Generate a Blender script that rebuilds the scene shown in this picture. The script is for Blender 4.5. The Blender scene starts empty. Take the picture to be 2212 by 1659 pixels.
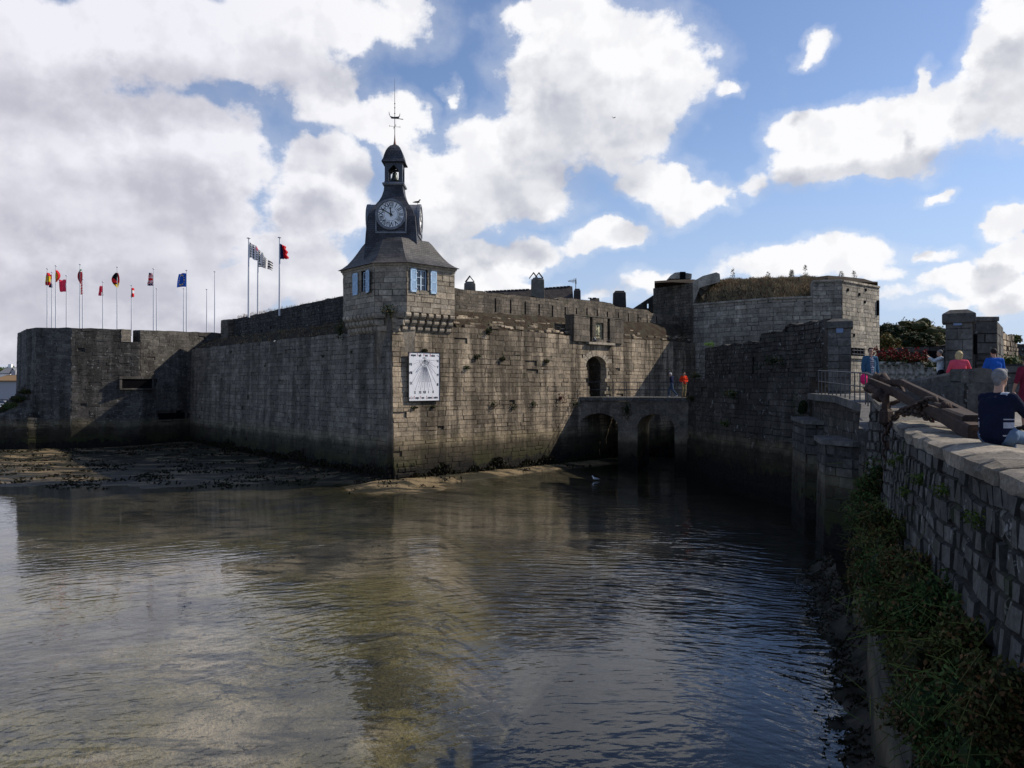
import bpy, math, random
from mathutils import Vector, Matrix, noise
R = math.radians
rnd = random.Random(7)
sc = bpy.context.scene
col = sc.collection
FPX = 1700.0                      # focal length, in units of a picture 2212 wide

def P(px, py, Y):                 # point at depth Y seen at (px, py)
    return Vector(((px-1106)/FPX*Y, Y, (829.5-py)/FPX*Y))
def PF(fx, fy, Y):                # same from 4096-wide coordinates
    return P(fx*.54004, fy*.54004, Y)
WATER = -5.64
SUN_AZ, SUN_EL = 76.0, 37.0

# ------------------------------------------------------------------ mesh builder
class MB:
    def __init__(s):
        s.v = []; s.f = []; s.t = []; s.m = []; s.M = Matrix.Identity(4); s.tint = (.5, .5, 0, 1); s.mi = 0
    def vert(s, p):
        s.v.append(tuple(s.M @ Vector(p))); return len(s.v)-1
    def face(s, idx, tint=None, mi=None):
        s.f.append(tuple(idx)); s.t.append(tint or s.tint); s.m.append(s.mi if mi is None else mi)
    def poly(s, pts, tint=None, mi=None):
        s.face([s.vert(p) for p in pts], tint, mi)
    def box(s, c, d, rot=0, tint=None, mi=None, bev=0, taper=1.0):
        cx, cy, cz = c; hx, hy, hz = d[0]/2, d[1]/2, d[2]/2
        ca, sa = math.cos(rot), math.sin(rot)
        def q(x, y, z): return (cx+x*ca-y*sa, cy+x*sa+y*ca, cz+z)
        if bev <= 0:
            a = [s.vert(q(x*hx, y*hy, -hz)) for x, y in ((-1,-1),(1,-1),(1,1),(-1,1))]
            b = [s.vert(q(x*hx*taper, y*hy*taper, hz)) for x, y in ((-1,-1),(1,-1),(1,1),(-1,1))]
            s.face(a[::-1], tint, mi); s.face(b, tint, mi)
            for i in range(4): s.face((a[i], a[(i+1)%4], b[(i+1)%4], b[i]), tint, mi)
        else:
            e = bev; rings = []
            for z, ins in ((-hz, e), (-hz+e, 0), (hz-e, 0), (hz, e)):
                k = 1 if z < 0 else taper
                X, Y = hx*k, hy*k
                pts = [(-X+ins, -Y+e*.6), (-X+e*.6, -Y+ins), (X-e*.6, -Y+ins), (X-ins, -Y+e*.6), (X-ins, Y-e*.6), (X-e*.6, Y-ins), (-X+e*.6, Y-ins), (-X+ins, Y-e*.6)]
                rings.append([s.vert(q(x, y, z)) for x, y in pts])
            s.face(rings[0][::-1], tint, mi); s.face(rings[3], tint, mi)
            for r in range(3):
                for i in range(8): s.face((rings[r][i], rings[r][(i+1)%8], rings[r+1][(i+1)%8], rings[r+1][i]), tint, mi)
    def ring(s, c, ax, r, n, ref=None):
        ax = Vector(ax).normalized()
        if ref is None: ref = Vector((0,0,1)) if abs(ax.z) < .9 else Vector((0,1,0))
        a = ax.cross(Vector(ref)).normalized(); b = ax.cross(a)
        rx, ry = (r, r) if not isinstance(r, tuple) else r
        return [s.vert(Vector(c)+a*math.cos(2*math.pi*i/n)*rx+b*math.sin(2*math.pi*i/n)*ry) for i in range(n)]
    def tube(s, pts, rs, n=8, tint=None, mi=None, closed=False, ref=None):
        pts = [Vector(p) for p in pts]
        if not isinstance(rs, (list,)): rs = [rs]*len(pts)
        rg = []
        for i, p in enumerate(pts):
            if closed: d = pts[(i+1)%len(pts)]-pts[i-1]
            else: d = pts[min(i+1, len(pts)-1)]-pts[max(i-1, 0)]
            rg.append(s.ring(p, d, rs[i], n, ref))
        m = len(pts)
        for k in range(m if closed else m-1):
            A, B = rg[k], rg[(k+1)%m]
            for i in range(n): s.face((A[i], A[(i+1)%n], B[(i+1)%n], B[i]), tint, mi)
        if not closed: s.face(rg[0][::-1], tint, mi); s.face(rg[-1], tint, mi)
    def lathe(s, c, prof, n=16, tint=None, mi=None, sx=1, sy=1):
        rg = [[s.vert((c[0]+r*math.cos(2*math.pi*i/n)*sx, c[1]+r*math.sin(2*math.pi*i/n)*sy, c[2]+z)) for i in range(n)] for r, z in prof]
        for A, B in zip(rg, rg[1:]):
            for i in range(n): s.face((A[i], A[(i+1)%n], B[(i+1)%n], B[i]), tint, mi)
        s.face(rg[0][::-1], tint, mi); s.face(rg[-1], tint, mi)
    def ball(s, c, r, n=10, m=7, tint=None, mi=None, rot=None, jit=0, seed=0):
        if not isinstance(r, tuple): r = (r, r, r)
        Rm = rot or Matrix.Identity(3); c = Vector(c); rows = []
        for j in range(m+1):
            th = math.pi*j/m; row = []
            for i in range(n):
                ph = 2*math.pi*i/n
                d = Vector((math.sin(th)*math.cos(ph), math.sin(th)*math.sin(ph), math.cos(th)))
                k = 1+jit*noise.noise(d*1.6+Vector((seed, seed*.7, 3.1)))
                if j in (0, m):
                    if i: row.append(row[0]); continue
                row.append(s.vert(c+Rm @ Vector((d.x*r[0]*k, d.y*r[1]*k, d.z*r[2]*k))))
            rows.append(row)
        for j in range(m):
            for i in range(n):
                q = [rows[j][i], rows[j+1][i], rows[j+1][(i+1)%n], rows[j][(i+1)%n]]
                u = []
                [u.append(x) for x in q if x not in u]
                if len(u) > 2: s.face(u, tint, mi)
    def loft(s, polys, tint=None, mi=None, cap=True):
        rg = [[s.vert(p) for p in q] for q in polys]; n = len(rg[0])
        for A, B in zip(rg, rg[1:]):
            for i in range(n): s.face((A[i], A[(i+1)%n], B[(i+1)%n], B[i]), tint, mi)
        if cap: s.face(rg[0][::-1], tint, mi); s.face(rg[-1], tint, mi)
    def prism(s, pts, z0, z1, tint=None, mi=None):
        s.loft([[(x, y, z0) for x, y in pts], [(x, y, z1) for x, y in pts]], tint, mi)
    def slab(s, pts2, c0, c1, tint=None, mi=None):      # polygon in local xy, extruded along local z
        s.loft([[(x, y, c0) for x, y in pts2], [(x, y, c1) for x, y in pts2]], tint, mi)
    def leaf(s, c, size, tint, nrm=None, mi=None, asp=.5, droop=0):
        a = Vector((rnd.gauss(0,1), rnd.gauss(0,1), rnd.gauss(0,1)-droop)).normalized()
        b = a.cross(Vector((rnd.gauss(0,1), rnd.gauss(0,1), rnd.gauss(0,1)))).normalized()
        c = Vector(c); a *= size; b *= size*asp
        s.poly([c-a*.5, c+b*.5, c+a*.5, c-b*.5], tint, mi)
    def build(s, name, mats, parent=None, smooth=False):
        me = bpy.data.meshes.new(name)
        off = Vector((0,0,0))
        if parent is not None: off = wloc(parent)
        me.from_pydata([(x-off.x, y-off.y, z-off.z) for x, y, z in s.v], [], s.f)
        if not isinstance(mats, (list, tuple)): mats = [mats]
        for m in mats: me.materials.append(m)
        n = len(me.polygons)
        if n == len(s.f):
            me.polygons.foreach_set('material_index', s.m)
            at = me.attributes.new('tint', 'FLOAT_COLOR', 'FACE')
            at.data.foreach_set('color', [c for t in s.t for c in t])
        if smooth: me.polygons.foreach_set('use_smooth', [True]*n)
        me.update()
        o = bpy.data.objects.new(name, me); col.objects.link(o)
        if parent is not None: o.parent = parent
        return o
def wloc(o):
    v = Vector((0,0,0))
    while o is not None: v += o.location; o = o.parent
    return v
def tag(o, label=None, cat=None, group=None, kind=None):
    if label: o['label'] = label
    if cat: o['category'] = cat
    if group: o['group'] = group
    if kind: o['kind'] = kind
    return o
def thing(name, label, cat, loc=(0,0,0), group=None):
    o = bpy.data.objects.new(name, None); col.objects.link(o); o.location = loc; o.empty_display_size = .3
    return tag(o, label, cat, group)
def structure(o): o['kind'] = 'structure'; return o
def tr(a, b, t): return a+(b-a)*t
def rt(lo=0., hi=1., b=0): return (rnd.uniform(lo, hi), rnd.random(), b, 1)

# ------------------------------------------------------------------ materials
def newmat(name):
    m = bpy.data.materials.new(name); m.use_nodes = True; nt = m.node_tree; nt.nodes.clear()
    return m, nt
class N:
    def __init__(s, nt): s.nt = nt
    def __call__(s, typ, inp=None, **kw):
        n = s.nt.nodes.new(typ)
        for k, v in kw.items(): setattr(n, k, v)
        for k, v in (inp or {}).items():
            i = n.inputs[k]
            if isinstance(v, bpy.types.NodeSocket): s.nt.links.new(v, i)
            elif isinstance(v, (tuple, list)) and len(v) == 3 and i.type == 'RGBA': i.default_value = (*v, 1)
            else: i.default_value = v
        return n
    def math(s, op, a, b=0., c=0., clamp=False):
        n = s('ShaderNodeMath', {0: a, 1: b, 2: c}, operation=op); n.use_clamp = clamp; return n.outputs[0]
    def vm(s, op, a, b=(0,0,0), c=(0,0,0)):
        n = s('ShaderNodeVectorMath', {0: a, 1: b}, operation=op)
        if op == 'MULTIPLY_ADD':
            if isinstance(c, bpy.types.NodeSocket): s.nt.links.new(c, n.inputs[2])
            else: n.inputs[2].default_value = c
        return n.outputs['Value'] if op in ('DOT_PRODUCT', 'LENGTH') else n.outputs[0]
    def noise(s, vec, scale, detail=4, rough=.55, dist=0.):
        return s('ShaderNodeTexNoise', {'Vector': vec, 'Scale': scale, 'Detail': detail, 'Roughness': rough, 'Distortion': dist}).outputs['Fac']
    def ramp(s, f, lo, hi, a=0., b=1., smooth=True):
        n = s('ShaderNodeMapRange', {'Value': f, 'From Min': lo, 'From Max': hi, 'To Min': a, 'To Max': b})
        n.interpolation_type = 'SMOOTHSTEP' if smooth else 'LINEAR'; return n.outputs[0]
    def mix(s, f, a, b, blend='MIX'):
        n = s.nt.nodes.new('ShaderNodeMix'); n.data_type = 'RGBA'; n.blend_type = blend
        for k, v in ((0, f), (6, a), (7, b)):
            i = n.inputs[k]
            if isinstance(v, bpy.types.NodeSocket): s.nt.links.new(v, i)
            elif isinstance(v, (tuple, list)): i.default_value = (*v[:3], 1)
            else: i.default_value = v
        return n.outputs[2]
    def scale(s, c, f):                                       # colour * value
        n = s.nt.nodes.new('ShaderNodeVectorMath'); n.operation = 'SCALE'
        if isinstance(c, bpy.types.NodeSocket): s.nt.links.new(c, n.inputs[0])
        else: n.inputs[0].default_value = c[:3]
        if isinstance(f, bpy.types.NodeSocket): s.nt.links.new(f, n.inputs['Scale'])
        else: n.inputs['Scale'].default_value = f
        return n.outputs[0]
def finish(nt, n, color, rough=.9, spec=.2, height=None, dist=.03, strength=.8, metal=0., extra=None):
    inp = {'Base Color': color, 'Roughness': rough, 'Specular IOR Level': spec, 'Metallic': metal}
    if height is not None:
        b = n('ShaderNodeBump', {'Height': height, 'Distance': dist, 'Strength': strength}); inp['Normal'] = b.outputs[0]
    inp.update(extra or {})
    p = n('ShaderNodeBsdfPrincipled', inp)
    n('ShaderNodeOutputMaterial', {'Surface': p.outputs[0]})
    return p

def stone(name, c1, c2, mortar, dark=.35, streak=.5, tide=True, lichen=0., moss=.15, gain=1., fine=1., tidez=-3.5, sc_=1.):
    m, nt = newmat(name); n = N(nt)
    pos = n('ShaderNodeNewGeometry').outputs['Position']
    at = n('ShaderNodeAttribute', attribute_name='tint'); sp = n('ShaderNodeSeparateColor', {0: at.outputs['Color']})
    tr_, tg, tb = sp.outputs[0], sp.outputs[1], sp.outputs[2]
    nf = n.noise(pos, 7*fine, 6, .68); nm = n.noise(pos, 1.3, 5, .6); nb = n.noise(pos, .33*sc_, 4, .6, .4)
    c = n.mix(tg, c1, c2)
    c = n.scale(c, n.ramp(tr_, 0, 1, .76, 1.18, False))
    c = n.scale(c, n.ramp(nf, .25, .75, .62, 1.35))
    c = n.scale(c, n.ramp(nm, .3, .7, .75, 1.2))
    mo = n.scale(mortar, n.ramp(n.noise(pos, 3.1, 3), .4, .62, .12, 1.1))
    c = n.mix(tb, c, mo)
    # rain streaks and soot: noise stretched along z
    pv = n.vm('MULTIPLY', pos, (1, 1, .09))
    ns = n.noise(pv, 1.15, 5, .62); ns2 = n.noise(pv, .42, 3, .6)
    st = n.math('MULTIPLY', n.ramp(n.math('ADD', ns, n.math('MULTIPLY', ns2, .7)), .75, .97), streak)
    st = n.math('MAXIMUM', st, n.math('MULTIPLY', n.ramp(nb, .50, .68), streak*.8))
    c = n.mix(st, c, n.scale(c, dark))
    if lichen > 0:
        l = n.math('MULTIPLY', n.ramp(n.noise(pos, 4.2, 4, .7), .60, .66), n.ramp(n.noise(pos, .9, 3), .42, .58))
        c = n.mix(n.math('MULTIPLY', l, lichen), c, (.34, .34, .33))
    if moss > 0:
        g = n.math('MULTIPLY', n.ramp(n.noise(pos, 1.9, 5, .65), .56, .68), moss)
        c = n.mix(g, c, (.03, .042, .012))
    h = n.math('ADD', n.math('MULTIPLY', nf, .6), n.math('MULTIPLY', n.noise(pos, 26*fine, 3), .25))
    rough = .93
    if tide:
        z = n('ShaderNodeSeparateXYZ', {0: pos}).outputs[2]
        zz = n.math('ADD', z, n.math('MULTIPLY', n.math('SUBTRACT', n.noise(n.vm('MULTIPLY', pos, (1, 1, .3)), .9, 4, .65), .5), .9))
        c = n.mix(n.ramp(zz, tidez+.75, tidez+.15, 0, .35), c, n.scale((.19, .155, .08), n.ramp(nm, .3, .7, .6, 1.2)))
        c = n.mix(n.ramp(zz, tidez+.18, tidez-.25), c, n.scale(c, .36))
        c = n.mix(n.ramp(zz, tidez-.2, tidez-1.3, 0, .9), c, n.mix(n.ramp(n.noise(pos, .5, 3), .4, .6), (.010, .008, .006), (.026, .028, .008)))
        zr = n.math('ADD', z, n.math('MULTIPLY', n.math('SUBTRACT', n.noise(n.vm('MULTIPLY', pos, (1, 1, .5)), 1.6, 5, .7), .5), 2.2))
        c = n.mix(n.ramp(zr, tidez-1.2, tidez-1.35), c, n.scale((.006, .005, .004), n.ramp(nf, .3, .7, .3, 2.5)))
    c = n.scale(c, gain)
    finish(nt, n, c, rough, .25, h, .035, .9)
    return m
def plain(name, c, rough=.8, spec=.3, metal=0., var=.15, scale=6., bump=.0, c2=None):
    m, nt = newmat(name); n = N(nt)
    pos = n('ShaderNodeTexCoord').outputs['Object']
    f = n.noise(pos, scale, 5, .6)
    if c2: cc = n.mix(n.ramp(f, .35, .65), c, c2)
    else: cc = n.scale(c, n.ramp(f, .2, .8, 1-var, 1+var))
    finish(nt, n, cc, rough, spec, f if bump else None, bump, 1., metal)
    return m
def leafmat(name, a, b, c3=None, rough=.75):
    m, nt = newmat(name); n = N(nt)
    at = n('ShaderNodeAttribute', attribute_name='tint'); sp = n('ShaderNodeSeparateColor', {0: at.outputs['Color']})
    c = n.mix(sp.outputs[0], a, b)
    if c3: c = n.mix(n.ramp(sp.outputs[1], .72, .8), c, c3)
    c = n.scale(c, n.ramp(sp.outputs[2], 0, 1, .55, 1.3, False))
    finish(nt, n, c, rough, .15)
    return m

M = {}
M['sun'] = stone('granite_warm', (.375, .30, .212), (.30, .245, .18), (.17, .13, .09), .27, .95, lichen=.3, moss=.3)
M['shade'] = stone('granite_shaded', (.245, .21, .165), (.19, .165, .135), (.21, .185, .15), .38, .75, lichen=.35, moss=.25)  # darker copy of the granite, shade of this wall put into the colour
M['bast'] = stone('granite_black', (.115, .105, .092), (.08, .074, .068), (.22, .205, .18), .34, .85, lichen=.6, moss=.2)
M['turret'] = stone('granite_turret', (.36, .30, .225), (.28, .245, .195), (.10, .085, .065), .55, .35, tide=False, lichen=.1, moss=.06)
M['upper'] = stone('rubble_parapet', (.18, .15, .115), (.13, .112, .09), (.13, .11, .085), .35, .7, tide=False, lichen=.15, moss=.35)
M['bigb'] = stone('granite_pale', (.37, .33, .265), (.29, .265, .22), (.16, .145, .12), .42, .6, tide=False, lichen=.05, moss=.12)
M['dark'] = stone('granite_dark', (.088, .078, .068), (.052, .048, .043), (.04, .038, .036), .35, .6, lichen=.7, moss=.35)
M['near'] = stone('quay_granite', (.135, .128, .12), (.08, .078, .074), (.02, .02, .016), .35, .75, lichen=.8, moss=.5, fine=2.2, tidez=-4.4)
M['cope'] = stone('coping_granite', (.29, .25, .195), (.17, .157, .14), (.03, .028, .022), .55, .5, tide=False, lichen=.35, moss=.2, fine=3.)
M['pillar'] = stone('pillar_granite', (.125, .118, .108), (.085, .082, .078), (.04, .04, .04), .5, .5, tide=False, lichen=.4, moss=.2)
M['apron'] = stone('concrete_apron', (.085, .078, .062), (.07, .064, .052), (.02, .02, .02), .6, .6, lichen=.1, moss=.2, tidez=-4.9)
def slate_mat(name, a, b, lich):
    m, nt = newmat(name); n = N(nt)
    pos = n('ShaderNodeNewGeometry').outputs['Position']
    s3 = n('ShaderNodeSeparateXYZ', {0: pos})
    u = n.math('ADD', s3.outputs[0], n.math('MULTIPLY', s3.outputs[1], .83))
    uv = n('ShaderNodeCombineXYZ', {0: u, 1: s3.outputs[2]}).outputs[0]
    br = n('ShaderNodeTexBrick', {'Vector': uv, 'Color1': (0, 0, 0), 'Color2': (1, 1, 1), 'Mortar': (.5, .5, .5), 'Scale': 1., 'Mortar Size': .008, 'Brick Width': .2, 'Row Height': .125})
    c = n.mix(br.outputs['Color'], a, b)
    c = n.mix(br.outputs['Fac'], c, (.012, .012, .014))
    c = n.scale(c, n.ramp(n.noise(pos, 1.1, 5, .65), .3, .7, .6, 1.35))
    c = n.mix(n.math('MULTIPLY', n.ramp(n.noise(pos, 2.1, 6, .7), .55, .7), lich), c, (.20, .19, .14))
    h = n.math('ADD', n.math('MULTIPLY', br.outputs['Fac'], -1.), n.math('MULTIPLY', n.noise(pos, 9, 3), .5))
    finish(nt, n, c, .62, .35, h, .03, .8)
    return m
M['slate'] = slate_mat('slate', (.062, .064, .075), (.038, .040, .050), .12)
M['slate_old'] = slate_mat('slate_weathered', (.085, .079, .075), (.052, .05, .05), .35)
M['lead'] = plain('lead_flashing', (.17, .175, .19), .55, .4, .3, .35, 4)
M['zinc'] = plain('dark_zinc', (.06, .064, .075), .5, .4, .3, .3, 5)
M['iron'] = plain('dark_iron', (.035, .035, .037), .6, .4, .5, .3)
M['rail'] = plain('railing_paint', (.055, .058, .066), .5, .4, .2, .25)
M['bronze'] = plain('bell_bronze', (.05, .06, .055), .45, .5, .6, .3)
M['copper'] = plain('copper_spire', (.16, .09, .07), .6, .4, .3, .3)
M['dial'] = plain('enamel_dial', (.88, .88, .87), .4, .4, 0, .06)
M['black'] = plain('black_paint', (.012, .012, .014), .5, .3)
M['ink'] = plain('grey_ink', (.10, .10, .12), .6, .2)
M['redink'] = plain('red_ink', (.45, .10, .10), .6, .2)
M['board'] = plain('sundial_board', (.66, .67, .71), .5, .3, 0, .06, 2)
M['shutter'] = plain('pale_blue_paint', (.42, .58, .74), .5, .3, 0, .1)
M['winframe'] = plain('window_paint', (.40, .50, .60), .5, .3, 0, .1)
def glassy(name, c):
    m, nt = newmat(name); n = N(nt); finish(nt, n, c, .06, .7); return m
M['pane'] = glassy('window_glass', (.035, .045, .06))
M['void'] = plain('dark_void', (.006, .006, .007), 1., 0.)  # solid near-black fill: the shade inside slits and openings put into colour
M['pole'] = plain('white_pole', (.62, .63, .66), .4, .4, 0, .05)
M['whitewall'] = plain('white_render', (.74, .73, .71), .8, .1, 0, .06)
M['greywall'] = plain('grey_render', (.34, .34, .36), .8, .1, 0, .08)
M['roofslate'] = plain('roof_slate_far', (.15, .155, .17), .7, .2, 0, .2)
M['roofrust'] = plain('roof_lichen', (.20, .13, .07), .8, .1, 0, .3)
M['rooftile'] = plain('roof_dark', (.06, .052, .048), .85, .1, 0, .4, 3)
M['render'] = plain('chimney_render', (.15, .135, .115), .9, .1, 0, .4, 2)
M['grass'] = leafmat('dry_grass', (.34, .28, .17), (.13, .115, .06), (.20, .09, .05))
M['earth'] = plain('turf_earth', (.05, .045, .032), .95, .05, 0, .5, 2, .05, (.035, .024, .018))
M['leaf'] = leafmat('green_leaf', (.035, .065, .016), (.085, .12, .03), (.13, .085, .03))
M['leafdark'] = leafmat('dark_leaf', (.016, .03, .010), (.045, .062, .020), (.10, .055, .022))
M['leaftree'] = leafmat('tree_leaf', (.07, .075, .025), (.15, .13, .045), (.22, .13, .045))
M['leafbright'] = leafmat('fresh_leaf', (.13, .24, .025), (.22, .34, .05))
M['redflower'] = leafmat('red_flower', (.24, .015, .015), (.12, .01, .015), (.03, .05, .015))
M['bark'] = plain('bark', (.06, .045, .03), .9, .1, 0, .3)
M['weed'] = leafmat('seaweed', (.010, .009, .005), (.035, .028, .012), (.05, .05, .02))
def rust():
    m, nt = newmat('rusted_iron'); n = N(nt)
    pos = n('ShaderNodeTexCoord').outputs['Object']
    f = n.noise(pos, 5, 6, .7); g = n.noise(pos, 28, 4, .7)
    c = n.mix(n.ramp(f, .35, .65), (.030, .021, .018), (.058, .033, .023))
    c = n.scale(c, n.ramp(g, .3, .7, .6, 1.35))
    finish(nt, n, c, .85, .25, n.math('ADD', g, f), .012, .9); return m
M['rust'] = rust()
M['hang0'] = leafmat('samphire_green', (.025, .05, .014), (.07, .11, .028), (.09, .05, .02))
M['hang1'] = leafmat('samphire_olive', (.035, .045, .012), (.085, .10, .025), (.10, .055, .02))
M['hang2'] = leafmat('samphire_brown', (.035, .038, .014), (.07, .075, .02), (.12, .06, .025))
M['moss'] = leafmat('moss_green', (.04, .07, .01), (.08, .11, .015))
M['vault'] = stone('vault_stone_bounce_tint', (.70, .58, .37), (.5, .42, .27), (.3, .25, .17), .6, .3, moss=.3)  # stone lightened: water-reflected light on the arch reveals put into the colour
M['urn'] = plain('mottled_urn', (.38, .37, .34), .9, .1, 0, .5, 5, .02, c2=(.07, .075, .06))
M['near_rock'] = plain('weedy_rock', (.035, .03, .022), .85, .2, 0, .6, 3, .05)
M['bed2'] = plain('quay_concrete', (.35, .34, .32), .9, .1, 0, .2, .3)
M['whitewall2'] = plain('pale_render', (.55, .57, .62), .8, .1, 0, .06)
M['redtuft'] = leafmat('red_creeper', (.10, .03, .025), (.06, .05, .02), (.16, .04, .03))
M['bridge'] = stone('bridge_granite', (.19, .165, .135), (.14, .125, .105), (.06, .052, .042), .4, .6, lichen=.3, moss=.3, tidez=-3.9)
# ------------------------------------------------------------------ masonry
class Path:
    def __init__(s, pts):
        s.p = [Vector(q) for q in pts]; s.u = [0.]
        for a, b in zip(s.p, s.p[1:]): s.u.append(s.u[-1]+(b-a).length)
        s.L = s.u[-1]
    def seg(s, u):
        for i in range(len(s.p)-1):
            if u <= s.u[i+1]+1e-6 or i == len(s.p)-2: return i
    def nrm(s, i):
        d = (s.p[i+1]-s.p[i]).normalized(); return Vector((d.y, -d.x))
    def at(s, u, off=0.):
        i = s.seg(u); a, b = s.p[i], s.p[i+1]; t = (u-s.u[i])/max(1e-9, s.u[i+1]-s.u[i])
        q = a+(b-a)*t; nv = s.nrm(i)
        # mitre at corners
        if abs(u-s.u[i+1]) < 1e-4 and i+2 < len(s.p):
            n2 = s.nrm(i+1); k = (nv+n2); nv = k/max(.3, k.length_squared)*2*1.0
        elif abs(u-s.u[i]) < 1e-4 and i > 0:
            n2 = s.nrm(i-1); k = (nv+n2); nv = k/max(.3, k.length_squared)*2*1.0
        return q+nv*off
def fz(z): return z if callable(z) else (lambda u, z=z: z)
def masonry(mb, pts, zb, zt, ch=.34, sw=.62, relief=.05, gap=.018, jit=.03, batter=0., skip=None, slits=None, seed=0,
            thick=1.0, backing=.07, cap=True, ends=True, base_tint=0., rag=0., backskip=None, capst=True):
    """a wall face of separate stones in mortar, on the right-hand side of the path; closed by a top, ends and a backing"""
    rg = random.Random(seed+11); path = Path(pts) if not isinstance(pts, Path) else pts
    zbf, ztf = fz(zb), fz(zt)
    us = [i*path.L/40 for i in range(41)]
    zmin = min(zbf(u) for u in us); zmax = max(ztf(u) for u in us)
    def W(u, z, off):
        ju = noise.noise(Vector((u*1.3, z*1.9, seed+.5)))*jit*1.6 if 1e-3 < u < path.L-1e-3 and min(abs(u-q) for q in path.u) > 1e-3 else 0
        jz = noise.noise(Vector((u*.9, z*1.1, seed+7.5)))*jit
        uu = min(max(u+ju, 0), path.L)
        zc = min(max(z+jz, zbf(u)), ztf(u)+rag*noise.noise(Vector((u*1.2, seed, 0))))
        q = path.at(uu if ju else u, off+batter*(zmax-zc)); return (q.x, q.y, zc)
    z = zmin
    while z < zmax-.02:
        h = ch*rg.uniform(.78, 1.25)
        if zmax-(z+h) < ch*.4: h = zmax-z
        z1 = z+h; zc = (z+z1)/2
        cuts = set(round(q, 4) for q in path.u); fixed = sorted(cuts)
        if slits:
            for (su, w, s0, s1) in slits:
                if s0 < zc < s1: fixed += [su-w/2, su+w/2]
            fixed = sorted(fixed)
        bounds = []
        for a, b in zip(fixed, fixed[1:]):
            u = a; bounds.append(a); first = True
            while True:
                w = sw*rg.uniform(.6, 1.45)*(rg.uniform(.5, 1) if first else 1); first = False
                if u+w > b-sw*.35: break
                u += w; bounds.append(u)
        bounds.append(fixed[-1])
        for a, b in zip(bounds, bounds[1:]):
            uc = (a+b)/2
            if ztf(uc) <= z+.03 or zbf(uc) >= z1-.03: continue
            if slits and any(s0 < zc < s1 and abs(uc-su) < w/2+.001 and (b-a) < w+.01 for su, w, s0, s1 in slits): continue
            if skip and skip(uc, zc): continue
            tone = rg.uniform(0, 1)**1.2; hue = rg.random()
            o = [mb.vert(W(x, y, 0)) for x, y in ((a, z), (b, z), (b, z1), (a, z1))]
            g = gap*(rg.uniform(.6, 1.5) if rg.random() < .85 else 3.); rl = relief*rg.uniform(.25, 1.1)
            if rg.random() < .012: rl = -relief*2.; tone *= .3
            gg = min(g, (b-a)*.3, h*.3)
            tl = [rl+relief*rg.uniform(-.2, .2) for _ in range(4)]
            jj = [(rg.uniform(0, .8)*gg, rg.uniform(0, .8)*gg) for _ in range(4)]
            def WI(x, y, off):
                q = W(x, y, off); return q
            ii = [mb.vert(WI(a+gg+jj[0][0], z+gg+jj[0][1], tl[0])), mb.vert(WI(b-gg-jj[1][0], z+gg+jj[1][1], tl[1])),
                  mb.vert(WI(b-gg-jj[2][0], z1-gg-jj[2][1], tl[2])), mb.vert(WI(a+gg+jj[3][0], z1-gg-jj[3][1], tl[3]))]
            mb.face(ii, (tone, hue, 0, 1))
            for k in range(4): mb.face((o[k], o[(k+1)%4], ii[(k+1)%4], ii[k]), (tone*.8, hue, .75, 1))
        z = z1
    # backing, cap, back and ends
    uu = sorted(set([round(q, 4) for q in path.u]+[round(k*path.L/max(1, int(path.L/.6)), 4) for k in range(max(1, int(path.L/.6))+1)]))
    for a, b in zip(uu, uu[1:]):
        mid = (a+b)/2
        A0, B0 = W(a, 1e6, 0), W(b, 1e6, 0)
        def X(u, z, off): q = path.at(u, off+batter*(zmax-z)); return (q.x, q.y, z)
        if backing is not None and not (backskip and backskip(mid)):
            mb.poly([X(a, zbf(a), -backing), X(b, zbf(b), -backing), X(b, B0[2], -backing), X(a, A0[2], -backing)], (.3, .5, .9, 1))
        if cap:
            nn = 3 if capst else 1
            for k in range(nn):
                t0, t1 = -thick*k/nn, -thick*(k+1)/nn
                qa0, qb0 = path.at(a, t0+(batter*(zmax-A0[2]) if k == 0 else 0)), path.at(b, t0+(batter*(zmax-B0[2]) if k == 0 else 0))
                qa1, qb1 = path.at(a, t1), path.at(b, t1)
                dz = [noise.noise(Vector((a*2, k*3.3+seed, 1)))*rag*.5 if k else 0, noise.noise(Vector((b*2, k*3.3+seed, 1)))*rag*.5 if k else 0,
                      noise.noise(Vector((b*2, (k+1)*3.3+seed, 1)))*rag*.5, noise.noise(Vector((a*2, (k+1)*3.3+seed, 1)))*rag*.5]
                mb.poly([(qa0.x, qa0.y, A0[2]+dz[0]), (qb0.x, qb0.y, B0[2]+dz[1]), (qb1.x, qb1.y, B0[2]+dz[2]), (qa1.x, qa1.y, A0[2]+dz[3])], (rg.uniform(.2, 1), rg.random(), 0, 1))
            q1, q0 = path.at(b, -thick), path.at(a, -thick)
            mb.poly([(q1.x, q1.y, zbf(b)), (q0.x, q0.y, zbf(a)), (q0.x, q0.y, A0[2]), (q1.x, q1.y, B0[2])], (.4, .5, 0, 1))
    if ends and cap:
        for u in (0., path.L):
            p0, p1 = path.at(u, batter*(zmax-zbf(u))), path.at(u, -thick)
            pt = path.at(u, batter*(zmax-ztf(u)))
            q = [(p0.x, p0.y, zbf(u)), (p1.x, p1.y, zbf(u)), (p1.x, p1.y, ztf(u)), (pt.x, pt.y, ztf(u))]
            if u == 0: q = q[::-1]
            mb.poly(q, (.4, .5, 0, 1))
def frameM(o, t, up=(0,0,1)):
    t = Vector((t[0], t[1], 0)).normalized(); up = Vector(up); nn = t.cross(up)
    m = Matrix((t, up, nn)).transposed().to_4x4(); m.translation = Vector(o); return m

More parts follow.
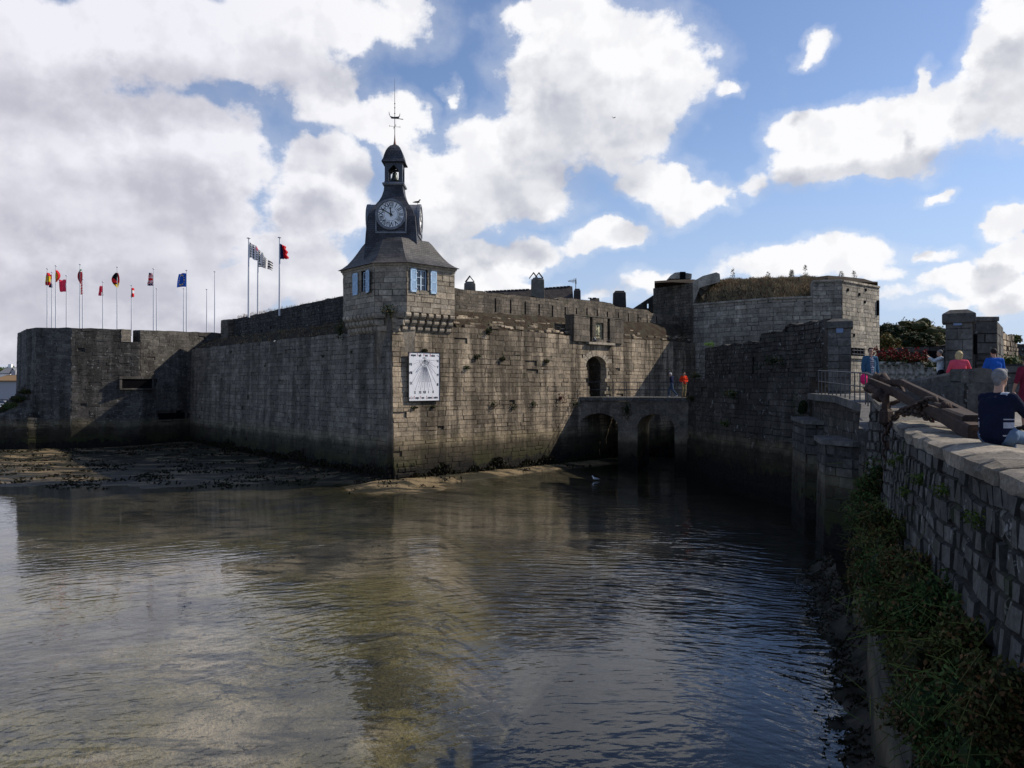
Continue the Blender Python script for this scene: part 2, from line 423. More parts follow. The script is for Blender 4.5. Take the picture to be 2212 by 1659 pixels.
def text_into(mb, txt, M_, size, mi=0, sx=1., align='CENTER', extr=.004):
    cu = bpy.data.curves.new('t', 'FONT'); cu.body = txt; cu.size = size; cu.align_x = align; cu.align_y = 'CENTER'; cu.extrude = extr; cu.offset = size*.018; cu.resolution_u = 2
    ob = bpy.data.objects.new('t', cu); col.objects.link(ob)
    dg = bpy.context.evaluated_depsgraph_get(); me = bpy.data.meshes.new_from_object(ob.evaluated_get(dg))
    b = len(mb.v)
    for v in me.vertices: mb.v.append(tuple(M_ @ Vector((v.co.x*sx, v.co.y, v.co.z))))
    for p in me.polygons:
        mb.f.append(tuple(b+i for i in p.vertices)); mb.t.append((.5, .5, 0, 1)); mb.m.append(mi)
    bpy.data.objects.remove(ob); bpy.data.curves.remove(cu); bpy.data.meshes.remove(me)
def organic(prims, name, mats, parent, voxel=.018, rule=None, smooth_it=3, M_=None):
    """capsules and ellipsoids grown together into one continuous surface"""
    mb = MB()
    for q in prims:
        if q[0] == 'c':
            _, a, ra, b, rb = q[:5]; a = Vector(a); b = Vector(b)
            k = 5; mb.tube([tr(a, b, i/k) for i in range(k+1)], [tr(ra, rb, i/k) for i in range(k+1)], 12)
            mb.ball(a, ra, 12, 8); mb.ball(b, rb, 12, 8)
        else:
            _, c, r = q[:3]; mb.ball(c, tuple(r), 16, 12, rot=q[3] if len(q) > 3 else None)
    o = mb.build(name, mats, None)
    md = o.modifiers.new('r', 'REMESH'); md.mode = 'VOXEL'; md.voxel_size = voxel; md.use_smooth_shade = True
    sm = o.modifiers.new('s', 'SMOOTH'); sm.factor = .5; sm.iterations = smooth_it
    dg = bpy.context.evaluated_depsgraph_get(); dg.update()
    me = bpy.data.meshes.new_from_object(o.evaluated_get(dg)); bpy.data.objects.remove(o)
    me.name = name; me.materials.clear()
    if not isinstance(mats, (list, tuple)): mats = [mats]
    for m in mats: me.materials.append(m)
    for p in me.polygons:
        p.use_smooth = True
        p.material_index = rule(p.center, p.normal) if rule else 0
    if M_ is not None: me.transform(M_)
    off = wloc(parent) if parent is not None else Vector((0,0,0))
    me.transform(Matrix.Translation(-off)); me.update()
    ob = bpy.data.objects.new(name, me); col.objects.link(ob)
    if parent is not None: ob.parent = parent
    return ob
def tuft(mb, c, r, h, n, dark=.0, lean=(0,0)):
    c = Vector(c)
    for i in range(n):
        a = rnd.uniform(0, 6.283); rr = r*math.sqrt(rnd.random()); b = c+Vector((math.cos(a)*rr, math.sin(a)*rr, 0))
        hh = h*rnd.uniform(.5, 1.15); d = Vector((rnd.gauss(0, .3)+lean[0], rnd.gauss(0, .3)+lean[1], 1))*hh
        w = h*rnd.uniform(.03, .07); s = Vector((math.cos(a*3), math.sin(a*3), 0))*w
        mb.poly([b-s, b+s, b+d*.6+s*.6+Vector((0,0,-.02)), b+d], (rnd.random(), rnd.random(), rnd.uniform(.2, 1)-dark, 1))
def clump(mb, c, r, n, size, droop=0., shell=.5, asp=.55, shade=True, core=0.):
    c = Vector(c)
    if not isinstance(r, tuple): r = (r, r, r)
    s0 = rnd.uniform(0, 90)
    for i in range(n):
        d = Vector((rnd.gauss(0,1), rnd.gauss(0,1), rnd.gauss(0,1))).normalized()
        k = shell+(1-shell)*rnd.random()**.6
        k *= 1+.45*noise.noise(d*1.9+Vector((s0, 0, 0)))
        p = c+Vector((d.x*r[0], d.y*r[1], d.z*r[2]))*k
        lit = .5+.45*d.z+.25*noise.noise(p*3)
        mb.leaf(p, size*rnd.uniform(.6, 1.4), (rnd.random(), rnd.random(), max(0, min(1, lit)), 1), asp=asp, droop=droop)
    if core: mb.ball(c, (r[0]*core, r[1]*core, r[2]*core), 9, 6, (0, .5, 0, 1), jit=.5, seed=s0)

# wall planes of the two curtain walls (meet at the turret corner)
def on_right(px, py, off=0.):
    k = (px-1106)/FPX; return P(px, py, (51.95-1.426*off)/(1.0165-k))
def on_left(px, py, off=0.):
    k = (px-1106)/FPX; return P(px, py, (29.83-1.296*off)/(.825+k))
TR = Vector((.7129, .7013, 0)); NR = Vector((.7013, -.7129, 0))
TL = Vector((.6364, -.7714, 0)); NL = Vector((-.7714, -.6364, 0))
C0 = Vector((-6.81, 44.4, 0))
def ru(px): return (on_right(px, 0).y-44.4)*1.4259
def RP(u, z, off=0): q = C0+TR*u+NR*off; return Vector((q.x, q.y, z))
def LP(u, z, off=0): q = C0-TL*u+NL*off; return Vector((q.x, q.y, z))     # u metres back from the corner

# ================================================================== ramparts
t = thing('rampart_wall', 'sunlit granite curtain wall running from the clock turret corner to the arched gate', 'wall', RP(12, WATER))
gu0, gu1 = ru(1263), ru(1312)
def gskip(u, z): return gu0+.1 < u < gu1-.1 and -1.2 < z < 2.0
mb = MB()
masonry(mb, [RP(0, 0).to_2d(), RP(33.5, 0).to_2d()], WATER-.7, lambda u: 4.12 if u < 4.3 else 3.45+.25*noise.noise(Vector((u*.7, 3, 0)))*(u > 8), .28, .78, .032, .010, .04, .025, skip=gskip,
        backskip=lambda u: gu0-.3 < u < gu1+.3, seed=3, thick=1.6, rag=.12)
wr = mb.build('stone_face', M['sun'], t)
mb = MB()      # battered slope of turf and loose stones behind the coping, climbing to the parapet
for k in range(110):
    u = rnd.uniform(5, 33); s = rnd.random(); z = 3.5+s*.85; off = -.2-s*1.2
    q = RP(u, z, off)
    mb.box(q, (rnd.uniform(.35, .9), rnd.uniform(.3, .5), rnd.uniform(.12, .24)), math.atan2(TR.y, TR.x)+rnd.gauss(0, .08), rt(.1, 1), bev=.04)
mb.build('loose_stone', M['sun'], t)
mb = MB()
n_ = 44
for i in range(n_):
    u0, u1 = 4.5+i*29/n_, 4.5+(i+1)*29/n_
    zz = lambda u, k: [3.42, 3.85, 4.45, 4.6][k]+.16*noise.noise(Vector((u, k*2., 5)))+(.018*u if k > 1 else 0)
    oo = [-.12, -.55, -1.5, -2.1]
    for k in range(3):
        mb.poly([RP(u0, zz(u0, k), oo[k]), RP(u1, zz(u1, k), oo[k]), RP(u1, zz(u1, k+1), oo[k+1]), RP(u0, zz(u0, k+1), oo[k+1])])
mb.build('turf_bank', M['earth'], t)

t2 = thing('rampart_wall', 'long shaded grey curtain wall running back from the turret towards the flag bastion', 'wall', LP(15, WATER))
mb = MB()
masonry(mb, [LP(37.5, 0).to_2d(), LP(0, 0).to_2d()], WATER-.7, lambda u: 4.12 if u > 33.6 else 3.15+.1*noise.noise(Vector((u*.5, 8, 0))), .29, .8, .028, .010, .032, .03, seed=5, thick=1.6, rag=.14)
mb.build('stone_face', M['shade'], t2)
mb = MB()
for i in range(50):
    u0, u1 = 2+i*33/50, 2+(i+1)*33/50
    zz = lambda u, k: [3.1, 3.5, 4.0, 4.1][k]+.18*noise.noise(Vector((u, k*2., 9)))
    oo = [-.1, -.6, -1.8, -2.6]
    for k in range(3):
        mb.poly([LP(u1, zz(u1, k), oo[k]), LP(u0, zz(u0, k), oo[k]), LP(u0, zz(u0, k+1), oo[k+1]), LP(u1, zz(u1, k+1), oo[k+1])])
mb.build('turf_bank', M['earth'], t2)
mb = MB()
for i in range(420):
    u = rnd.uniform(2, 34); k = rnd.random()
    tuft(mb, LP(u, 3.15+k*.95, -.2-k*2.2), .22, .32, 9, .25)
g = mb.build('grass', M['grass'], None); tag(g, 'rough dry grass along the ledge of the shaded curtain wall', 'grass', kind='stuff')
mb = MB()
for i in range(420):
    u = rnd.uniform(5, 33); k = rnd.random()
    tuft(mb, RP(u, 3.55+k*.95, -.3-k*1.2), .2, .22, 8, .1)
g = mb.build('grass', M['grass'], None); tag(g, 'brown grass along the broken ledge of the sunlit wall', 'grass', kind='stuff')

# upper parapets set back on both walls
t = thing('parapet_wall', 'loopholed upper parapet wall set back above the sunlit curtain wall', 'wall', RP(15, 4.3, -1.9))
mb = MB()
px_slit = [c/1.659*.54+972 for c in (190, 295, 396, 492, 584, 672, 749, 822, 892, 962, 1037, 1106, 1172, 1235, 1300)]
def ru2(px): k = (px-1106)/FPX; Y = (51.95+1.426*1.9)/(1.0165-k); p = P(px, 0, Y); return (Vector((p.x, p.y, 0))-RP(0, 0, -1.9)).dot(TR)
sl = [(ru2(x), .13, 4.85, 5.7) for x in px_slit]
masonry(mb, [RP(1.5, 0, -1.9).to_2d(), RP(37, 0, -1.9).to_2d()], 4.0, lambda u: 6.1+(.22 if 14.5 < u < 21 else 0)-(.25 if u > 26 else 0), .2, .5, .014, .008, .02, 0, slits=sl, seed=9, thick=.7, backing=.45, rag=.12)
mb.build('stone_face', M['upper'], t)
mb = MB(); 
for (u, w, a, b) in sl:
    mb = MB(); mb.M = frameM(RP(1.5+u, 5.28, -1.97), TR); mb.box((0, 0, .03), (.11, .95, .1)); mb.build('loophole', M['void'], t)
t = thing('parapet_wall', 'dark ivy edged upper wall rising to the left side of the clock turret', 'wall', LP(15, 4, -2.6))
mb = MB()
masonry(mb, [LP(31.5, 0, -2.4).to_2d(), LP(1., 0, -2.4).to_2d()], 3.6, lambda u: 5.75+.014*u, .2, .45, .035, .015, .03, 0, seed=12, thick=.9, rag=.1)
mb.build('stone_face', M['dark'], t)
mb = MB()
for i in range(260): tuft(mb, LP(rnd.uniform(1.5, 31), 5.85+.2*rnd.random(), -2.6-rnd.random()*.5), .12, .2, 6, .2)
mb.build('grass_fringe', M['grass'], t)
# end blocks of that wall at the left
mb = MB()
q = LP(31.5, 0, -2.4)
masonry(mb, [(q.x-1.3, q.y+.9), (q.x-.1, q.y-.5), (q.x+1.5, q.y-.1)], 3.0, 5.75, .22, .5, .03, .015, .02, seed=13, thick=1.5, rag=.1)
mb.build('end_block', M['upper'], t)
mb = MB()
masonry(mb, [P(477, 0, 74).to_2d(), P(503, 0, 71).to_2d()], 2.5, 5.6, .25, .5, .03, .015, .02, seed=14, thick=1.5, rag=.1)
mb.build('end_block', M['dark'], t)

# ---------------------------------------------------------------- gate frontispiece
t = thing('gatehouse_front', 'ashlar gate front with round arched doorway, drawbridge slots and carved panel', 'gateway', RP(ru(1288), -.9, .1))
G = frameM(RP(0, 0, 0), TR)          # local x = u along wall, y = z, z = outwards
def gx(px): return ru(px)
xl, xr = gx(1264), gx(1308.7); xm = (xl+xr)/2; rw = (xr-xl)/2
zb_ = on_right(1285, 857).z; zs = on_right(1285, 792).z; zap = on_right(1285, 769).z
mb = MB(); mb.M = G
X0, X1 = gx(1258), gx(1321); ZT = on_right(1290, 746).z
# surround: voussoirs round the arch and jamb stones
nv = 13
for i in range(nv):
    a0, a1 = math.pi*(1-i/nv), math.pi*(1-(i+1)/nv); g = .012
    def e(a, k): return (xm+math.cos(a)*(rw+k), zs+math.sin(a)*((zap-zs)+k))
    def o_(a):
        c, s_ = math.cos(a), math.sin(a); kx = ((X1-xm) if c > 0 else (xm-X0))/max(.001, abs(c)); kz = (ZT-zs)/max(.001, s_); k = min(kx, kz); return (xm+c*k, zs+s_*k)
    mb.slab([e(a0-g, 0), e(a1+g, 0), e(a1+g, .42), e(a0-g, .42)], -.5, .06+rnd.uniform(0, .02), rt(.5, 1))
    pa, pb = o_(a0-g), o_(a1+g)
    mb.slab([e(a0-g, .43), e(a1+g, .43), pb, pa], -.3, .035+rnd.uniform(0, .01), rt(.4, 1))
z = zb_-.2
while z < zs-.05:
    h = min(.36, zs-z)
    for (a, b) in ((X0, xl), (xr, X1)): mb.slab([(a, z+.01), (b, z+.01), (b, z+h-.01), (a, z+h-.01)], -1.6, .05+rnd.uniform(0, .02), rt(.3, 1))
    z += h
# sill string course over the arch
sx0, sx1 = gx(1265), gx(1321); zsl = on_right(1290, 743).z
mb.slab([(sx0, zsl-.06), (sx1, zsl-.06), (sx1, zsl+.1), (sx0, zsl+.1)], 0, .34, rt(.4, .8))
mb.build('arch_surround', M['turret'], t)
# passage walls and vault behind the arch
mb = MB(); mb.M = G
arc = [(xm+math.cos(math.pi*i/12)*rw, zs+math.sin(math.pi*i/12)*(zap-zs)) for i in range(13)]
outl = [(xr, zb_)]+arc+[(xl, zb_)]
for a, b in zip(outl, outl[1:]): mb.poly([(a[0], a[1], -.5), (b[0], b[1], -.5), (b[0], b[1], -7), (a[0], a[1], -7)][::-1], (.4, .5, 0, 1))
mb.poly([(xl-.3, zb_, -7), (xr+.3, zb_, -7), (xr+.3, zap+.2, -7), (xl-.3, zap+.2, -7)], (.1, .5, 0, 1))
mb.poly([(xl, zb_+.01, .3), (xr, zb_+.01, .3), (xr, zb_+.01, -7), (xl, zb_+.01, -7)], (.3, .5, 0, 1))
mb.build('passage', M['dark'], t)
# raised blocks with the two drawbridge slots and the niche between them
mb = MB(); mb.M = G
zt_ = on_right(1285, 686).z; fx = lambda c: gx((2250+c/3.318)*.54)
for (a, b, zlo) in ((fx(120), fx(333), zsl+.1), (fx(366), fx(412), zsl+.1), (fx(516), fx(566), zsl+.1), (fx(600), fx(782), zsl+.1)):
    z = zlo
    while z < zt_-.05:
        h = min(.42*rnd.uniform(.85, 1.1), zt_-z)
        if zt_-z-h < .12: h = zt_-z
        x = a
        while x < b-.02:
            w = min(.75*rnd.uniform(.7, 1.2), b-x)
            if b-x-w < .2: w = b-x
            mb.slab([(x+.008, z+.008), (x+w-.008, z+.008), (x+w-.008, z+h-.008), (x+.008, z+h-.008)], -.6, .2+rnd.uniform(0, .02), rt(.0, .9)); x += w
        z += h
zn0, zn1 = on_right(1290, 648+ (1200*.54-648) + 525/3.318*.54).z, on_right(1290, 648+305/3.318*.54).z
mb.slab([(fx(412), zn1), (fx(516), zn1), (fx(516), zt_), (fx(412), zt_)], -.6, .2, rt(.3, .7))
mb.slab([(fx(412), zsl+.1), (fx(516), zsl+.1), (fx(516), zn0), (fx(412), zn0)], -.6, .2, rt(.5, .9))
mb.slab([(fx(120), zt_), (fx(782), zt_), (fx(782), zt_+.08), (fx(120), zt_+.08)], -.6, .24, rt(.2, .6))
mb.build('panel_blocks', M['upper'], t)
mb = MB(); mb.M = G
for (a, b) in ((fx(333), fx(366)), (fx(566), fx(600))): mb = MB(); mb.M = G; mb.slab([(a, zsl+.1), (b, zsl+.1), (b, zt_), (a, zt_)], -.4, .03); mb.build('drawbridge_slot', M['void'], t)
mb = MB(); mb.M = G                    # carved relief: crown, shield, supporters, scrolls
xa, xb = fx(412), fx(516); cx_ = (xa+xb)/2; w_ = (xb-xa)/2; hz = (zn1-zn0)
mb.slab([(xa, zn0), (xb, zn0), (xb, zn1), (xa, zn1)], -.3, .03)
def lump(x, z, a, b, d=.07): mb.ball((cx_+x*w_, zn0+z*hz, .04), (a*w_, b*hz, d), 10, 7, jit=.4, seed=x*9+z)
lump(0, .82, .22, .07); lump(-.2, .88, .07, .05); lump(.2, .88, .07, .05); lump(0, .92, .07, .05)
lump(0, .5, .34, .2, .05); lump(0, .28, .24, .08)
for s in (-1, 1):
    for k in range(9): lump(s*rnd.uniform(.5, .85), .08+k*.1, .16, .045)
for k in range(8): lump(-.7+k*.2, .07+.03*(k % 2), .14, .04)
M['relief'] = plain('relief_stone', (.36, .34, .23), .9, .1, 0, .4, 8, .02)
mb.build('carved_panel', M['relief'], t, True)

# ================================================================== flag bastion (far left)
BA = [P(38, 0, 72).to_2d(), P(58, 0, 66).to_2d(), P(78, 0, 64.6).to_2d(), P(155, 0, 64.8).to_2d(), P(300, 0, 67.2).to_2d(), P(420, 0, 71.5).to_2d(), P(500, 0, 74.5).to_2d()]
t = thing('bastion', 'dark weathered bastion with gun slits below the row of flags', 'bastion', (BA[3].x, BA[3].y, WATER))
pb = Path(BA)
def bu(px):                             # path length at picture column px
    k = (px-1106)/FPX
    for i in range(len(pb.p)-1):
        a, b = pb.p[i], pb.p[i+1]; fa, fb = a.x-k*a.y, b.x-k*b.y
        if fa*fb <= 0 and fa != fb: return pb.u[i]+(pb.u[i+1]-pb.u[i])*fa/(fa-fb)
    return 0
def bz(px, py):
    q = pb.at(bu(px)); return (829.5-py)/FPX*q.y
e1 = (bu(262), bu(325), bz(290, 838), bz(290, 820)); e2 = (bu(338), bu(397), bz(370, 905), bz(370, 888))
c1, c2 = bu(283), bu(302)
def bsk(u, z): return any(a-.1 < u < b+.1 and lo < z < hi for a, b, lo, hi in (e1, e2))
mb = MB()
ztop = lambda u: (3.6 if c1 < u < c2 else 4.62+max(0, (u-pb.u[4])*.02))
pts2 = list(BA)
def withcuts(path, cuts):
    us = sorted(set(path.u+list(cuts))); return [path.at(u) for u in us]
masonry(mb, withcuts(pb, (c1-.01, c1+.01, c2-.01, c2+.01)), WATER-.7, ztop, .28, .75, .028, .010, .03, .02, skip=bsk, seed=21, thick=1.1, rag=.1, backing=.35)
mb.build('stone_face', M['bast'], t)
mb = MB()
for (a, b, lo, hi) in (e1, e2):
    q = pb.at((a+b)/2, .1); d = (pb.at(b)-pb.at(a)).normalized(); mb.M = frameM((q.x, q.y, (lo+hi)/2), d)
    L = b-a; H = hi-lo
    mb.box((0, 0, .0), (L, H*1.1, .12), mi=1)
    mb.box((0, H/2+.14, .0), (L+.5, .2, .3), tint=(.5, .5, 0, 1), bev=.02); mb.box((0, -H/2-.1, .02), (L+.4, .14, .35), tint=(.4, .5, 0, 1), bev=.02)
    for s in (-1, 1): mb.box((s*(L/2+.1), 0, -.0), (.2, H*1.1, .22), tint=(.5, .5, 0, 1), bev=.02)
    mb.build('gun_slit', [M['bast'], M['void']], t); mb = MB()
mb = MB()      # platform
mb.loft([[(v.x, v.y, 3.0) for v in [pb.at(u, -1.0) for u in pb.u]]+[(-20, 92, 3.0), (-46, 92, 3.)], [(v.x, v.y, 3.05) for v in [pb.at(u, -1.0) for u in pb.u]]+[(-20, 92, 3.05), (-46, 92, 3.05)]])
mb.build('platform', M['earth'], t)
# merlon dressing beside the embrasure, its sunlit side put into the pale colour
mb = MB()
q = pb.at(c1-.02, .03); mb.M = frameM((q.x, q.y, 4.12), pb.at(c1)-pb.at(c1-1))
for k in range(9): mb.box((-.35, -.5+k*.12, .0), (.75+rnd.uniform(-.1, .05), .09, .08), tint=(.9+.1*rnd.random(), .1, 0, 1))
mb.build('merlon_facing', M['turret'], t)
# low outer wall and rubble slope at the far left
t = thing('sea_wall', 'low outer sea wall at the left edge below the overgrown rubble slope', 'wall', P(20, 1000, 59))
mb = MB()
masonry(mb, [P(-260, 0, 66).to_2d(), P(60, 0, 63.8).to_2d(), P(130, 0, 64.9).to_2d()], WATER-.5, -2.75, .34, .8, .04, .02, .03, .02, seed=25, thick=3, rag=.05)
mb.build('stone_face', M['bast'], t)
mb = MB()
for i in range(10):
    a = i/10
    for k in range(14):
        x = tr(-8, 66, k/13.); top = tr(893, 836, max(0, min(1, (x)/66)))
        q = P(x+rnd.uniform(-2, 2), tr(top, 903, a), tr(66.2, 64.2, a)); mb.box(q, (.75, .5, .42), rnd.gauss(0, .15), rt(0, .8), bev=.05)
mb.build('rubble_slope', M['bast'], t)
for i, (x, y, r) in enumerate(((8, 888, .9), (24, 878, .9), (40, 862, .7), (54, 846, .5))):
    b = thing('bush', ['yellow green bush lowest on the rubble slope at the left edge', 'second bush up the rubble slope at the left edge', 'third bush up the rubble slope, below the small one', 'small bush at the top of the rubble slope against the bastion'][i], 'bush', P(x, y, 65), 'bushes on the rubble slope')
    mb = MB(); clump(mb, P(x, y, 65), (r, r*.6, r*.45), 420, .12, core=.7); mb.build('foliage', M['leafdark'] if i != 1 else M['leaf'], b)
# ================================================================== clock turret
A_, B_, C_, D_, E_ = [Vector(v) for v in ((-10.26, 47.8), (-7.84, 44.87), (-5.96, 44.55), (-3.43, 47.03), (-6.7, 50.6))]
TC = Vector((-7.15, 48.0))
t = thing('clock_turret', 'granite corner turret with slate roof, clock faces, open belfry and weathervane spire', 'tower', (TC.x, TC.y, 3.0))
zbot, zeave = 4.08, 6.62
wins = {}
def onface(p, q, px):                    # distance along face p->q of picture column px
    k = (px-1106)/FPX; fa, fb = p.x-k*p.y, q.x-k*q.y; return (q-p).length*fa/(fa-fb)
uR0, uR1 = onface(C_, D_, 900), onface(C_, D_, 923); uL0, uL1 = onface(A_, B_, 781), onface(A_, B_, 793)
yR = (C_+(D_-C_)*((uR0+uR1)/2/(D_-C_).length)).y; yL = (A_+(B_-A_)*((uL0+uL1)/2/(B_-A_).length)).y
zR = ((829.5-632)/FPX*yR, (829.5-583)/FPX*yR); zL = ((829.5-634)/FPX*yL, (829.5-587)/FPX*yL)
pt = Path([A_, B_, C_, D_])
def tsk(u, z):
    a = pt.u[2]; return (uL0 < u < uL1 and zL[0] < z < zL[1]) or (a+uR0 < u < a+uR1 and zR[0] < z < zR[1])
mb = MB()
slt = [((uL0+uL1)/2, uL1-uL0, zL[0], zL[1]), (pt.u[2]+(uR0+uR1)/2, uR1-uR0, zR[0], zR[1])]
masonry(mb, pt, zbot, zeave, .318, .72, .018, .01, .012, 0, slits=slt, seed=31, thick=.5, backing=.22)
masonry(mb, [D_, E_], zbot, zeave, .318, .72, .018, .01, .012, 0, seed=32, thick=.4)
masonry(mb, [E_, A_], zbot, zeave, .318, .72, .018, .01, .012, 0, seed=33, thick=.4)
mb.build('wall', M['turret'], t)
mb = MB(); mb.prism([(v.x, v.y) for v in (A_*.995+TC*.005, B_*.9+TC*.1, C_*.9+TC*.1, D_*.995+TC*.005, E_*.9+TC*.1)], zbot, zbot+.05); mb.build('floor_slab', M['dark'], t)
def ringpoly(k, z, grow=0.): return [((TC.x+(v.x-TC.x)*k+grow*(v-TC).normalized().x), (TC.y+(v.y-TC.y)*k+grow*(v-TC).normalized().y), z) for v in (A_, B_, C_, D_, E_)]
mb = MB()
mb.loft([ringpoly(1, 6.60, .04), ringpoly(1, 6.72, .06), ringpoly(1, 6.74, .13), ringpoly(1, 6.86, .16)], (.7, .5, 0, 1))
mb.build('cornice', M['turret'], t)
# corbels: three tiers, each a bracket of its own
def corbels(M0, us, tiers=3):
    for u in us:
        mb = MB(); mb.M = M0
        for k in range(tiers):
            h = .37; out = .52-.17*k; zt = zbot-.01-k*h
            ww = .34; prof = [(0, 0), (out, 0), (out+.04, -.10), (out+.02, -.20), (out-.05, -.29), (out-.15, -h+.01), (0, -h+.01)]
            tt = rt(.3, 1)
            a = [mb.vert((u-ww/2, zt+z, x-.5)) for x, z in prof]; b = [mb.vert((u+ww/2, zt+z, x-.5)) for x, z in prof]
            mb.face(a, tt); mb.face(b[::-1], tt)
            for i in range(len(a)): mb.face((a[i], b[i], b[(i+1)%len(a)], a[(i+1)%len(a)]), tt)
        mb.build('corbel', M['turret'], t)
dR = (D_-C_); nRk = 7
corbels(frameM((C_.x, C_.y, 0), dR), [.12+i*(dR.length-.3)/(nRk-1) for i in range(nRk)])
dL = (B_-A_)
corbels(frameM((A_.x, A_.y, 0), dL), [.2+i*(dL.length-.3)/8 for i in range(9)])
mb = MB(); mb.M = frameM((B_.x, B_.y, 0), C_-B_)
for (x, z, w) in ((.35, 3.9, .7), (1.45, 3.92, .6), (.3, 3.5, .55), (1.5, 3.5, .5), (.5, 3.15, .5), (1.3, 3.15, .4)): mb.box((x, z, -.18), (w, .34, .5), tint=rt(.3, .9), bev=.04)
mb.build('corner_corbel_stones', M['turret'], t)
# windows and shutters
def window(M0, u0, u1, z0, z1, sh, nm):
    w, h = u1-u0, z1-z0; cx = (u0+u1)/2; cz = (z0+z1)/2
    wd = MB(); wd.M = M0
    wf = .06
    for (x, z, a, b) in ((cx-w/2+wf/2, cz, wf, h), (cx+w/2-wf/2, cz, wf, h), (cx, z0+wf/2, w, wf), (cx, z1-wf/2, w, wf), (cx, cz, .09, h)): wd.box((x, z, -.13), (a, b, .06))
    for s in (-1, 1):
        for k in (1, 2): wd.box((cx+s*w/4, z0+h*k/3, -.125), (w/2-.06, .035, .035))
    o = wd.build('window', M['winframe'], t)
    pn = MB(); pn.M = M0; pn.box((cx, cz, -.16), (w-.04, h-.04, .01)); pn.build('pane', M['pane'], o)
    cu = MB(); cu.M = M0
    for s in (-1, 1): cu.slab([(cx+s*.03, z1-.08), (cx+s*(w/2-.06), z1-.08), (cx+s*(w/2-.06), z0+h*.3), (cx+s*w*.33, z0+h*.45)][::(1 if s < 0 else -1)], -.25, -.24)
    cu.build('curtain', M['dial'], o)
    sl_ = MB(); sl_.M = M0; sl_.box((cx, z0-.05, -.03), (w+.16, .09, .14)); sl_.build('sill', M['turret'], o)
    for (a, b, ang) in sh:
        m = MB(); Wd = b-a; hinge = b if b < cx else a
        m.M = M0 @ Matrix.Translation((hinge, cz, .06)) @ Matrix.Rotation(ang, 4, 'Y')
        sx = -1 if b < cx else 1; H = h+.03
        for zz in (-H/2+.05, H/2-.05, 0): m.box((sx*Wd/2, zz, 0), (Wd, .10 if zz else .08, .045))
        for xx in (.03, Wd-.03): m.box((sx*xx, 0, 0), (.06, H, .045))
        m.box((sx*Wd/2, 0, -.012), (Wd-.1, H-.05, .012))
        k = -H/2+.13
        while k < H/2-.12:
            if abs(k) > .05: m.M, sv = m.M, None; m.box((sx*Wd/2, k, .008), (Wd-.12, .028, .022))
            k += .055
        s_ = m.build('shutter', M['shutter'], t)
        hg = MB(); hg.M = m.M
        for zz in (-H*.33, H*.33): hg = MB(); hg.M = m.M; hg.box((sx*.0, zz, .03), (.10, .035, .03)); hg.build('hinge', M['pole'], s_)
window(frameM((C_.x, C_.y, 0), dR), uR0, uR1, zR[0], zR[1], [(onface(C_, D_, 885.5), onface(C_, D_, 898.5), 0.), (onface(C_, D_, 929), onface(C_, D_, 942), 0.)], 'r')
window(frameM((A_.x, A_.y, 0), dL), uL0, uL1, zL[0], zL[1], [(onface(A_, B_, 764), onface(A_, B_, 774.5), 0.), (onface(A_, B_, 792.5), onface(A_, B_, 804.5), -.25)], 'l')
# lower slate roof, concave flare
mb = MB()
prof = [(1.0, 6.86, .34), (.93, 7.0, .27), (.855, 7.22, .2), (.78, 7.54, .14), (.70, 7.93, .09), (.62, 8.36, .04), (.57, 8.58, 0)]
mb.loft([ringpoly(k, z, g) for k, z, g in prof])
mb.build('lower_roof', M['slate_old'], t)
# bell-shaped upper body
mb = MB()
body = [(1.62, 7.0), (1.58, 7.6), (1.53, 8.4), (1.49, 9.0), (1.44, 9.5), (1.40, 9.95), (1.24, 10.35), (1.02, 10.7), (.82, 11.0), (.68, 11.3), (.585, 11.65), (.55, 12.0)]
mb.loft([[(TC.x+sx*h, TC.y+sy*h, z) for sx, sy in ((-1,-1),(1,-1),(1,1),(-1,1))] for h, z in body])
mb.build('upper_roof', M['slate'], t)
mb = MB()
mb.loft([[(TC.x+sx*h, TC.y+sy*h, z) for sx, sy in ((-1,-1),(1,-1),(1,1),(-1,1))] for h, z in ((.56, 11.97), (.64, 12.0), (.67, 12.07), (.64, 12.14), (.55, 12.17))])
mb.build('lead_ledge', M['lead'], t)
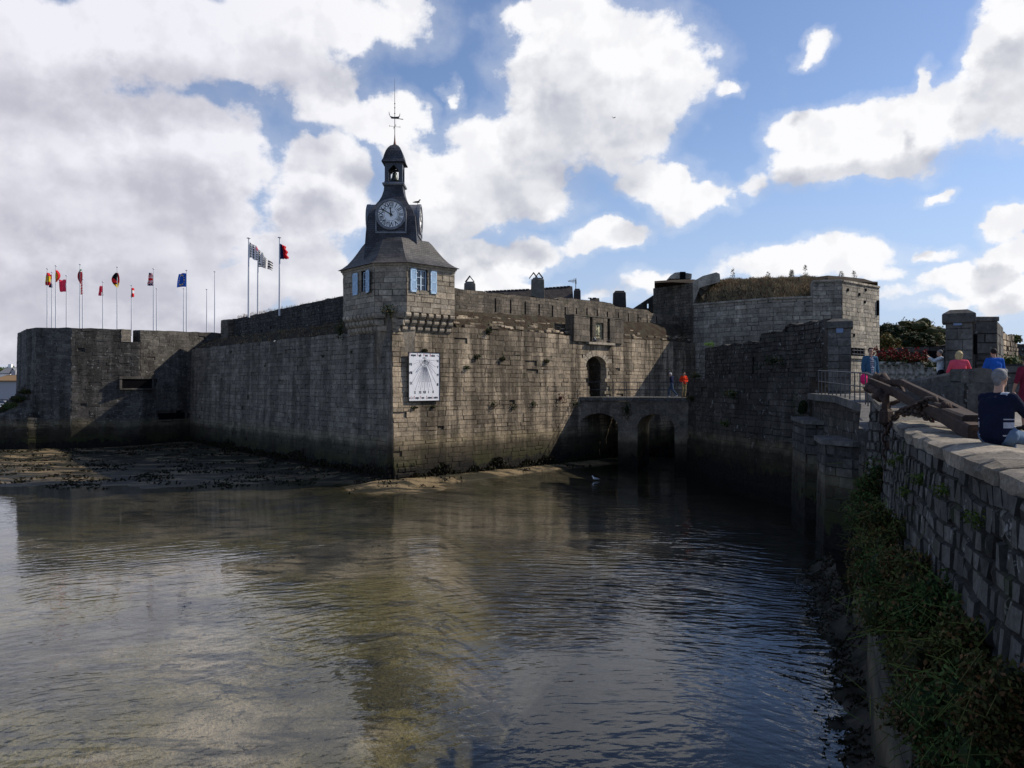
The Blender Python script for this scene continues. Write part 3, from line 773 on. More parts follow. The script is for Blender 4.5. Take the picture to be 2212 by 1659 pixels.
# clock dormers on four sides
def dormer(ang, with_hands=True):
    Md = Matrix.Translation((TC.x, TC.y, 0)) @ Matrix.Rotation(ang, 4, 'Z') @ Matrix(((1,0,0,0),(0,0,-1,0),(0,1,0,0),(0,0,0,1)))   # local x, y=z, z=outwards(-y)
    r = .90; zc = 10.02
    out = [(-r, 8.95)]+[(-r*math.cos(math.pi*i/18), zc+r*math.sin(math.pi*i/18)) for i in range(19)]+[(r, 8.95)]
    m = MB(); m.M = Md; m.slab(out, .3, 1.52); m.build('clock_dormer', M['slate'] if ang == 0 else M['lead'], t)
    m = MB(); m.M = Md
    for i in range(28):
        a0, a1 = 2*math.pi*i/28, 2*math.pi*(i+1)/28
        P_ = lambda a, k: (k*math.cos(a), zc+k*math.sin(a))
        m.slab([P_(a0, .79), P_(a0, .92), P_(a1, .92), P_(a1, .79)], 1.45, 1.62)
    for s in (-1, 1): m.slab([(s*.84, zc), (s*.92, zc), (s*.92, 9.0), (s*.84, 9.0)], 1.45, 1.58)
    m.slab([(-.92, 8.9), (.92, 8.9), (.92, 9.0), (-.92, 9.0)], 1.4, 1.56)
    m.build('clock_surround', M['lead'], t)
    m = MB(); m.M = Md; rr = .785
    m.slab([(rr*math.cos(2*math.pi*i/48), zc+rr*math.sin(2*math.pi*i/48)) for i in range(48)], 1.5, 1.56)
    f = m.build('clock_face', M['dial'], t)
    m = MB(); m.M = Md
    for k in range(12):
        a = math.pi/2-k*math.pi/6+math.pi/12
        d = Vector((math.cos(a), math.sin(a))); s = Vector((-d.y, d.x))*.008
        m.slab([tuple(d*.40+Vector((0, zc))-s), tuple(d*.76+Vector((0, zc))-s), tuple(d*.76+Vector((0, zc))+s), tuple(d*.40+Vector((0, zc))+s)], 1.555, 1.564)
    for q0, q1 in ((.385, .40), (.765, .785)):
        for i in range(40):
            a0, a1 = 2*math.pi*i/40, 2*math.pi*(i+1)/40
            m.slab([(q*math.cos(a), zc+q*math.sin(a)) for q, a in ((q0, a0), (q1, a0), (q1, a1), (q0, a1))], 1.555, 1.564)
    for k, s_ in enumerate(('XII', 'I', 'II', 'III', 'IIII', 'V', 'VI', 'VII', 'VIII', 'IX', 'X', 'XI')):
        a = math.pi/2-k*math.pi/6
        MM = Md @ Matrix.Translation((.575*math.cos(a), zc+.575*math.sin(a), 1.562)) @ Matrix.Rotation(a-math.pi/2, 4, 'Z')
        text_into(m, s_, MM, .40, 0, .62 if len(s_) > 2 else .8)
    if ang == 0: text_into(m, 'ULT', Md @ Matrix.Translation((.13, zc+.14, 1.562)), .10)
    m.build('numerals', M['black'], f)
    m = MB(); m.M = Md
    for hr, L, w in ((11+50/60, .44, .05), (10., .66, .042)):
        a = math.pi/2-hr*math.pi/6; d = Vector((math.cos(a), math.sin(a))); s = Vector((-d.y, d.x)); o0 = Vector((0, zc))
        m.slab([tuple(o0-d*.14-s*w*.6), tuple(o0+d*L*.75-s*w*.5), tuple(o0+d*L*.78-s*w*1.25), tuple(o0+d*L), tuple(o0+d*L*.78+s*w*1.25), tuple(o0+d*L*.75+s*w*.5), tuple(o0-d*.14+s*w*.6)], 1.57, 1.59)
    m.slab([(.07*math.cos(i*.523), zc+.07*math.sin(i*.523)) for i in range(12)], 1.565, 1.60)
    m.build('clock_hands', M['black'], f)
for a in (0, math.pi/2, -math.pi/2): dormer(a)
# belfry
mb = MB(); hb = .53
for z0, z1, h in ((12.15, 12.24, .55),): mb.box((TC.x, TC.y, (z0+z1)/2), (2*h, 2*h, z1-z0))
for sx in (-1, 1):
    for sy in (-1, 1): mb.box((TC.x+sx*(hb-.11), TC.y+sy*(hb-.11), 12.8), (.22, .22, 1.2))
for ang in range(4):
    MM = Matrix.Translation((TC.x, TC.y, 0)) @ Matrix.Rotation(ang*math.pi/2, 4, 'Z') @ Matrix(((1,0,0,0),(0,0,-1,0),(0,1,0,0),(0,0,0,1)))
    mb.M = MM
    for s in (-1, 1): mb.slab([(s*(hb-.22), 12.9), (s*.0, 13.25), (0, 13.42), (s*(hb-.22), 13.42)][::s], hb-.12, hb)
mb.M = Matrix.Identity(4)
mb.build('belfry', M['zinc'], t)
mb = MB()
cap_ = [(.70, 13.38), (.70, 13.44), (.62, 13.6), (.56, 13.85), (.48, 14.1), (.37, 14.32), (.24, 14.48), (.1, 14.57)]
mb.loft([[(TC.x+sx*h, TC.y+sy*h, z) for sx, sy in ((-1,-1),(1,-1),(1,1),(-1,1))] for h, z in cap_])
mb.build('belfry_roof', M['slate'], t)
mb = MB(); mb.lathe((TC.x, TC.y, 12.38), [(.01, 0), (.27, .0), (.285, .02), (.24, .10), (.18, .22), (.155, .36), (.14, .47), (.08, .53), (.01, .54)], 20)
b_ = mb.build('bell', M['bronze'], t, True)
mb = MB(); mb.box((TC.x, TC.y, 13.0), (.7, .09, .14)); mb.tube([(TC.x, TC.y, 12.9), (TC.x, TC.y, 13.0)], .04); mb.tube([(TC.x, TC.y, 12.9), (TC.x+.03, TC.y, 12.45), (TC.x+.06, TC.y, 12.27)], .02); mb.ball((TC.x+.06, TC.y, 12.27), .045)
mb.build('headstock', M['iron'], b_)
mb = MB(); mb.lathe((TC.x, TC.y, 14.52), [(.14, 0), (.085, .12), (.05, .3), (.03, .6), (.015, .85)], 10); mb.build('spire', M['copper'], t, True)
mb = MB(); X, Y = TC
mb.tube([(X, Y, 15.2), (X, Y, 17.1), (X-.02, Y, 18.6)], [.022, .016, .006], 6)
for z in (16.5, 16.85, 17.1): mb.ball((X, Y, z), .04, 8, 5)
vn = mb.build('weathervane', M['iron'], t)
mb = MB()
for a in (R(20), R(110)):
    d = Vector((math.cos(a), math.sin(a), 0))*.33; mb.tube([Vector((X, Y, 15.7))-d, Vector((X, Y, 15.7))+d], .011, 5)
    for s in (-1, 1):
        e_ = Vector((X, Y, 15.7))+d*s
        mb.tube([e_+Vector((0, 0, -.05)), e_+Vector((0, 0, .05)), e_-d*s*.12+Vector((0, 0, .06))], .01, 5)
mb.build('compass_arms', M['iron'], vn)
mb = MB(); mb.M = Matrix.Translation((X, Y, 16.28)) @ Matrix(((1,0,0,0),(0,0,-1,0),(0,1,0,0),(0,0,0,1)))
mb.slab([(-.34, .12), (-.25, -.02), (-.2, -.09), (.22, -.11), (.28, .0), (.30, .08), (.2, .02), (-.1, .01), (-.24, .05)], -.02, .02)
mb.slab([(-.34, .12), (-.30, .12), (-.35, .34), (-.37, .34)], -.01, .01); mb.slab([(.27, .05), (.31, .05), (.33, .22), (.31, .22)], -.01, .01)
mb.slab([(.1, -.10), (.52, -.16), (.52, -.12), (.1, -.06)], -.01, .01)
mb.build('ship', M['iron'], vn)

# rough toe stones at the foot of the corner
mb = MB()
for k in range(16):
    z = WATER+.0+(k//4)*.3; u = (k % 4)*.42+rnd.uniform(-.05, .05)-.1*(k//4 % 2)
    q = RP(max(0, u)+.1, z+.15, .12-.02*(k//4)) if k % 4 else LP(.1, z+.15, .05)
    mb.box(q, (.46, .42, .29), math.atan2(TR.y, TR.x)+rnd.gauss(0, .12), rt(.3, 1), bev=.06)
o = mb.build('corner_footing', M['sun'], None); tag(o, 'loose jumble of footing stones at the sunlit base of the turret corner', 'stones')

# ------------------------------------------------------------------ sundial
def ruo(px): q = on_right(px, 0, .27); return (Vector((q.x, q.y, 0))-Vector((C0.x, C0.y, 0))).dot(TR)
bl, br = ruo(882), ruo(949)
G = frameM(RP(0, 0, .27), TR); za, zb2 = -.98, 1.82
t = thing('sundial', 'tall white sundial board with hour lines, red and black mottoes on the sunlit wall', 'sundial', RP((bl+br)/2, za, .27))
W_, H_ = br-bl, zb2-za; cx_ = (bl+br)/2; cz_ = (za+zb2)/2
mb = MB(); mb.M = G; mb.box((cx_, cz_, .0), (W_, H_, .05)); mb.build('board', M['board'], t)
mb = MB(); mb.M = G
for s in (-1, 1):
    mb.box((cx_+s*(W_/2), cz_, .02), (.04, H_+.04, .06)); mb.box((cx_, cz_+s*H_/2, .02), (W_+.04, .035, .06))
mb.build('frame', M['black'], t)
# zoomed coordinates: board spans x 240..1150 (top) , y 150..1535
def sd(x, y): 
    f = (y-150)/1385; l, r = tr(240, 285, f), tr(1138, 1155, f); return (bl+(x-l)/(r-l)*W_, zb2-f*H_)
mb = MB(); mb.M = G
def line(p, q, w=.012, mi=0):
    p, q = Vector(sd(*p)), Vector(sd(*q)); d = (q-p).normalized(); s = Vector((-d.y, d.x))*w*.33
    mb.slab([tuple(p-s), tuple(q-s), tuple(q+s), tuple(p+s)], .026, .031, mi=mi)
O = (700, 345)
for (x, y) in ((365, 495), (370, 710), (370, 1000), (455, 1225), (600, 1225), (714, 1225), (825, 1225), (960, 1225), (1035, 1020), (1035, 760), (1025, 555), (1030, 380)): line(O, (x, y), .016)
for (x, y) in ((455, 378), (470, 515), (465, 690), (480, 945), (545, 1150), (660, 1150), (762, 1150), (870, 1150), (940, 740), (945, 580), (930, 440)): line((tr(O[0], x, .3), tr(O[1], y, .3)), (x, y), .012)
for (x, y) in ((545, 1000), (600, 1000), (650, 1000), (685, 1000), (735, 1000), (775, 1000), (820, 1000), (860, 1000), (905, 990)): line((tr(O[0], x, .33), tr(O[1], y, .33)), (x, y), .009)
for rr_ in ((75, 110), (145, 205)):
    pr = None
    for i in range(17):
        a = math.pi*i/16; p = (O[0]-rr_[0]*math.cos(a), O[1]+10+rr_[1]*math.sin(a))
        if pr: line(pr, p, .014)
        pr = p
mb.slab([sd(620, 302), sd(690, 322), sd(760, 302), sd(690, 285)], .026, .032)
mb.slab([sd(298, 1447), sd(318, 1475), sd(336, 1447), sd(318, 1420)], .026, .032)
mb.slab([sd(1040, 220), sd(1075, 235), sd(1118, 260), sd(1095, 225), sd(1060, 215)], .026, .032)
mb.build('hour_lines', M['ink'], t)
mb = MB()
for s_, x, y in (('VI', 1078, 385), ('V', 1085, 562), ('IV', 1090, 790), ('III', 1088, 1068), ('II', 962, 1280), ('I', 830, 1282), ('XII', 714, 1285), ('XI', 595, 1290), ('X', 450, 1295), ('IX', 335, 1030), ('VIII', 315, 735), ('VII', 305, 495)):
    p = sd(x, y); mb = MB(); text_into(mb, s_, G @ Matrix.Translation((p[0], p[1], .03)), .21, 0, .85); mb.build('hour_numeral', M['black'], t)
mb = MB()
def motto(words, y, x0, x1):
    txt = ' '.join(words); n = len(txt); 
    wd = [.55+len(w)*1.0 for w in words]; tot = sum(wd); x = x0
    for w, a in zip(words, wd):
        W2 = (x1-x0)*a/tot; p0 = sd(x+4, y); first, rest = w[0], w[1:]
        sxx = W_/898*(W2-8)/(len(w)+.3)/.115
        text_into(mb, first, G @ Matrix.Translation((p0[0], p0[1]+.005, .03)), .235, 1, sxx*.58, 'LEFT')
        p1 = sd(x+4+(W2-8)*1.25/(len(w)+.3), y)
        text_into(mb, rest, G @ Matrix.Translation((p1[0], p1[1], .03)), .20, 0, sxx*.92, 'LEFT')
        x += W2
motto(['Tempus', 'Fugit', 'Velut', 'Umbra'], 228, 262, 1030); mb.build('motto', [M['black'], M['redink']], t)
mb = MB(); motto(['Le', 'Temps', 'Passe', 'Comme', 'Lombre'], 1440, 345, 1135); mb.build('motto', [M['black'], M['redink']], t)

mb = MB(); mb.M = G
g0 = sd(695, 350); g1 = sd(780, 470); g2 = sd(690, 525)
mb.tube([(g0[0], g0[1], .03), (g0[0]+.02, g1[1]+.05, .42)], .013, 6); mb.tube([(g2[0], g2[1], .03), (g0[0]+.02, g1[1]+.05, .42)], .012, 6)
mb.build('gnomon', M['iron'], t)

# ================================================================== birds
def bird(name, label, loc, yaw, s=1., mats='iron', sit=True, group=None):
    t = thing(name, label, 'bird', loc, group)
    MM = Matrix.Translation(loc) @ Matrix.Rotation(yaw, 4, 'Z') @ Matrix.Scale(s, 4)
    pr = [('c', (-.10, 0, .13), .045, (.06, 0, .16), .06), ('c', (.06, 0, .17), .045, (.12, 0, .26), .03), ('e', (.135, 0, .275), (.036, .03, .032)), ('c', (.15, 0, .275), .014, (.19, 0, .265), .006),
          ('c', (-.1, 0, .13), .03, (-.25, 0, .10), .015)]
    organic(pr, 'body', M[mats], t, .012, M_=MM, smooth_it=1)
    mb = MB(); mb.M = MM
    for s_ in (-1, 1):
        mb.loft([[(.06, s_*.055, .2), (.05, s_*.07, .12), (.06, s_*.05, .12)], [(-.12, s_*.05, .17), (-.12, s_*.055, .10), (-.12, s_*.04, .1)], [(-.27, s_*.02, .11), (-.27, s_*.02, .10), (-.27, s_*.015, .1)]])
    mb.build('wing', M['greyfeather'] if mats == 'feather' else M['iron'], t)
    if sit:
        mb = MB(); mb.M = MM
        for s_ in (-1, 1): mb.tube([(0, s_*.025, .1), (.01, s_*.025, 0)], .007, 5); mb.box((.03, s_*.025, .005), (.06, .03, .01))
        mb.build('leg', M['copper'], t)
M['feather'] = plain('white_feather', (.72, .72, .71), .8, .1, 0, .05)
M['greyfeather'] = plain('grey_feather', (.40, .41, .43), .8, .1, 0, .1)
bird('jackdaw', 'black bird standing on top of the right clock dormer', (TC.x+1.4, TC.y-.1, 10.91), R(25), 1.15)
q = P(1285, 1036, 46); bird('gull', 'white gull floating on the water in front of the bridge arches', (q.x, q.y, WATER-.03), R(190), 1.05, 'feather', False)
q = RP(fx(405), zsl+.1, .28); bird('pigeon', 'pigeon on the left end of the ledge under the carved gate panel', q, R(210), 1.2, 'greyfeather', True, 'pigeons on the gate ledge')
q = RP(fx(590), zsl+.1, .28); bird('pigeon', 'pigeon on the right end of the ledge under the carved gate panel', q, R(30), 1.2, 'iron', True, 'pigeons on the gate ledge')
# ================================================================== flags
def flagmat(name, c):
    m, nt = newmat(name); n = N(nt)
    p = n('ShaderNodeBsdfPrincipled', {'Base Color': c, 'Roughness': .8, 'Specular IOR Level': .1})
    tl = n('ShaderNodeBsdfTranslucent', {'Color': c}); mx = n('ShaderNodeMixShader', {0: .35, 1: p.outputs[0], 2: tl.outputs[0]})
    n('ShaderNodeOutputMaterial', {'Surface': mx.outputs[0]}); return m
FC = {'w': (.75, .75, .76), 'r': (.62, .03, .04), 'y': (.80, .58, .03), 'n': (.02, .03, .10), 'k': (.012, .012, .014), 'b': (.02, .09, .42), 'g': (.03, .25, .08), 'm': (.30, .03, .04), 'p': (.70, .06, .12)}
FM = {k: flagmat('flag_cloth_'+{'w': 'white', 'r': 'red', 'y': 'yellow', 'n': 'navy', 'k': 'black', 'b': 'blue', 'g': 'green', 'm': 'maroon', 'p': 'crimson'}[k], v) for k, v in FC.items()}
keys = list(FC)
def star(u, v, cu, cv, r): return abs(u-cu)+abs(v-cv) < r
def d_spain(u, v): return 'y' if .25 < v < .75 else 'r'
def d_mix(u, v): return 'r' if v > .62 else 'w' if v > .33 else 'n'
def d_spain2(u, v): return 'r' if u > .45+.2*v else 'y'
def d_swiss(u, v): return 'w' if (abs(u-.16) < .05 and .35 < v < .72) else 'p'
def d_it(u, v): return 'g' if v > .93 else 'w' if v > .84 else ('m' if u < .8 or v < .4 else 'r')
def d_usa(u, v): return 'r' if int(v*9+u*1.5) % 2 else 'w'
def d_den(u, v): return 'w' if (.30 < u < .52 and v > .75) or (v < .36 and u < .62) else 'p'
def d_ger(u, v): return 'k' if v > .5+.35*(u-.5) and u > .18 else 'r' if v > .3 else 'y' if v < .22 or u < .35 else 'k'
def d_can(u, v): return 'w' if (.42 < v < .74 and u > .35) else 'r'
def d_uk(u, v):
    x, y = (u-.5)*2, (v-.5)*2
    if abs(y) < .2 or abs(x) < .12: return 'r'
    if abs(y) < .36 or abs(x) < .22: return 'w'
    d = abs(abs(y)-abs(x)); return 'r' if d < .08 else 'w' if d < .25 else 'n'
def d_eu(u, v):
    for k in range(12):
        a = k*math.pi/6
        if math.hypot((u-.5)*1.5-.36*math.cos(a), v-.5-.36*math.sin(a)) < .055: return 'y'
    return 'b'
def d_bre(u, v):
    if u < .5 and v > .45 or u < .42:
        cu = (u*16) % 2-1; cv = (v*9+(int(u*8) % 2)*.5) % 1-.5
        return 'k' if abs(cv) < .34 and abs(cu) < .42*(1-abs(cv)*1.2) else 'w'
    return 'k' if int(v*9) % 2 == 0 else 'w'
def d_erm(u, v):
    cu = (u*12) % 2-1; cv = (v*6+(int(u*6) % 2)*.5) % 1-.5
    if .38 < u < .5 and v > .75: return 'p'
    return 'k' if abs(cv) < .34 and abs(cu) < .5*(1-abs(cv)*1.3) else 'w'
def d_str(u, v): return 'k' if int((1-v)*6.5) % 2 == 0 else 'w'
def d_fr(u, v): return 'n' if u < .42 else ('w' if u < .44 else 'r')
def flagpole(px, top, base, Y, flag, design, side, label, group, w0=.05, droop=0., nx=26, nz=22, shape=None, folds=3.):
    b = P(px, base, Y); tz = P(px, top, Y).z; b.z -= .8
    t = thing('flagpole', label, 'flagpole', b, group)
    mb = MB(); mb.tube([b, (b.x, b.y, tr(b.z, tz, .5)), (b.x, b.y, tz)], [w0*1.2, w0, w0*.6], 8); mb.build('pole', M['pole'], t)
    mb = MB(); mb.lathe((b.x, b.y, tz), [(.02, -.02), (w0*2.1, .02), (w0*1.9, .06), (.02, .10)], 10); mb.build('finial', M['pole'], t)
    if flag:
        x0, x1, y0, y1 = flag; A = P(x0, y0, Y); B = P(x1, y1, Y)
        mb = MB(); g = []
        for j in range(nz+1):
            v = j/nz; row = []
            for i in range(nx+1):
                u = i/nx
                if side > 0: X = tr(A.x, B.x, u)
                else: X = tr(B.x, A.x, u)
                Z = tr(B.z, A.z, v)
                dy = math.sin(u*folds*2*math.pi+v*1.2)*.16*(.3+u)
                if shape: X, Z, dy = shape(u, v, X, Z, dy, A, B)
                row.append(mb.vert((X, b.y+dy, Z-droop*u)))
            g.append(row)
        for j in range(nz):
            for i in range(nx):
                k = design((i+.5)/nx, (j+.5)/nz); mb.face((g[j][i], g[j][i+1], g[j+1][i+1], g[j+1][i]), mi=keys.index(k))
        mb.build('flag', [FM[k] for k in keys], t, True)
    return t
GP = 'flagpoles standing on the bastion platform'
def c0(x): return x/1.659*.54
def c0y(y): return (900+y/1.659)*.54
def hang(k=.35):
    def f(u, v, X, Z, dy, A, B):
        cx = (A.x+B.x)/2; pinch = 1-.45*math.sin(math.pi*v)*k+.12*math.sin(v*9); return cx+(X-cx)*(1-.55*max(0, v-.6)/.4)*pinch, Z, dy
    return f
def belly(s):
    def f(u, v, X, Z, dy, A, B):
        w = B.x-A.x; bul = math.sin(math.pi*min(1, max(.04, (1-v)*.95+.03)))**.8
        if s > 0: return A.x+w*.15+(X-A.x-w*.15)*bul, Z, dy
        return B.x-w*.25-(B.x-w*.25-X)*bul, Z, dy
    return f
def kite(u, v, X, Z, dy, A, B):
    H = A.z-B.z; return X, Z+H*(-.33*u*v*(1-v)*2-.02+.02*math.sin(u*7)), dy
def eush(u, v, X, Z, dy, A, B):
    w = B.x-A.x; H = A.z-B.z; return X+w*.22*u*v**2, Z+H*(.03*math.sin(u*6)), dy
specs = [
 (314, 293, 683, (302, 330, 318, 400), d_spain, 1, hang(-.3), 'leftmost flagpole of the bastion row, with red and yellow banded flag hanging', 2.),
 (345, 317, 683, (328, 350, 330, 415), d_mix, -1, hang(.8), 'second flagpole from the left with limp red, white and navy flag', 2.),
 (371, 273, 683, (365, 397, 300, 378), d_spain2, 1, belly(1), 'third flagpole from the left with furled yellow and dark red flag', 2.),
 (441, 338, 683, (398, 441, 362, 442), d_swiss, -1, kite, 'flagpole with crimson flag bearing a small white mark', 1.5),
 (531, 264, 680, (516, 547, 295, 385), d_it, -1, belly(-1), 'tall flagpole with maroon flag hanging furled, white at its top', 2.),
 (549, 360, 680, (535, 552, 385, 462), d_usa, -1, hang(.2), 'flagpole with narrow limp red and white striped flag beside the maroon one', 2.),
 (683, 380, 683, (656, 688, 405, 470), d_den, -1, hang(.2), 'flagpole with small red flag showing a white lower corner', 2.),
 (778, 282, 683, (744, 793, 318, 415), d_ger, -1, belly(-1), 'flagpole with billowing black, red and gold flag', 1.5),
 (873, 403, 686, (868, 890, 418, 478), d_can, 1, hang(.5), 'short flagpole with small furled red and white flag near the gap in the parapet', 2.),
 (1019, 293, 690, (980, 1019, 318, 403), d_uk, -1, hang(.3), 'flagpole with crumpled red, white and navy crossed flag', 2.),
 (1040, 425, 690, None, None, 1, None, 'bare short flagpole just right of the crossed red, white and navy flag', 0),
 (1219, 425, 695, None, None, 1, None, 'bare short flagpole just left of the blue starred flag pole', 0),
 (1238, 303, 697, (1168, 1238, 322, 412), d_eu, -1, eush, 'flagpole with blue flag bearing a ring of yellow stars', 1.2),
 (1372, 430, 700, None, None, 1, None, 'bare short flagpole, the shorter of the last two on the bastion', 0),
 (1425, 312, 703, None, None, 1, None, 'bare tall flagpole, last on the right of the bastion row', 0)]
for (x, tp, bs, fl, ds, sd_, sh, lab, fo) in specs:
    Y = 82 if tp > 350 or x in (345, 441) else 77
    flagpole(c0(x), c0y(tp), c0y(bs), Y, (c0(fl[0]), c0(fl[1]), c0y(fl[2]), c0y(fl[3])) if fl else None, ds, sd_, lab, GP, .055, shape=sh, folds=fo)
def c9(x): return (900+x/3.318)*.54
def sag(u, v, X, Z, dy, A, B):
    H = A.z-B.z
    if u < .28: return X, Z+H*.0, dy
    return X, Z, dy
def brit(u, v, X, Z, dy, A, B):                                   # streams right and sags
    H = A.z-B.z; top = A.z-H*(.30*u+.32*u*u); bot = A.z-H*(.56+.10*u+.33*u*u); return X, tr(bot, top, v)+.05*math.sin(u*16+v*2), dy
def brit2(u, v, X, Z, dy, A, B):
    H = A.z-B.z; top = A.z-H*(.02+.05*u+.35*u*u); bot = A.z-H*(.72+.28*u*u); return X, tr(bot, top, v)+.03*math.sin(u*9), dy
G3 = 'tall flagpoles behind the shaded rampart'
flagpole(c9(315), c9(180), c9(1100), 66, (c9(322), c9(560), c9(225), c9(600)), d_erm, 1, 'tall flagpole with white flag covered in small black ermine spots', G3, .085, shape=brit, nx=72, nz=48)
flagpole(c9(437), c9(440), c9(1100), 67, (c9(437), c9(628), c9(425), c9(610)), d_str, 1, 'tall flagpole with black and white striped flag streaming right', G3, .075, shape=brit2, nx=40, nz=40)
def fren(u, v, X, Z, dy, A, B):
    w = B.x-A.x; H = A.z-B.z; return A.x+w*u*(.55+.45*(1-v)**.6+.1*math.sin(v*14)*u), Z-H*.18*u*v, dy
flagpole(c9(725), c9(172), c9(1070), 62, (c9(727), c9(840), c9(243), c9(452)), d_fr, 1, 'tall flagpole nearest the turret with dark blue and red tricolour flag', G3, .075, shape=fren)

# ================================================================== roofs and chimneys inside the walls
def c18(x, y, Y): return P((1800+x/1.659)*.54, (1050+y/1.659)*.54, Y)
def chimney(x0, x1, yt, yb, Y, label, cowls=0, mat='render', taper=.9):
    a, b = c18(x0, yt, Y), c18(x1, yb, Y); w = b.x-a.x; h = a.z-b.z+1.2; c = Vector(((a.x+b.x)/2, Y, a.z-h/2))
    t = thing('chimney', label, 'chimney', (c.x, c.y, c.z-h/2), 'chimneys behind the sunlit wall')
    mb = MB(); mb.box(c, (w, w*.8, h), tint=(.5, .5, 0, 1), bev=.04, taper=taper); mb.build('stack', M[mat], t)
    mb = MB(); mb.box((c.x, Y, a.z+.03), (w*.8, w*.65, .25), bev=.05, taper=.85); mb.build('cap', M[mat], t)
    if cowls:
        for i in range(cowls):
            m = MB(); cx = c.x+(i-(cowls-1)/2)*w*.38-(w*.1 if cowls > 1 else 0)
            for s in (-1, 1):
                m.M = Matrix.Translation((cx, Y, a.z+.14)) @ Matrix(((1,0,0,0),(0,0,-1,0),(0,1,0,0),(0,0,0,1)))
                m.slab([(s*.42, 0), (s*.36, 0), (0, .48), (0, .56)][::s], -.35, .35)
            m.build('cowl', M['iron'], t)
chimney(92, 172, 140, 190, 70, 'squat chimney with one pointed cowl just right of the clock turret', 1)
chimney(535, 628, 115, 222, 74, 'broad chimney with two pointed cowls in the middle of the long dark roof', 2)
chimney(820, 868, 185, 232, 76, 'low plain chimney beside the television aerial', 0, 'rooftile')
chimney(1080, 1168, 200, 300, 76, 'tall dark tapered chimney standing alone against the sky above the gate', 0, 'rooftile', .88)
def roof(name, label, pts, Y, mat='rooftile', dep=6):
    t = thing('house', label, 'house', c18(pts[0][0], 330, Y))
    mb = MB(); f = [c18(x, y, Y) for x, y in pts]
    a, b = f[0], f[-1]; bk = [Vector((p.x, p.y+dep, p.z-.0)) for p in f]
    # a pitched slope: ridge at the back of the front slope
    lo0, lo1 = Vector((a.x, Y-3, a.z-3)), Vector((b.x, Y-3, b.z-3))
    n_ = len(f)
    for i in range(n_-1):
        mb.poly([Vector((f[i].x, Y-3, f[i].z-3)), Vector((f[i+1].x, Y-3, f[i+1].z-3)), f[i+1], f[i]])
        mb.poly([f[i], f[i+1], Vector((f[i+1].x, Y+3, f[i+1].z-3)), Vector((f[i].x, Y+3, f[i].z-3))])
    mb.build('roof', M[mat], t)
    mb = MB()
    for i in range(int((b-a).length/.35)):
        p = a.lerp(b, i/max(1, int((b-a).length/.35))); mb.box((p.x, p.y, p.z+.02), (.33, .2, .08), bev=.02)
    mb.build('ridge_tiles', M[mat], t)
    mb = MB()
    for p in (a, b): mb.poly([(p.x, Y-3, p.z-3), (p.x, Y+3, p.z-3), p]); 
    mb.box(((a.x+b.x)/2, Y, min(a.z, b.z)-5), (abs(b.x-a.x), 5.8, 4))
    mb.build('wall', M['render'], t)
roof('r', 'house with long dark tiled ridge showing left of the double chimney', [(240, 192), (400, 185), (540, 178)], 76)
roof('r', 'house with dark tiled ridge showing right of the double chimney', [(620, 172), (720, 166), (812, 157)], 77)
roof('r', 'house with short low roof between the aerial and the lone chimney', [(928, 238), (990, 236)], 78)
t = thing('gabled_wall', 'dark sloping gable wall with a narrow slit beside the great bastion', 'wall', c18(1290, 320, 74))
mb = MB(); Y = 74; f = [c18(x, y, Y) for x, y in ((1215, 305), (1352, 215), (1420, 180), (1420, 340), (1215, 340))]
s0, s1 = c18(1309, 275, Y), c18(1317, 303, Y)
mb.poly([f[0], c18(1309, 243, Y), c18(1309, 340, Y), f[4]]); mb.poly([c18(1317, 238, Y), f[1], f[2], f[3], c18(1317, 340, Y)])
mb.poly([c18(1309, 243, Y), c18(1317, 238, Y), c18(1317, 275, Y), c18(1309, 275, Y)]); mb.poly([c18(1309, 303, Y), c18(1317, 303, Y), c18(1317, 340, Y), c18(1309, 340, Y)])
mb.build('stone_face', M['dark'], t)
t = thing('television_aerial', 'thin television aerial on a mast among the rooftops', 'aerial', c18(835, 185, 76))
mb = MB(); a, b = c18(835, 190, 76), c18(835, 108, 76); mb.tube([a, b], .035, 6); mb.build('mast', M['iron'], t)
mb = MB(); l, r_ = c18(785, 124, 76), c18(838, 122, 76); mb.tube([l, r_], .03, 5)
for i in range(7):
    p = l.lerp(r_, i/6); mb.tube([p-Vector((0, .25, .08+.04*i)), p+Vector((0, .25, .08+.04*i))], .022, 4)
mb.build('antenna', M['iron'], t)

# ================================================================== great bastion with grass on top
def c26(x, y, Y): return P((2600+x/1.659)*.54, (1000+y/1.659)*.54, Y)
t = thing('great_bastion', 'massive pale granite bastion topped with a grassy mound, behind the gate bridge', 'bastion', c26(800, 800, 63))
q1 = c26(5, 400, 71); q2 = c26(275, 300, 66.5); q3 = c26(818, 300, 61.5); q4 = c26(1078, 300, 60.5); q5 = c26(1275, 300, 60.0); q6 = c26(1520, 300, 64.0); q7 = c26(1500, 300, 75)
mb = MB()
masonry(mb, [q2.to_2d(), q3.to_2d(), (q4.x+.05, q4.y)], WATER, lambda u: c26(818, 325, 61.5).z, .33, .8, .02, .012, .015, .01, seed=41, thick=1.2)
mb.build('lower_face', M['bigb'], t)
mb = MB(); masonry(mb, [q4.to_2d(), q5.to_2d(), q6.to_2d(), q7.to_2d()], WATER, lambda u: c26(1275, 205, 60).z-(.004*u), .31, .72, .02, .012, .015, .008, seed=42, thick=1.4)
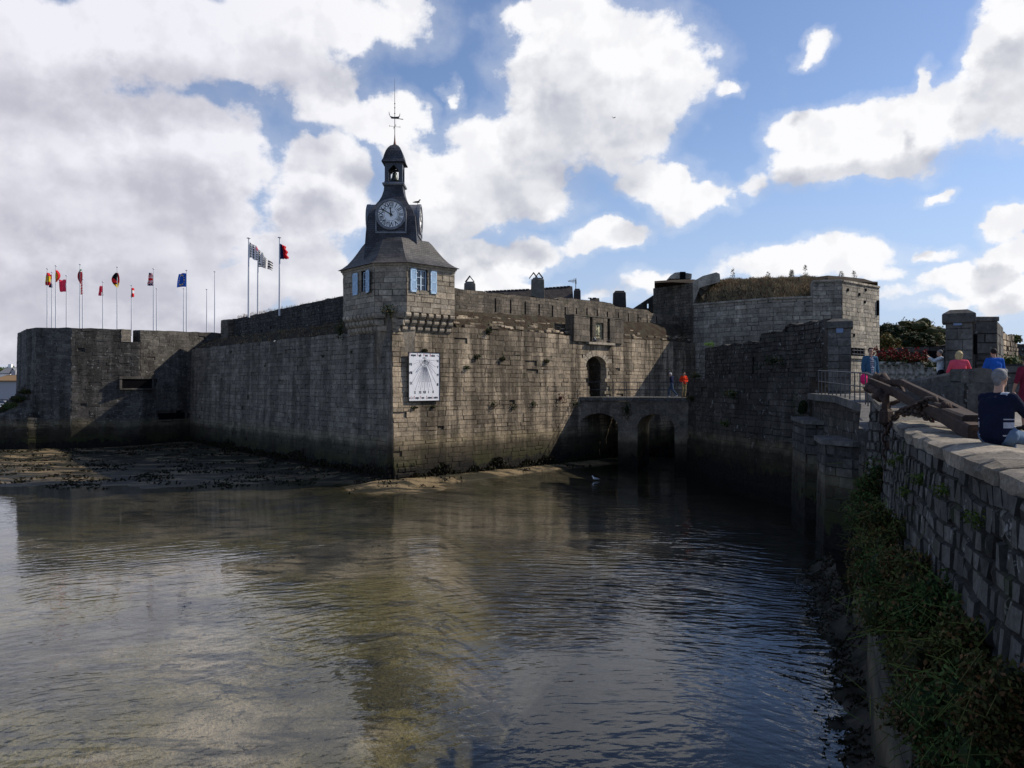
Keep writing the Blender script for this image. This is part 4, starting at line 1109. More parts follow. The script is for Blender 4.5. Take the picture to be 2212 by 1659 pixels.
# putlog holes
mb.build('corner_face', M['bigb'], t)
mb = MB()
for (x, y) in ((1310, 265), (1428, 265), (1385, 295), (1422, 345), (1350, 565)):
    mb = MB(); p = c26(x, y, tr(60, 64, (x-1275)/245)-.04); mb.box((p.x, p.y, p.z), (.18, .2, .22), math.atan2(4, q6.x-q5.x)); mb.build('putlog_hole', M['void'], t)
mb = MB(); p = c26(1507, 385, 63.75); mb.box((p.x, p.y, p.z), (.2, .3, 1.2), math.atan2(4, q6.x-q5.x))
mb.build('putlog_hole', M['void'], t)
mb = MB()
def coping(a, b, zz, h=.16, o=.12):
    d = (b-a).to_2d(); L = d.length; mb.M = frameM((a.x, a.y, zz), d); x = 0
    while x < L-.01:
        w = min(rnd.uniform(.7, 1.1), L-x); mb.box((x+w/2, 0, -.3), (w-.012, h, .6+2*o), tint=rt(.4, 1), bev=.02); x += w
for a_, b_, z_ in ((q2, q3, c26(818, 322, 61.5).z), (q3, q4, c26(818, 322, 61.5).z), (q4, q5, c26(1275, 203, 60).z), (q5, q6, c26(1275, 203, 60).z-.02)): mb = MB(); coping(a_, b_, z_); mb.build('coping', M['bigb'], t)
mb = MB()
masonry(mb, [c26(22, 400, 70).to_2d(), c26(276, 300, 66.2).to_2d()], 2, lambda u: c26(276, 218, 66.2).z, .24, .5, .03, .015, .02, 0.0, seed=43, thick=3)
mb.build('shoulder_wall', M['upper'], t)
mb = MB()                                     # sloping flank stones rising behind
M_ = Matrix.Identity(4)
fl = [(288, 355), (276, 215), (350, 172), (440, 148), (463, 158), (468, 210), (330, 250), (300, 330)]
a = [c26(x, y, 66.3) for x, y in fl]; b_ = [Vector((p.x, p.y+2.2, p.z)) for p in a]; mb.loft([a, b_], (.7, .3, 0, 1))
mb.build('flank_wall', M['bigb'], t)
mb = MB()
a = [c26(x, y, 72) for x, y in ((130, 190), (165, 150), (205, 146), (278, 158), (276, 190))]; mb.loft([a, [Vector((p.x, p.y+2, p.z)) for p in a]], (.8, .3, 0, 1)); mb.build('roof_hatch', M['bigb'], t)
mb = MB(); p = c26(218, 170, 71.95); mb.box(p, (.5, .1, .7)); mb.build('hatch_opening', M['void'], t)
mb = MB()                                     # mound
prof = [(30, 208), (150, 198), (280, 195), (380, 190), (480, 192), (600, 188), (760, 182), (900, 178), (1050, 172), (1180, 166), (1300, 176), (1420, 196), (1512, 222)]
rows = []
for k, (dy_, f) in enumerate(((0, 0), (1.2, .45), (3.0, .85), (5.5, 1.0), (14, .9))):
    row = []
    for i, (x, y) in enumerate(prof):
        Yf = 66.6 if x < 290 else tr(66.6, 61.8, (x-290)/530) if x < 820 else 61.3 if x < 1275 else tr(60.9, 64.6, (x-1275)/245)
        zlow = c26(x, 218, Yf).z if (x < 290 or x > 1100) else c26(818, 330, 61.5).z
        top = c26(x, y, Yf+4)
        p = c26(x, 300, Yf+dy_); row.append(mb.vert((p.x, p.y, tr(zlow, top.z, f)+.12*noise.noise(Vector((i*1.3, k*2.1, 4))))))
    rows.append(row)
for A, B in zip(rows, rows[1:]):
    for i in range(len(A)-1): mb.face((A[i], A[i+1], B[i+1], B[i]))
mb.build('earth_mound', M['earth'], t)
def mound_pt(x, f):
    i = max(0, min(len(prof)-2, next((k for k in range(len(prof)-1) if x <= prof[k+1][0]), len(prof)-2)))
    y = tr(prof[i][1], prof[i+1][1], (x-prof[i][0])/(prof[i+1][0]-prof[i][0]))
    Yf = 66.6 if x < 290 else tr(66.6, 61.8, (x-290)/530) if x < 820 else 61.3 if x < 1275 else tr(60.9, 64.6, (x-1275)/245)
    zlow = c26(x, 218, Yf).z if (x < 290 or x > 1100) else c26(818, 330, 61.5).z
    d_ = f*5.0; ks = [(0, 0), (1.2, .45), (3.0, .85), (5.5, 1.0)]; k_ = next(i for i in range(3) if d_ <= ks[i+1][0]); fr_ = tr(ks[k_][1], ks[k_+1][1], (d_-ks[k_][0])/(ks[k_+1][0]-ks[k_][0]))
    return Vector((c26(x, 300, Yf+d_).x, Yf+d_, tr(zlow, c26(x, y, Yf+4).z, fr_)-.06))
mb = MB()
for i in range(3000):
    x = rnd.uniform(300, 1095); f = rnd.random(); s = noise.noise(Vector((x*.02, f*3, 1)))
    tuft(mb, mound_pt(x, f), .2, .26+.30*max(0, s), 10, .15 if s < 0 else -.1)
for i in range(160):
    x = rnd.uniform(40, 1500); f = rnd.uniform(.8, 1.); tuft(mb, mound_pt(x, f), .15, .15, 5)
g = mb.build('grass', M['grass'], None); tag(g, 'thick dry straw coloured grass covering the mound of the great bastion', 'grass', kind='stuff')
for j, (x, y, lab) in enumerate(((550, 118, 'leafless weed stalk tallest on the left part of the bastion mound'), (940, 130, 'bushy weed on the middle of the bastion mound'), (1030, 100, 'slender tall weed stalk highest on the bastion mound'), (785, 145, 'small weed stalk between the left stalk and the bushy one'), (1270, 140, 'thin weed over the right corner of the bastion mound'), (1355, 138, 'wispy weed near the right end of the bastion mound'))):
    b = mound_pt(x, 1.0); tz = c26(x, y, b.y).z
    w = thing('weed', lab, 'weed', b, 'weeds on the bastion mound'); mb = MB()
    mb.tube([b-Vector((0, 0, .3)), Vector((b.x, b.y, tz))], [.03, .008], 5)
    for k in range(46 if j != 1 else 120):
        z = tr(b.z, tz, rnd.uniform(.2, .98)); r_ = .32*(1-(z-b.z)/(tz-b.z+.01))**.5+.04; a = rnd.uniform(0, 6.28)
        mb.leaf((b.x+math.cos(a)*r_*.6, b.y+math.sin(a)*r_*.6, z), .2, (rnd.random(), rnd.random(), .3, 1), asp=.25)
        mb.tube([(b.x, b.y, z-.1), (b.x+math.cos(a)*r_, b.y+math.sin(a)*r_, z+.08)], .008, 3) if k % 3 == 0 else None
    mb.build('stalk', M['grass'] if j % 2 else M['leafdark'], w)
# barred window low in the sunlit corner face
def c33(x, y, Y): return P((3300+x/2.074)*.54004, (1200+y/2.074)*.54004, Y)
a, b = c33(222, 395, 62), c33(330, 468, 62)
w = thing('barred_window', 'small barred window low in the pale corner face of the great bastion', 'window', c33(275, 470, 60.6))
dd = (q6-q5).to_2d(); kx = lambda px: ((px-1106)/FPX)
def on56(px, py, off=0):
    n2 = Vector((dd.y, -dd.x)).normalized(); o = q5.to_2d()+n2*off; k = kx(px); s = (o.x-k*o.y)/(k*dd.y-dd.x); Yq = o.y+dd.y*s; return P(px, py, Yq)
pA, pB = on56(1840, 751, .15), on56(1868, 770, .15); L = (pB-pA).to_2d().length; zc_ = (pA.z+pB.z)/2; H = pA.z-pB.z
mb = MB(); mb.M = frameM(((pA.x+pB.x)/2, (pA.y+pB.y)/2, zc_), dd)
mb.box((0, 0, -.05), (L, H, .1)); mb.build('opening', M['void'], w)
mb = MB(); mb.M = frameM(((pA.x+pB.x)/2, (pA.y+pB.y)/2, zc_), dd)
for k in range(4): mb.tube([(-L/2+L*(k+.5)/4, -H/2, .03), (-L/2+L*(k+.5)/4, H/2, .03)], .03, 5)
mb.tube([(-L/2, H*.2, .03), (L/2, H*.2, .03)], .02, 5); mb.tube([(-L/2, -H*.25, .03), (L/2, -H*.25, .03)], .02, 5)
mb.build('bars', M['rail'], w)
mb = MB(); mb.M = frameM(((pA.x+pB.x)/2, (pA.y+pB.y)/2, zc_), dd)
for s in (-1, 1): mb.box((0, s*(H/2+.1), .0), (L+.4, .2, .12))
mb.build('frame', M['bigb'], w)
# ================================================================== arched bridge to the gate
BL, BR = Vector((4.35, 55.9)), Vector((12.4, 52.75))
zd = -.92
t = thing('arched_bridge', 'stone footbridge with two arches crossing the moat to the gate', 'bridge', (8, 54.5, WATER))
pbq = Path([BL, BR])
def bru(px): k = (px-1106)/FPX; a, b = BL, BR; fa, fb = a.x-k*a.y, b.x-k*b.y; return pbq.L*fa/(fa-fb)
arches = [(bru(1253), bru(1335), 892.5, 921), (bru(1377), bru(1457), 894, 924)]
def brz(u, py): return (829.5-py)/FPX*pbq.at(u).y
def zlow(u):
    for a, b, ya, ys in arches:
        if a < u < b:
            c, w = (a+b)/2, (b-a)/2; zs_, za_ = brz(c, ys), brz(c, ya); return zs_+(za_-zs_)*math.sqrt(max(0, 1-((u-c)/w)**2))
    return WATER-.7
def colw(mb):                                     # spandrel wall, finely sliced so the arches are smooth
    us = sorted(set([pbq.L*i/80 for i in range(81)]+[a for q in arches for a in (q[0]+.001, q[1]-.001, q[0]-.001, q[1]+.001)]))
    for a, b in zip(us, us[1:]):
        za, zb = zlow(a), zlow(b)
        if abs(za-zb) > 1.5: continue
        p, q = pbq.at(a), pbq.at(b); mb.poly([(p.x, p.y, za), (q.x, q.y, zb), (q.x, q.y, zd-.28), (p.x, p.y, zd-.28)], (.5, .5, 0, 1))
mb = MB(); colw(mb)
z = WATER
while z < zd-.5:                                    # block coursing laid just proud
    u = rnd.uniform(-.5, 0)
    while u < pbq.L:
        w = rnd.uniform(.5, .95); a, b = max(0, u+.012), min(pbq.L, u+w-.012); u += w
        zz = max(zlow(a), zlow(b), zlow((a+b)/2)) if any(q[0]-.05 < x < q[1]+.05 for q in arches for x in (a, b, (a+b)/2)) else -99
        if zz > z-.02 or b-a < .1: continue
        p, q = pbq.at(a, .015+rnd.uniform(0, .015)), pbq.at(b, .015+rnd.uniform(0, .015))
        mb.poly([(p.x, p.y, z+.012), (q.x, q.y, z+.012), (q.x, q.y, z+.34), (p.x, p.y, z+.34)], rt(.1, .9))
    z += .352
mb.build('spandrel', M['bridge'], t)
for a, b, ya, ys in arches:
    mb = MB(); c, w = (a+b)/2, (b-a)/2; zs_, za_ = brz(c, ys), brz(c, ya); nn = 15
    mb.M = frameM((BL.x, BL.y, 0), BR-BL)
    for i in range(nn):
        a0, a1 = math.pi*(i+.04)/nn, math.pi*(i+.96)/nn
        f = lambda a_, k: (c+math.cos(a_)*(w+k), zs_+math.sin(a_)*(za_-zs_+k))
        mb.slab([f(a0, 0), f(a0, .4), f(a1, .4), f(a1, 0)], -.3, .045+rnd.uniform(0, .015), rt(.2, .8))
    mb.build('arch_ring', M['bridge'], t)
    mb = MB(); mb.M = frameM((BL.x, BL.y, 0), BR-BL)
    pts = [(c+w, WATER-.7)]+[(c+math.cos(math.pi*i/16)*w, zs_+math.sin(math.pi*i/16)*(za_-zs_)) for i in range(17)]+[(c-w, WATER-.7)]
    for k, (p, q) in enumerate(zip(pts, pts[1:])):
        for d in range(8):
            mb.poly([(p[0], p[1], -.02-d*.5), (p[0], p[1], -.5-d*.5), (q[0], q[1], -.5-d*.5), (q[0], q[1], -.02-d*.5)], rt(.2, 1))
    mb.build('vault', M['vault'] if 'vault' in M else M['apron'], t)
mb = MB(); mb.M = frameM((BL.x, BL.y, 0), BR-BL); L = pbq.L
x = -.1
while x < L+.1:
    w = min(1.1, L+.1-x); mb.box((x+w/2, zd-.13, -1.95), (w-.01, .26, 4.2), tint=rt(.5, 1), bev=.02); x += w
mb.build('deck_slab', M['pillar'], t)
def railing(name, label, pts, h, step, label_group=None, mid=(.5,), r=.025, pr=.02, cat='railing'):
    t = thing(name, label, cat, pts[0], label_group)
    mb = MB(); mb.tube([Vector(p)+Vector((0, 0, h)) for p in pts], r, 6); mb.build('top_rail', M['rail'], t)
    for m in mid:
        mb = MB(); mb.tube([Vector(p)+Vector((0, 0, h*m)) for p in pts], r*.75, 6); mb.build('lower_rail', M['rail'], t)
    for a, b in zip(pts, pts[1:]):
        a, b = Vector(a), Vector(b); n_ = max(1, round((b-a).length/step))
        for i in range(n_+1):
            if i == n_ and b is not Vector(pts[-1]) and tuple(b) != tuple(pts[-1]): continue
            p = a.lerp(b, i/n_); m = MB(); m.tube([p, p+Vector((0, 0, h))], pr, 6); m.build('post', M['rail'], t)
def bp(u, off, z): q = pbq.at(u, off); return (q.x, q.y, z)
railing('railing', 'thin metal railing along the front edge of the arched bridge', [bp(.05, -.1, zd), bp(L-.1, -.1, zd)], 1.05, L/9, 'bridge railings')
railing('railing', 'far metal railing of the arched bridge, seen through the front one', [bp(1.9, -3.6, zd), bp(L-.1, -3.7, zd)], 1.05, L/9, 'bridge railings')

# ================================================================== middle dark wall
t = thing('moat_wall', 'tall dark lichen spotted moat wall between the arched bridge and the near bridge', 'wall', (13, 46, WATER))
mw = [Vector((11.6, 53.4)), Vector((12.7, 47.5)), Vector((14.7, 39.2))]
mb = MB(); masonry(mb, [(11.95, 53.0), (12.75, 47.5), (14.75, 38.9)], WATER-.7, lambda u: .35+.08*noise.noise(Vector((u, 1, 1))), .31, .7, .03, .012, .04, .035, seed=51, thick=2, rag=.06)
mb.build('lower_face', M['dark'], t)
mb = MB()
pm = Path([(12.6, 51.4), (13.2, 47.2), (14.9, 40.0), (15.15, 38.3)])
pa_ = [c26(355, 640, pm.p[0].y).z, c26(900, 590, 43).z]
def mtop(u):
    f = u/pm.L; z = tr(2.35, 2.5, f)
    if f > .56: z += .38
    if f > .74: z += .25
    return z
masonry(mb, withcuts(pm, (pm.L*.56, pm.L*.74)), .1, mtop, .24, .5, .04, .016, .03, 0, seed=52, thick=.9, rag=.14, slits=[(pm.L*.30, .12, .5, 1.6), (pm.L*.5, .12, .5, 1.6)], backing=.3)
mb.build('parapet', M['dark'], t)
for (x, y, lab) in ((395, 625, 'bright green tuft on the left end of the moat wall parapet'), (905, 595, 'bright yellow green tuft on top of the moat wall parapet')):
    p = c26(x, y, 50 if x < 500 else 43.0); w = thing('wall_plant', lab, 'plant', p, 'bright tufts on the moat wall'); mb = MB(); clump(mb, p, (.35, .3, .16), 130, .09, core=.4); mb.build('foliage', M['leafbright'], w)

# ================================================================== near bridge abutment, piers
def gz(y): return -1.9+.05*min(max(y, 0), 29)
E0, E1, E2 = Vector((11.25, 24.8)), Vector((12.95, 33)), Vector((7.95, 17.5))
t = thing('bridge_abutment', 'dark stone side of the near bridge with a projecting ledge below the railing', 'bridge', (11, 25, WATER))
mb = MB(); masonry(mb, [(14.6, 38.2), E1, E0, E2], WATER-.7, lambda u: -.62 if u < 6 else -.62-.055*(u-6)*.75, .34, .7, .02, .014, .02, 0, seed=61, thick=.8)
mb.build('stone_face', M['dark'], t)
mb = MB()
for a, b in ((Vector((13.9, 36.4)), E1), (E1, E0), (E0, E2)):
    d = b-a; L = d.length; n_ = int(L/1.1)+1
    for i in range(n_):
        p, q = a.lerp(b, (i+.01)/n_), a.lerp(b, (i+.99)/n_); nv_ = Vector((d.y, -d.x)).normalized()
        o, inn = nv_*.22, nv_*-.35; tt = rt(.5, 1)
        z0_, z1_ = gz(p.y), gz(q.y)
        mb.loft([[(v.x, v.y, z-.0+.03) for v, z in ((p+o, z0_), (q+o, z1_), (q+inn, z1_), (p+inn, z0_))], [(v.x, v.y, z-.24) for v, z in ((p+o, z0_), (q+o, z1_), (q+inn, z1_), (p+inn, z0_))]][::-1], tt)
mb.build('edge_ledge', M['pillar'], t)
def pier(pts, ztop, label, seed):
    t = thing('bridge_pier', label, 'pier', (pts[0][0], pts[0][1], WATER), 'stepped piers of the near bridge')
    m = MB(); masonry(m, pts, WATER-.8, ztop-.16, .36, .75, .03, .016, .03, .02, seed=seed, thick=.6)
    m.build('stone_face', M['pierm'], t)
    m = MB(); c = sum((Vector(p) for p in pts), Vector((0, 0)))/len(pts)
    g = [Vector(p)+(Vector(p)-c).normalized()*.22 for p in pts]
    m.loft([[(p.x, p.y, ztop-.16) for p in g], [(p.x, p.y, ztop) for p in g]], (.8, .3, 0, 1)); m.build('cap_slab', M['pillar'], t)
M['pierm'] = stone('pier_granite', (.088, .083, .075), (.058, .055, .052), (.035, .034, .032), .5, .4, lichen=.35, moss=.25)
a0 = P(1742, 0, 33.0); pier([(a0.x+.7, 36.5), (a0.x, 33.0), (a0.x+1.1, 31.8), (14.2, 31.8), (14.4, 36.5)][:5], -1.52, 'farther stepped pier under the near bridge, topped by a thin slab', 71)
a1 = P(1785, 0, 27.2); pier([(a1.x+.5, 29.2), (a1.x, 27.2), (a1.x+.5, 26.2), (13.4, 25.6), (13.4, 29.2)], -1.92, 'nearer lower pier under the near bridge beside the chains', 72)
EP = [(9.35, 19.6), (11.05, 24.6), (12.85, 33.0)]
railing('railing', 'metal railing with upright bars along the ledge of the near bridge', [(x, y, gz(y)+.03) for x, y in EP][::-1], .98, .78, 'near railings', mid=(.55,), r=.028, pr=.022)

# ================================================================== quay wall
QP = [(1.7, -6), (1.7, -1), (3.0, 3.0), (3.89, 5.98), (4.66, 8.2), (5.63, 11.0), (6.9, 14.1), (7.22, 15.0), (7.6, 15.95), (7.93, 17.4)]
QZ = [-.72, -.72, -.72, -.70, -.70, -.70, -.67, -.62, -.48, -.17]
qp = Path(QP[::-1])
def qtop(u):
    for i in range(len(qp.u)-1):
        if u <= qp.u[i+1]+1e-5: return tr(QZ[::-1][i], QZ[::-1][i+1], (u-qp.u[i])/(qp.u[i+1]-qp.u[i]))
    return QZ[0]
t = thing('quay_wall', 'near quay wall with rounded granite coping, the white haired man sitting on it', 'wall', (5, 9, WATER))
mb = MB(); masonry(mb, qp, -4.3, lambda u: qtop(u)-.155, .21, .27, .05, .018, .10, .05, seed=81, thick=.72, rag=.0)
mb.build('stone_face', M['near'], t)
mb = MB()
masonry(mb, [(v[0], v[1]) for v in [qp.at(u, .42 if u > 2.6 else .3) for u in qp.u]], WATER-.8, -3.85, .9, 2.6, .012, .012, .03, .06, seed=82, thick=.5, rag=.05)
mb.build('concrete_apron', M['apron'], t)
mb = MB(); u = 0
while u < qp.L-.05:
    w = min(rnd.uniform(.38, .95), qp.L-u); rgs = []; ju = rnd.uniform(-.045, .045)
    for k in range(5):
        s = u+.018+(w-.036)*(0, .06, .5, .94, 1)[k]; z = qtop(s)+ju*.4; j = lambda q: noise.noise(Vector((s*2.3, q*3.7, 2)))*.045
        endp = .03 if k in (0, 4) else 0
        prof = [(-.02+endp, -.18), (.035-endp+ju+j(1), -.165), (.045-endp+ju+j(2), -.09), (.05-endp+ju+j(3), -.025-endp*.5), (-.03, .012+j(4)*.6-endp*.4), (-.35, .03+j(5)*.7-endp*.4), (-.62, .012+j(6)*.6-endp*.4), (-.74+endp, -.06), (-.75+endp, -.26)]
        ring_ = []
        for (o, dz) in prof: q = qp.at(s, o); ring_.append((q.x, q.y, z+dz))
        rgs.append(ring_)
    mb.loft(rgs, rt(.0, 1)); u += w
mb.build('coping_stone', M['cope'], t)
mb = MB()
q0, q1 = qp.at(.02, -.36), qp.at(1.4, -.36)
masonry(mb, [Vector((8.75, 17.2)), Vector((7.98, 17.42))], -4, -.25, .3, .5, .03, .02, .03, 0, seed=83, thick=.3); mb.build('end_face', M['near'], t)

# inner wall with rounded top
t = thing('inner_wall', 'low curved stone wall with a heavy end block behind the anchor', 'wall', (9, 17, -1.1))
ip = Path([(9.49, 19.3), (9.25, 17.8), (8.95, 16.3), (8.62, 14.95), (9.08, 15.12)])
iz = [.06, .14, .22, .28, .28]
def itop(u, d=0):
    for i in range(len(ip.u)-1):
        if u <= ip.u[i+1]+1e-5: return tr(iz[i], iz[i+1], (u-ip.u[i])/(ip.u[i+1]-ip.u[i]))-d
    return iz[-1]-d
mb = MB(); masonry(mb, [p for p in ip.p[:4]], -1.6, lambda u: itop(u, .25), .24, .42, .03, .018, .03, 0, seed=85, thick=.5); 
masonry(mb, [ip.p[3], ip.p[4]], -1.6, .03, .24, .42, .03, .018, .03, 0, seed=86, thick=1.5)
mb.build('stone_face', M['near'], t)
mb = MB(); u = 0; Lr = ip.u[3]
while u < Lr-.1:
    w = min(rnd.uniform(.6, 1.1), Lr-u); rr_ = []
    for k in range(3):
        s = u+.008+(w-.016)*k/2; z = itop(s); rr_.append([(qq.x, qq.y, z+dz) for qq, dz in ((ip.at(s, .04), -.25), (ip.at(s, .05), -.06), (ip.at(s, -.02), .0), (ip.at(s, -.25), .03), (ip.at(s, -.45), .0), (ip.at(s, -.5), -.25))])
    mb.loft(rr_, rt(.3, .9)); u += w
mb.box((8.87, 15.22, .155), (.56, .5, .27), math.atan2(.17, .46), rt(.7, .8), bev=.04)
mb.build('coping_stone', M['pillar'], t)

# ================================================================== gate pillars
def pillar(px0, px1, pyt, pyb, Y, label, cap=1.14, seed=0, plaque=None):
    kx0, kx1 = math.atan((px0-1106)/FPX), math.atan((px1-1106)/FPX); az = (kx0+kx1)/2; dist = Y/math.cos(az); w = dist*(math.tan(kx1-az)*2)
    ztop, zb0 = P(0, pyt, Y).z, P(0, pyb, Y).z
    c = Vector((math.sin(az)*(dist+w/2), math.cos(az)*(dist+w/2), zb0-.6))
    t = thing('gate_pillar', label, 'pillar', c, 'tall pillars flanking the bridge'); capw = w*cap
    Mp = Matrix.Translation((c.x, c.y, 0)) @ Matrix.Rotation(-az, 4, 'Z')
    m = MB(); m.M = Mp; z = zb0-.6; top = ztop-.42
    while z < top-.02:
        hh = min(rnd.uniform(.30, .42), top-z)
        if top-z-hh < .15: hh = top-z
        sp = rnd.uniform(.35, .65)
        for (x0, x1) in ((0, sp), (sp, 1)):
            m.box((w*((x0+x1)/2-.5), rnd.uniform(-.012, .012), z+hh/2), (w*(x1-x0)-.012, w-.01*rnd.random(), hh-.012), tint=rt(.1, 1), bev=.02)
        z += hh
    m.box((0, 0, (z+zb0)/2-.2), (w-.05, w-.05, z-zb0+.3), tint=(.2, .5, .8, 1))
    m.build('shaft', M['pillar'], t)
    m = MB(); m.M = Mp; m.box((0, 0, ztop-.27), (capw, capw, .32), tint=(.3, .5, 0, 1), bev=.03); m.box((0, 0, ztop-.04), (capw*.96, capw*.96, .14), tint=(.35, .5, 0, 1), taper=.55); m.build('cap_stone', M['pillar'], t)
    m = MB(); m.M = Mp; s_ = dist/FPX*math.cos(az); m.box((((plaque[0]+plaque[1])/2-(px0+px1)/2)*s_, -w/2-.025, (P(0, plaque[2], Y).z+P(0, plaque[3], Y).z)/2), ((plaque[1]-plaque[0])*s_, .04, P(0, plaque[2], Y).z-P(0, plaque[3], Y).z), bev=.008)
    m.build('plaque', M['plaque'], t)
M['plaque'] = plain('blue_grey_plaque', (.17, .24, .38), .5, .3, 0, .1)
pillar(1788, 1839, 689, 850, 36, 'left gate pillar with blue grey plaque, joined to the dark moat wall', 1.16, 0, (1807, 1821, 708, 719))
pillar(2042, 2101, 670, 835, 26.5, 'right gate pillar with blue grey plaque, behind the woman in pink', 1.25, 1, (2061, 2077, 690, 703))
# walls beside the right pillar
t = thing('side_wall', 'tall dark wall joined to the right gate pillar, slit at its joint', 'wall', P(2130, 850, 27))
mb = MB(); a, b = P(2106, 0, 27.2), P(2154, 0, 27.2)
masonry(mb, [(a.x, a.y), (b.x, b.y), (b.x+2.2, b.y+3.2)], -.8, P(0, 694, 27.2).z, .32, .7, .02, .015, .02, 0, seed=91, thick=.8); mb.build('stone_face', M['pillar'], t)
mb = MB(); mb.box(((a.x+b.x)/2, a.y+.45, P(0, 689, 27.2).z), (b.x-a.x+.1, 1.0, .16), bev=.02, tint=(.8, .3, 0, 1)); mb.build('coping', M['pillar'], t)
mb = MB(); p, q = P(2107, 765, 27.1), P(2112, 722, 27.1); mb.box(((p.x+q.x)/2, 27.17, (p.z+q.z)/2), (q.x-p.x, .1, q.z-p.z)); mb.build('slit', M['void'], t)
t = thing('rubble_wall', 'sunlit rubble wall with plants, farthest right beyond the gate pillar', 'wall', P(2180, 800, 34))
mb = MB(); a, b = P(2150, 0, 33), P(2197, 0, 37)
masonry(mb, [(a.x, a.y), (b.x, b.y)], -1, lambda u: tr(P(0, 714, 33).z, P(0, 728, 37).z, u/5), .22, .4, .05, .02, .05, 0, seed=92, thick=.8, rag=.25); mb.build('stone_face', M['sun'], t)
for i, (x, y, r) in enumerate(((2190, 733, .35), (2184, 788, .7), (2200, 800, .8), (2176, 806, .5))):
    p = P(x, y, 33.5 if i else 36.5); w = thing('bush', ['small leafy plant clinging to the top right of the sunlit rubble wall', 'upper green bush at the foot of the sunlit rubble wall', 'bush lowest at the right edge under the rubble wall', 'straw coloured bush left of the green ones under the rubble wall'][i], 'bush', p, 'bushes by the sunlit rubble wall')
    mb = MB(); clump(mb, p, (r, r, r*.7), 260, .13, core=.6); mb.build('foliage', M['leaf'] if i < 3 else M['grass'], w)
t = thing('low_wall', 'long low grey wall behind the man in the blue pullover', 'wall', P(2180, 850, 25))
mb = MB(); a = P(2108, 0, 26.6); masonry(mb, [(a.x, a.y), (a.x+1, 25.2), (a.x+14, 21.5)], -1.2, P(0, 786, 25).z+.02, .3, .7, .02, .014, .02, 0, seed=93, thick=.6); mb.build('stone_face', M['pillar'], t)
mb = MB()
t2 = thing('rear_wall', 'low overgrown wall with small square openings behind the red flowers', 'wall', P(1970, 830, 46))
a, b = P(1893, 0, 46), P(2050, 0, 44)
masonry(mb, [(a.x, a.y), (b.x, b.y), (b.x+6, b.y)], -1.2, lambda u: tr(P(0, 757, 46).z, P(0, 742, 44).z, min(1, u/4.3)), .28, .6, .04, .02, .03, 0, seed=94, thick=.8, rag=.25); mb.build('stone_face', M['dark'], t2)
mb = MB()
for (x0, x1, y0, y1) in ((2003, 2019, 758, 776), (2030, 2042, 757, 772)):
    mb = MB(); p, q = P(x0, y1, 44.3), P(x1, y0, 44.3); mb.box(((p.x+q.x)/2, 44.75, (p.z+q.z)/2), (q.x-p.x, 1.2, q.z-p.z)); mb.build('opening', M['void'], t2)

# ================================================================== ground
def grid(name, xs, ys, zf, mat, lab=None):
    mb = MB(); g = [[mb.vert((x(y, k) if callable(x) else x, y, 0)) for k, x in enumerate(xs)] for y in ys]
    mb.v = [(x, y, zf(x, y)) for x, y, z in mb.v]
    for j in range(len(g)-1):
        for i in range(len(g[0])-1): mb.face((g[j][i], g[j][i+1], g[j+1][i+1], g[j+1][i]))
    return structure(mb.build(name, mat, None, True))
def paving():
    m, nt = newmat('paving'); n = N(nt); pos = n('ShaderNodeNewGeometry').outputs['Position']
    r_ = n('ShaderNodeMapping', {'Vector': pos, 'Rotation': (0, 0, R(20))}).outputs[0]
    br = n('ShaderNodeTexBrick', {'Vector': r_, 'Color1': (.25, .23, .20), 'Color2': (.20, .185, .165), 'Mortar': (.06, .05, .045), 'Scale': 1., 'Mortar Size': .018, 'Brick Width': 3.2, 'Row Height': .26})
    c = n.scale(br.outputs['Color'], n.ramp(n.noise(pos, 2.5, 5), .3, .7, .65, 1.25)); c = n.scale(c, n.ramp(n.noise(pos, .25, 4), .3, .7, .75, 1.15))
    finish(nt, n, c, .85, .2, n.math('ADD', n.math('MULTIPLY', br.outputs['Fac'], -1), n.math('MULTIPLY', n.noise(pos, 14, 3), .4)), .02, .7); return m
M['paving'] = paving()
edge = [(1.7, -6), (1.7, -1), (3.0, 3.0), (3.89, 5.98), (5.63, 11.0), (7.22, 15.0), (7.93, 17.4), (9.4, 19.6), (11.3, 24.8), (12.95, 33), (14.0, 36.5), (14.9, 39)]
def ex(y):
    for a, b in zip(edge, edge[1:]):
        if a[1] <= y <= b[1]: return tr(a[0], b[0], (y-a[1])/(b[1]-a[1]))+.35
    return edge[-1][0]+.35
ys = [-6, -3, -1, 1, 3, 5, 7, 9, 11, 13, 15, 17.4, 19.6, 22, 24.8, 27, 30, 33, 36.5, 39]
grid('promenade', [lambda y, k: ex(y), lambda y, k: ex(y)+2, lambda y, k: ex(y)+6, lambda y, k: 60], ys, lambda x, y: gz(y), M['paving'])
mb = MB(); mb.box((37, 70, -.9), (44, 62, .8)); structure(mb.build('ground', M['earth'], None))
mb = MB(); mb.prism([(-30, 78), (-9, 50.5), (0, 56), (22, 76), (22, 140), (-40, 140)], -5, 3.2); structure(mb.build('town_ground', M['earth'], None))
mb = MB(); mb.prism([(2, 75), (60, 70), (400, 400), (-10, 400)], -6, -1.); structure(mb.build('far_ground', M['earth'], None))

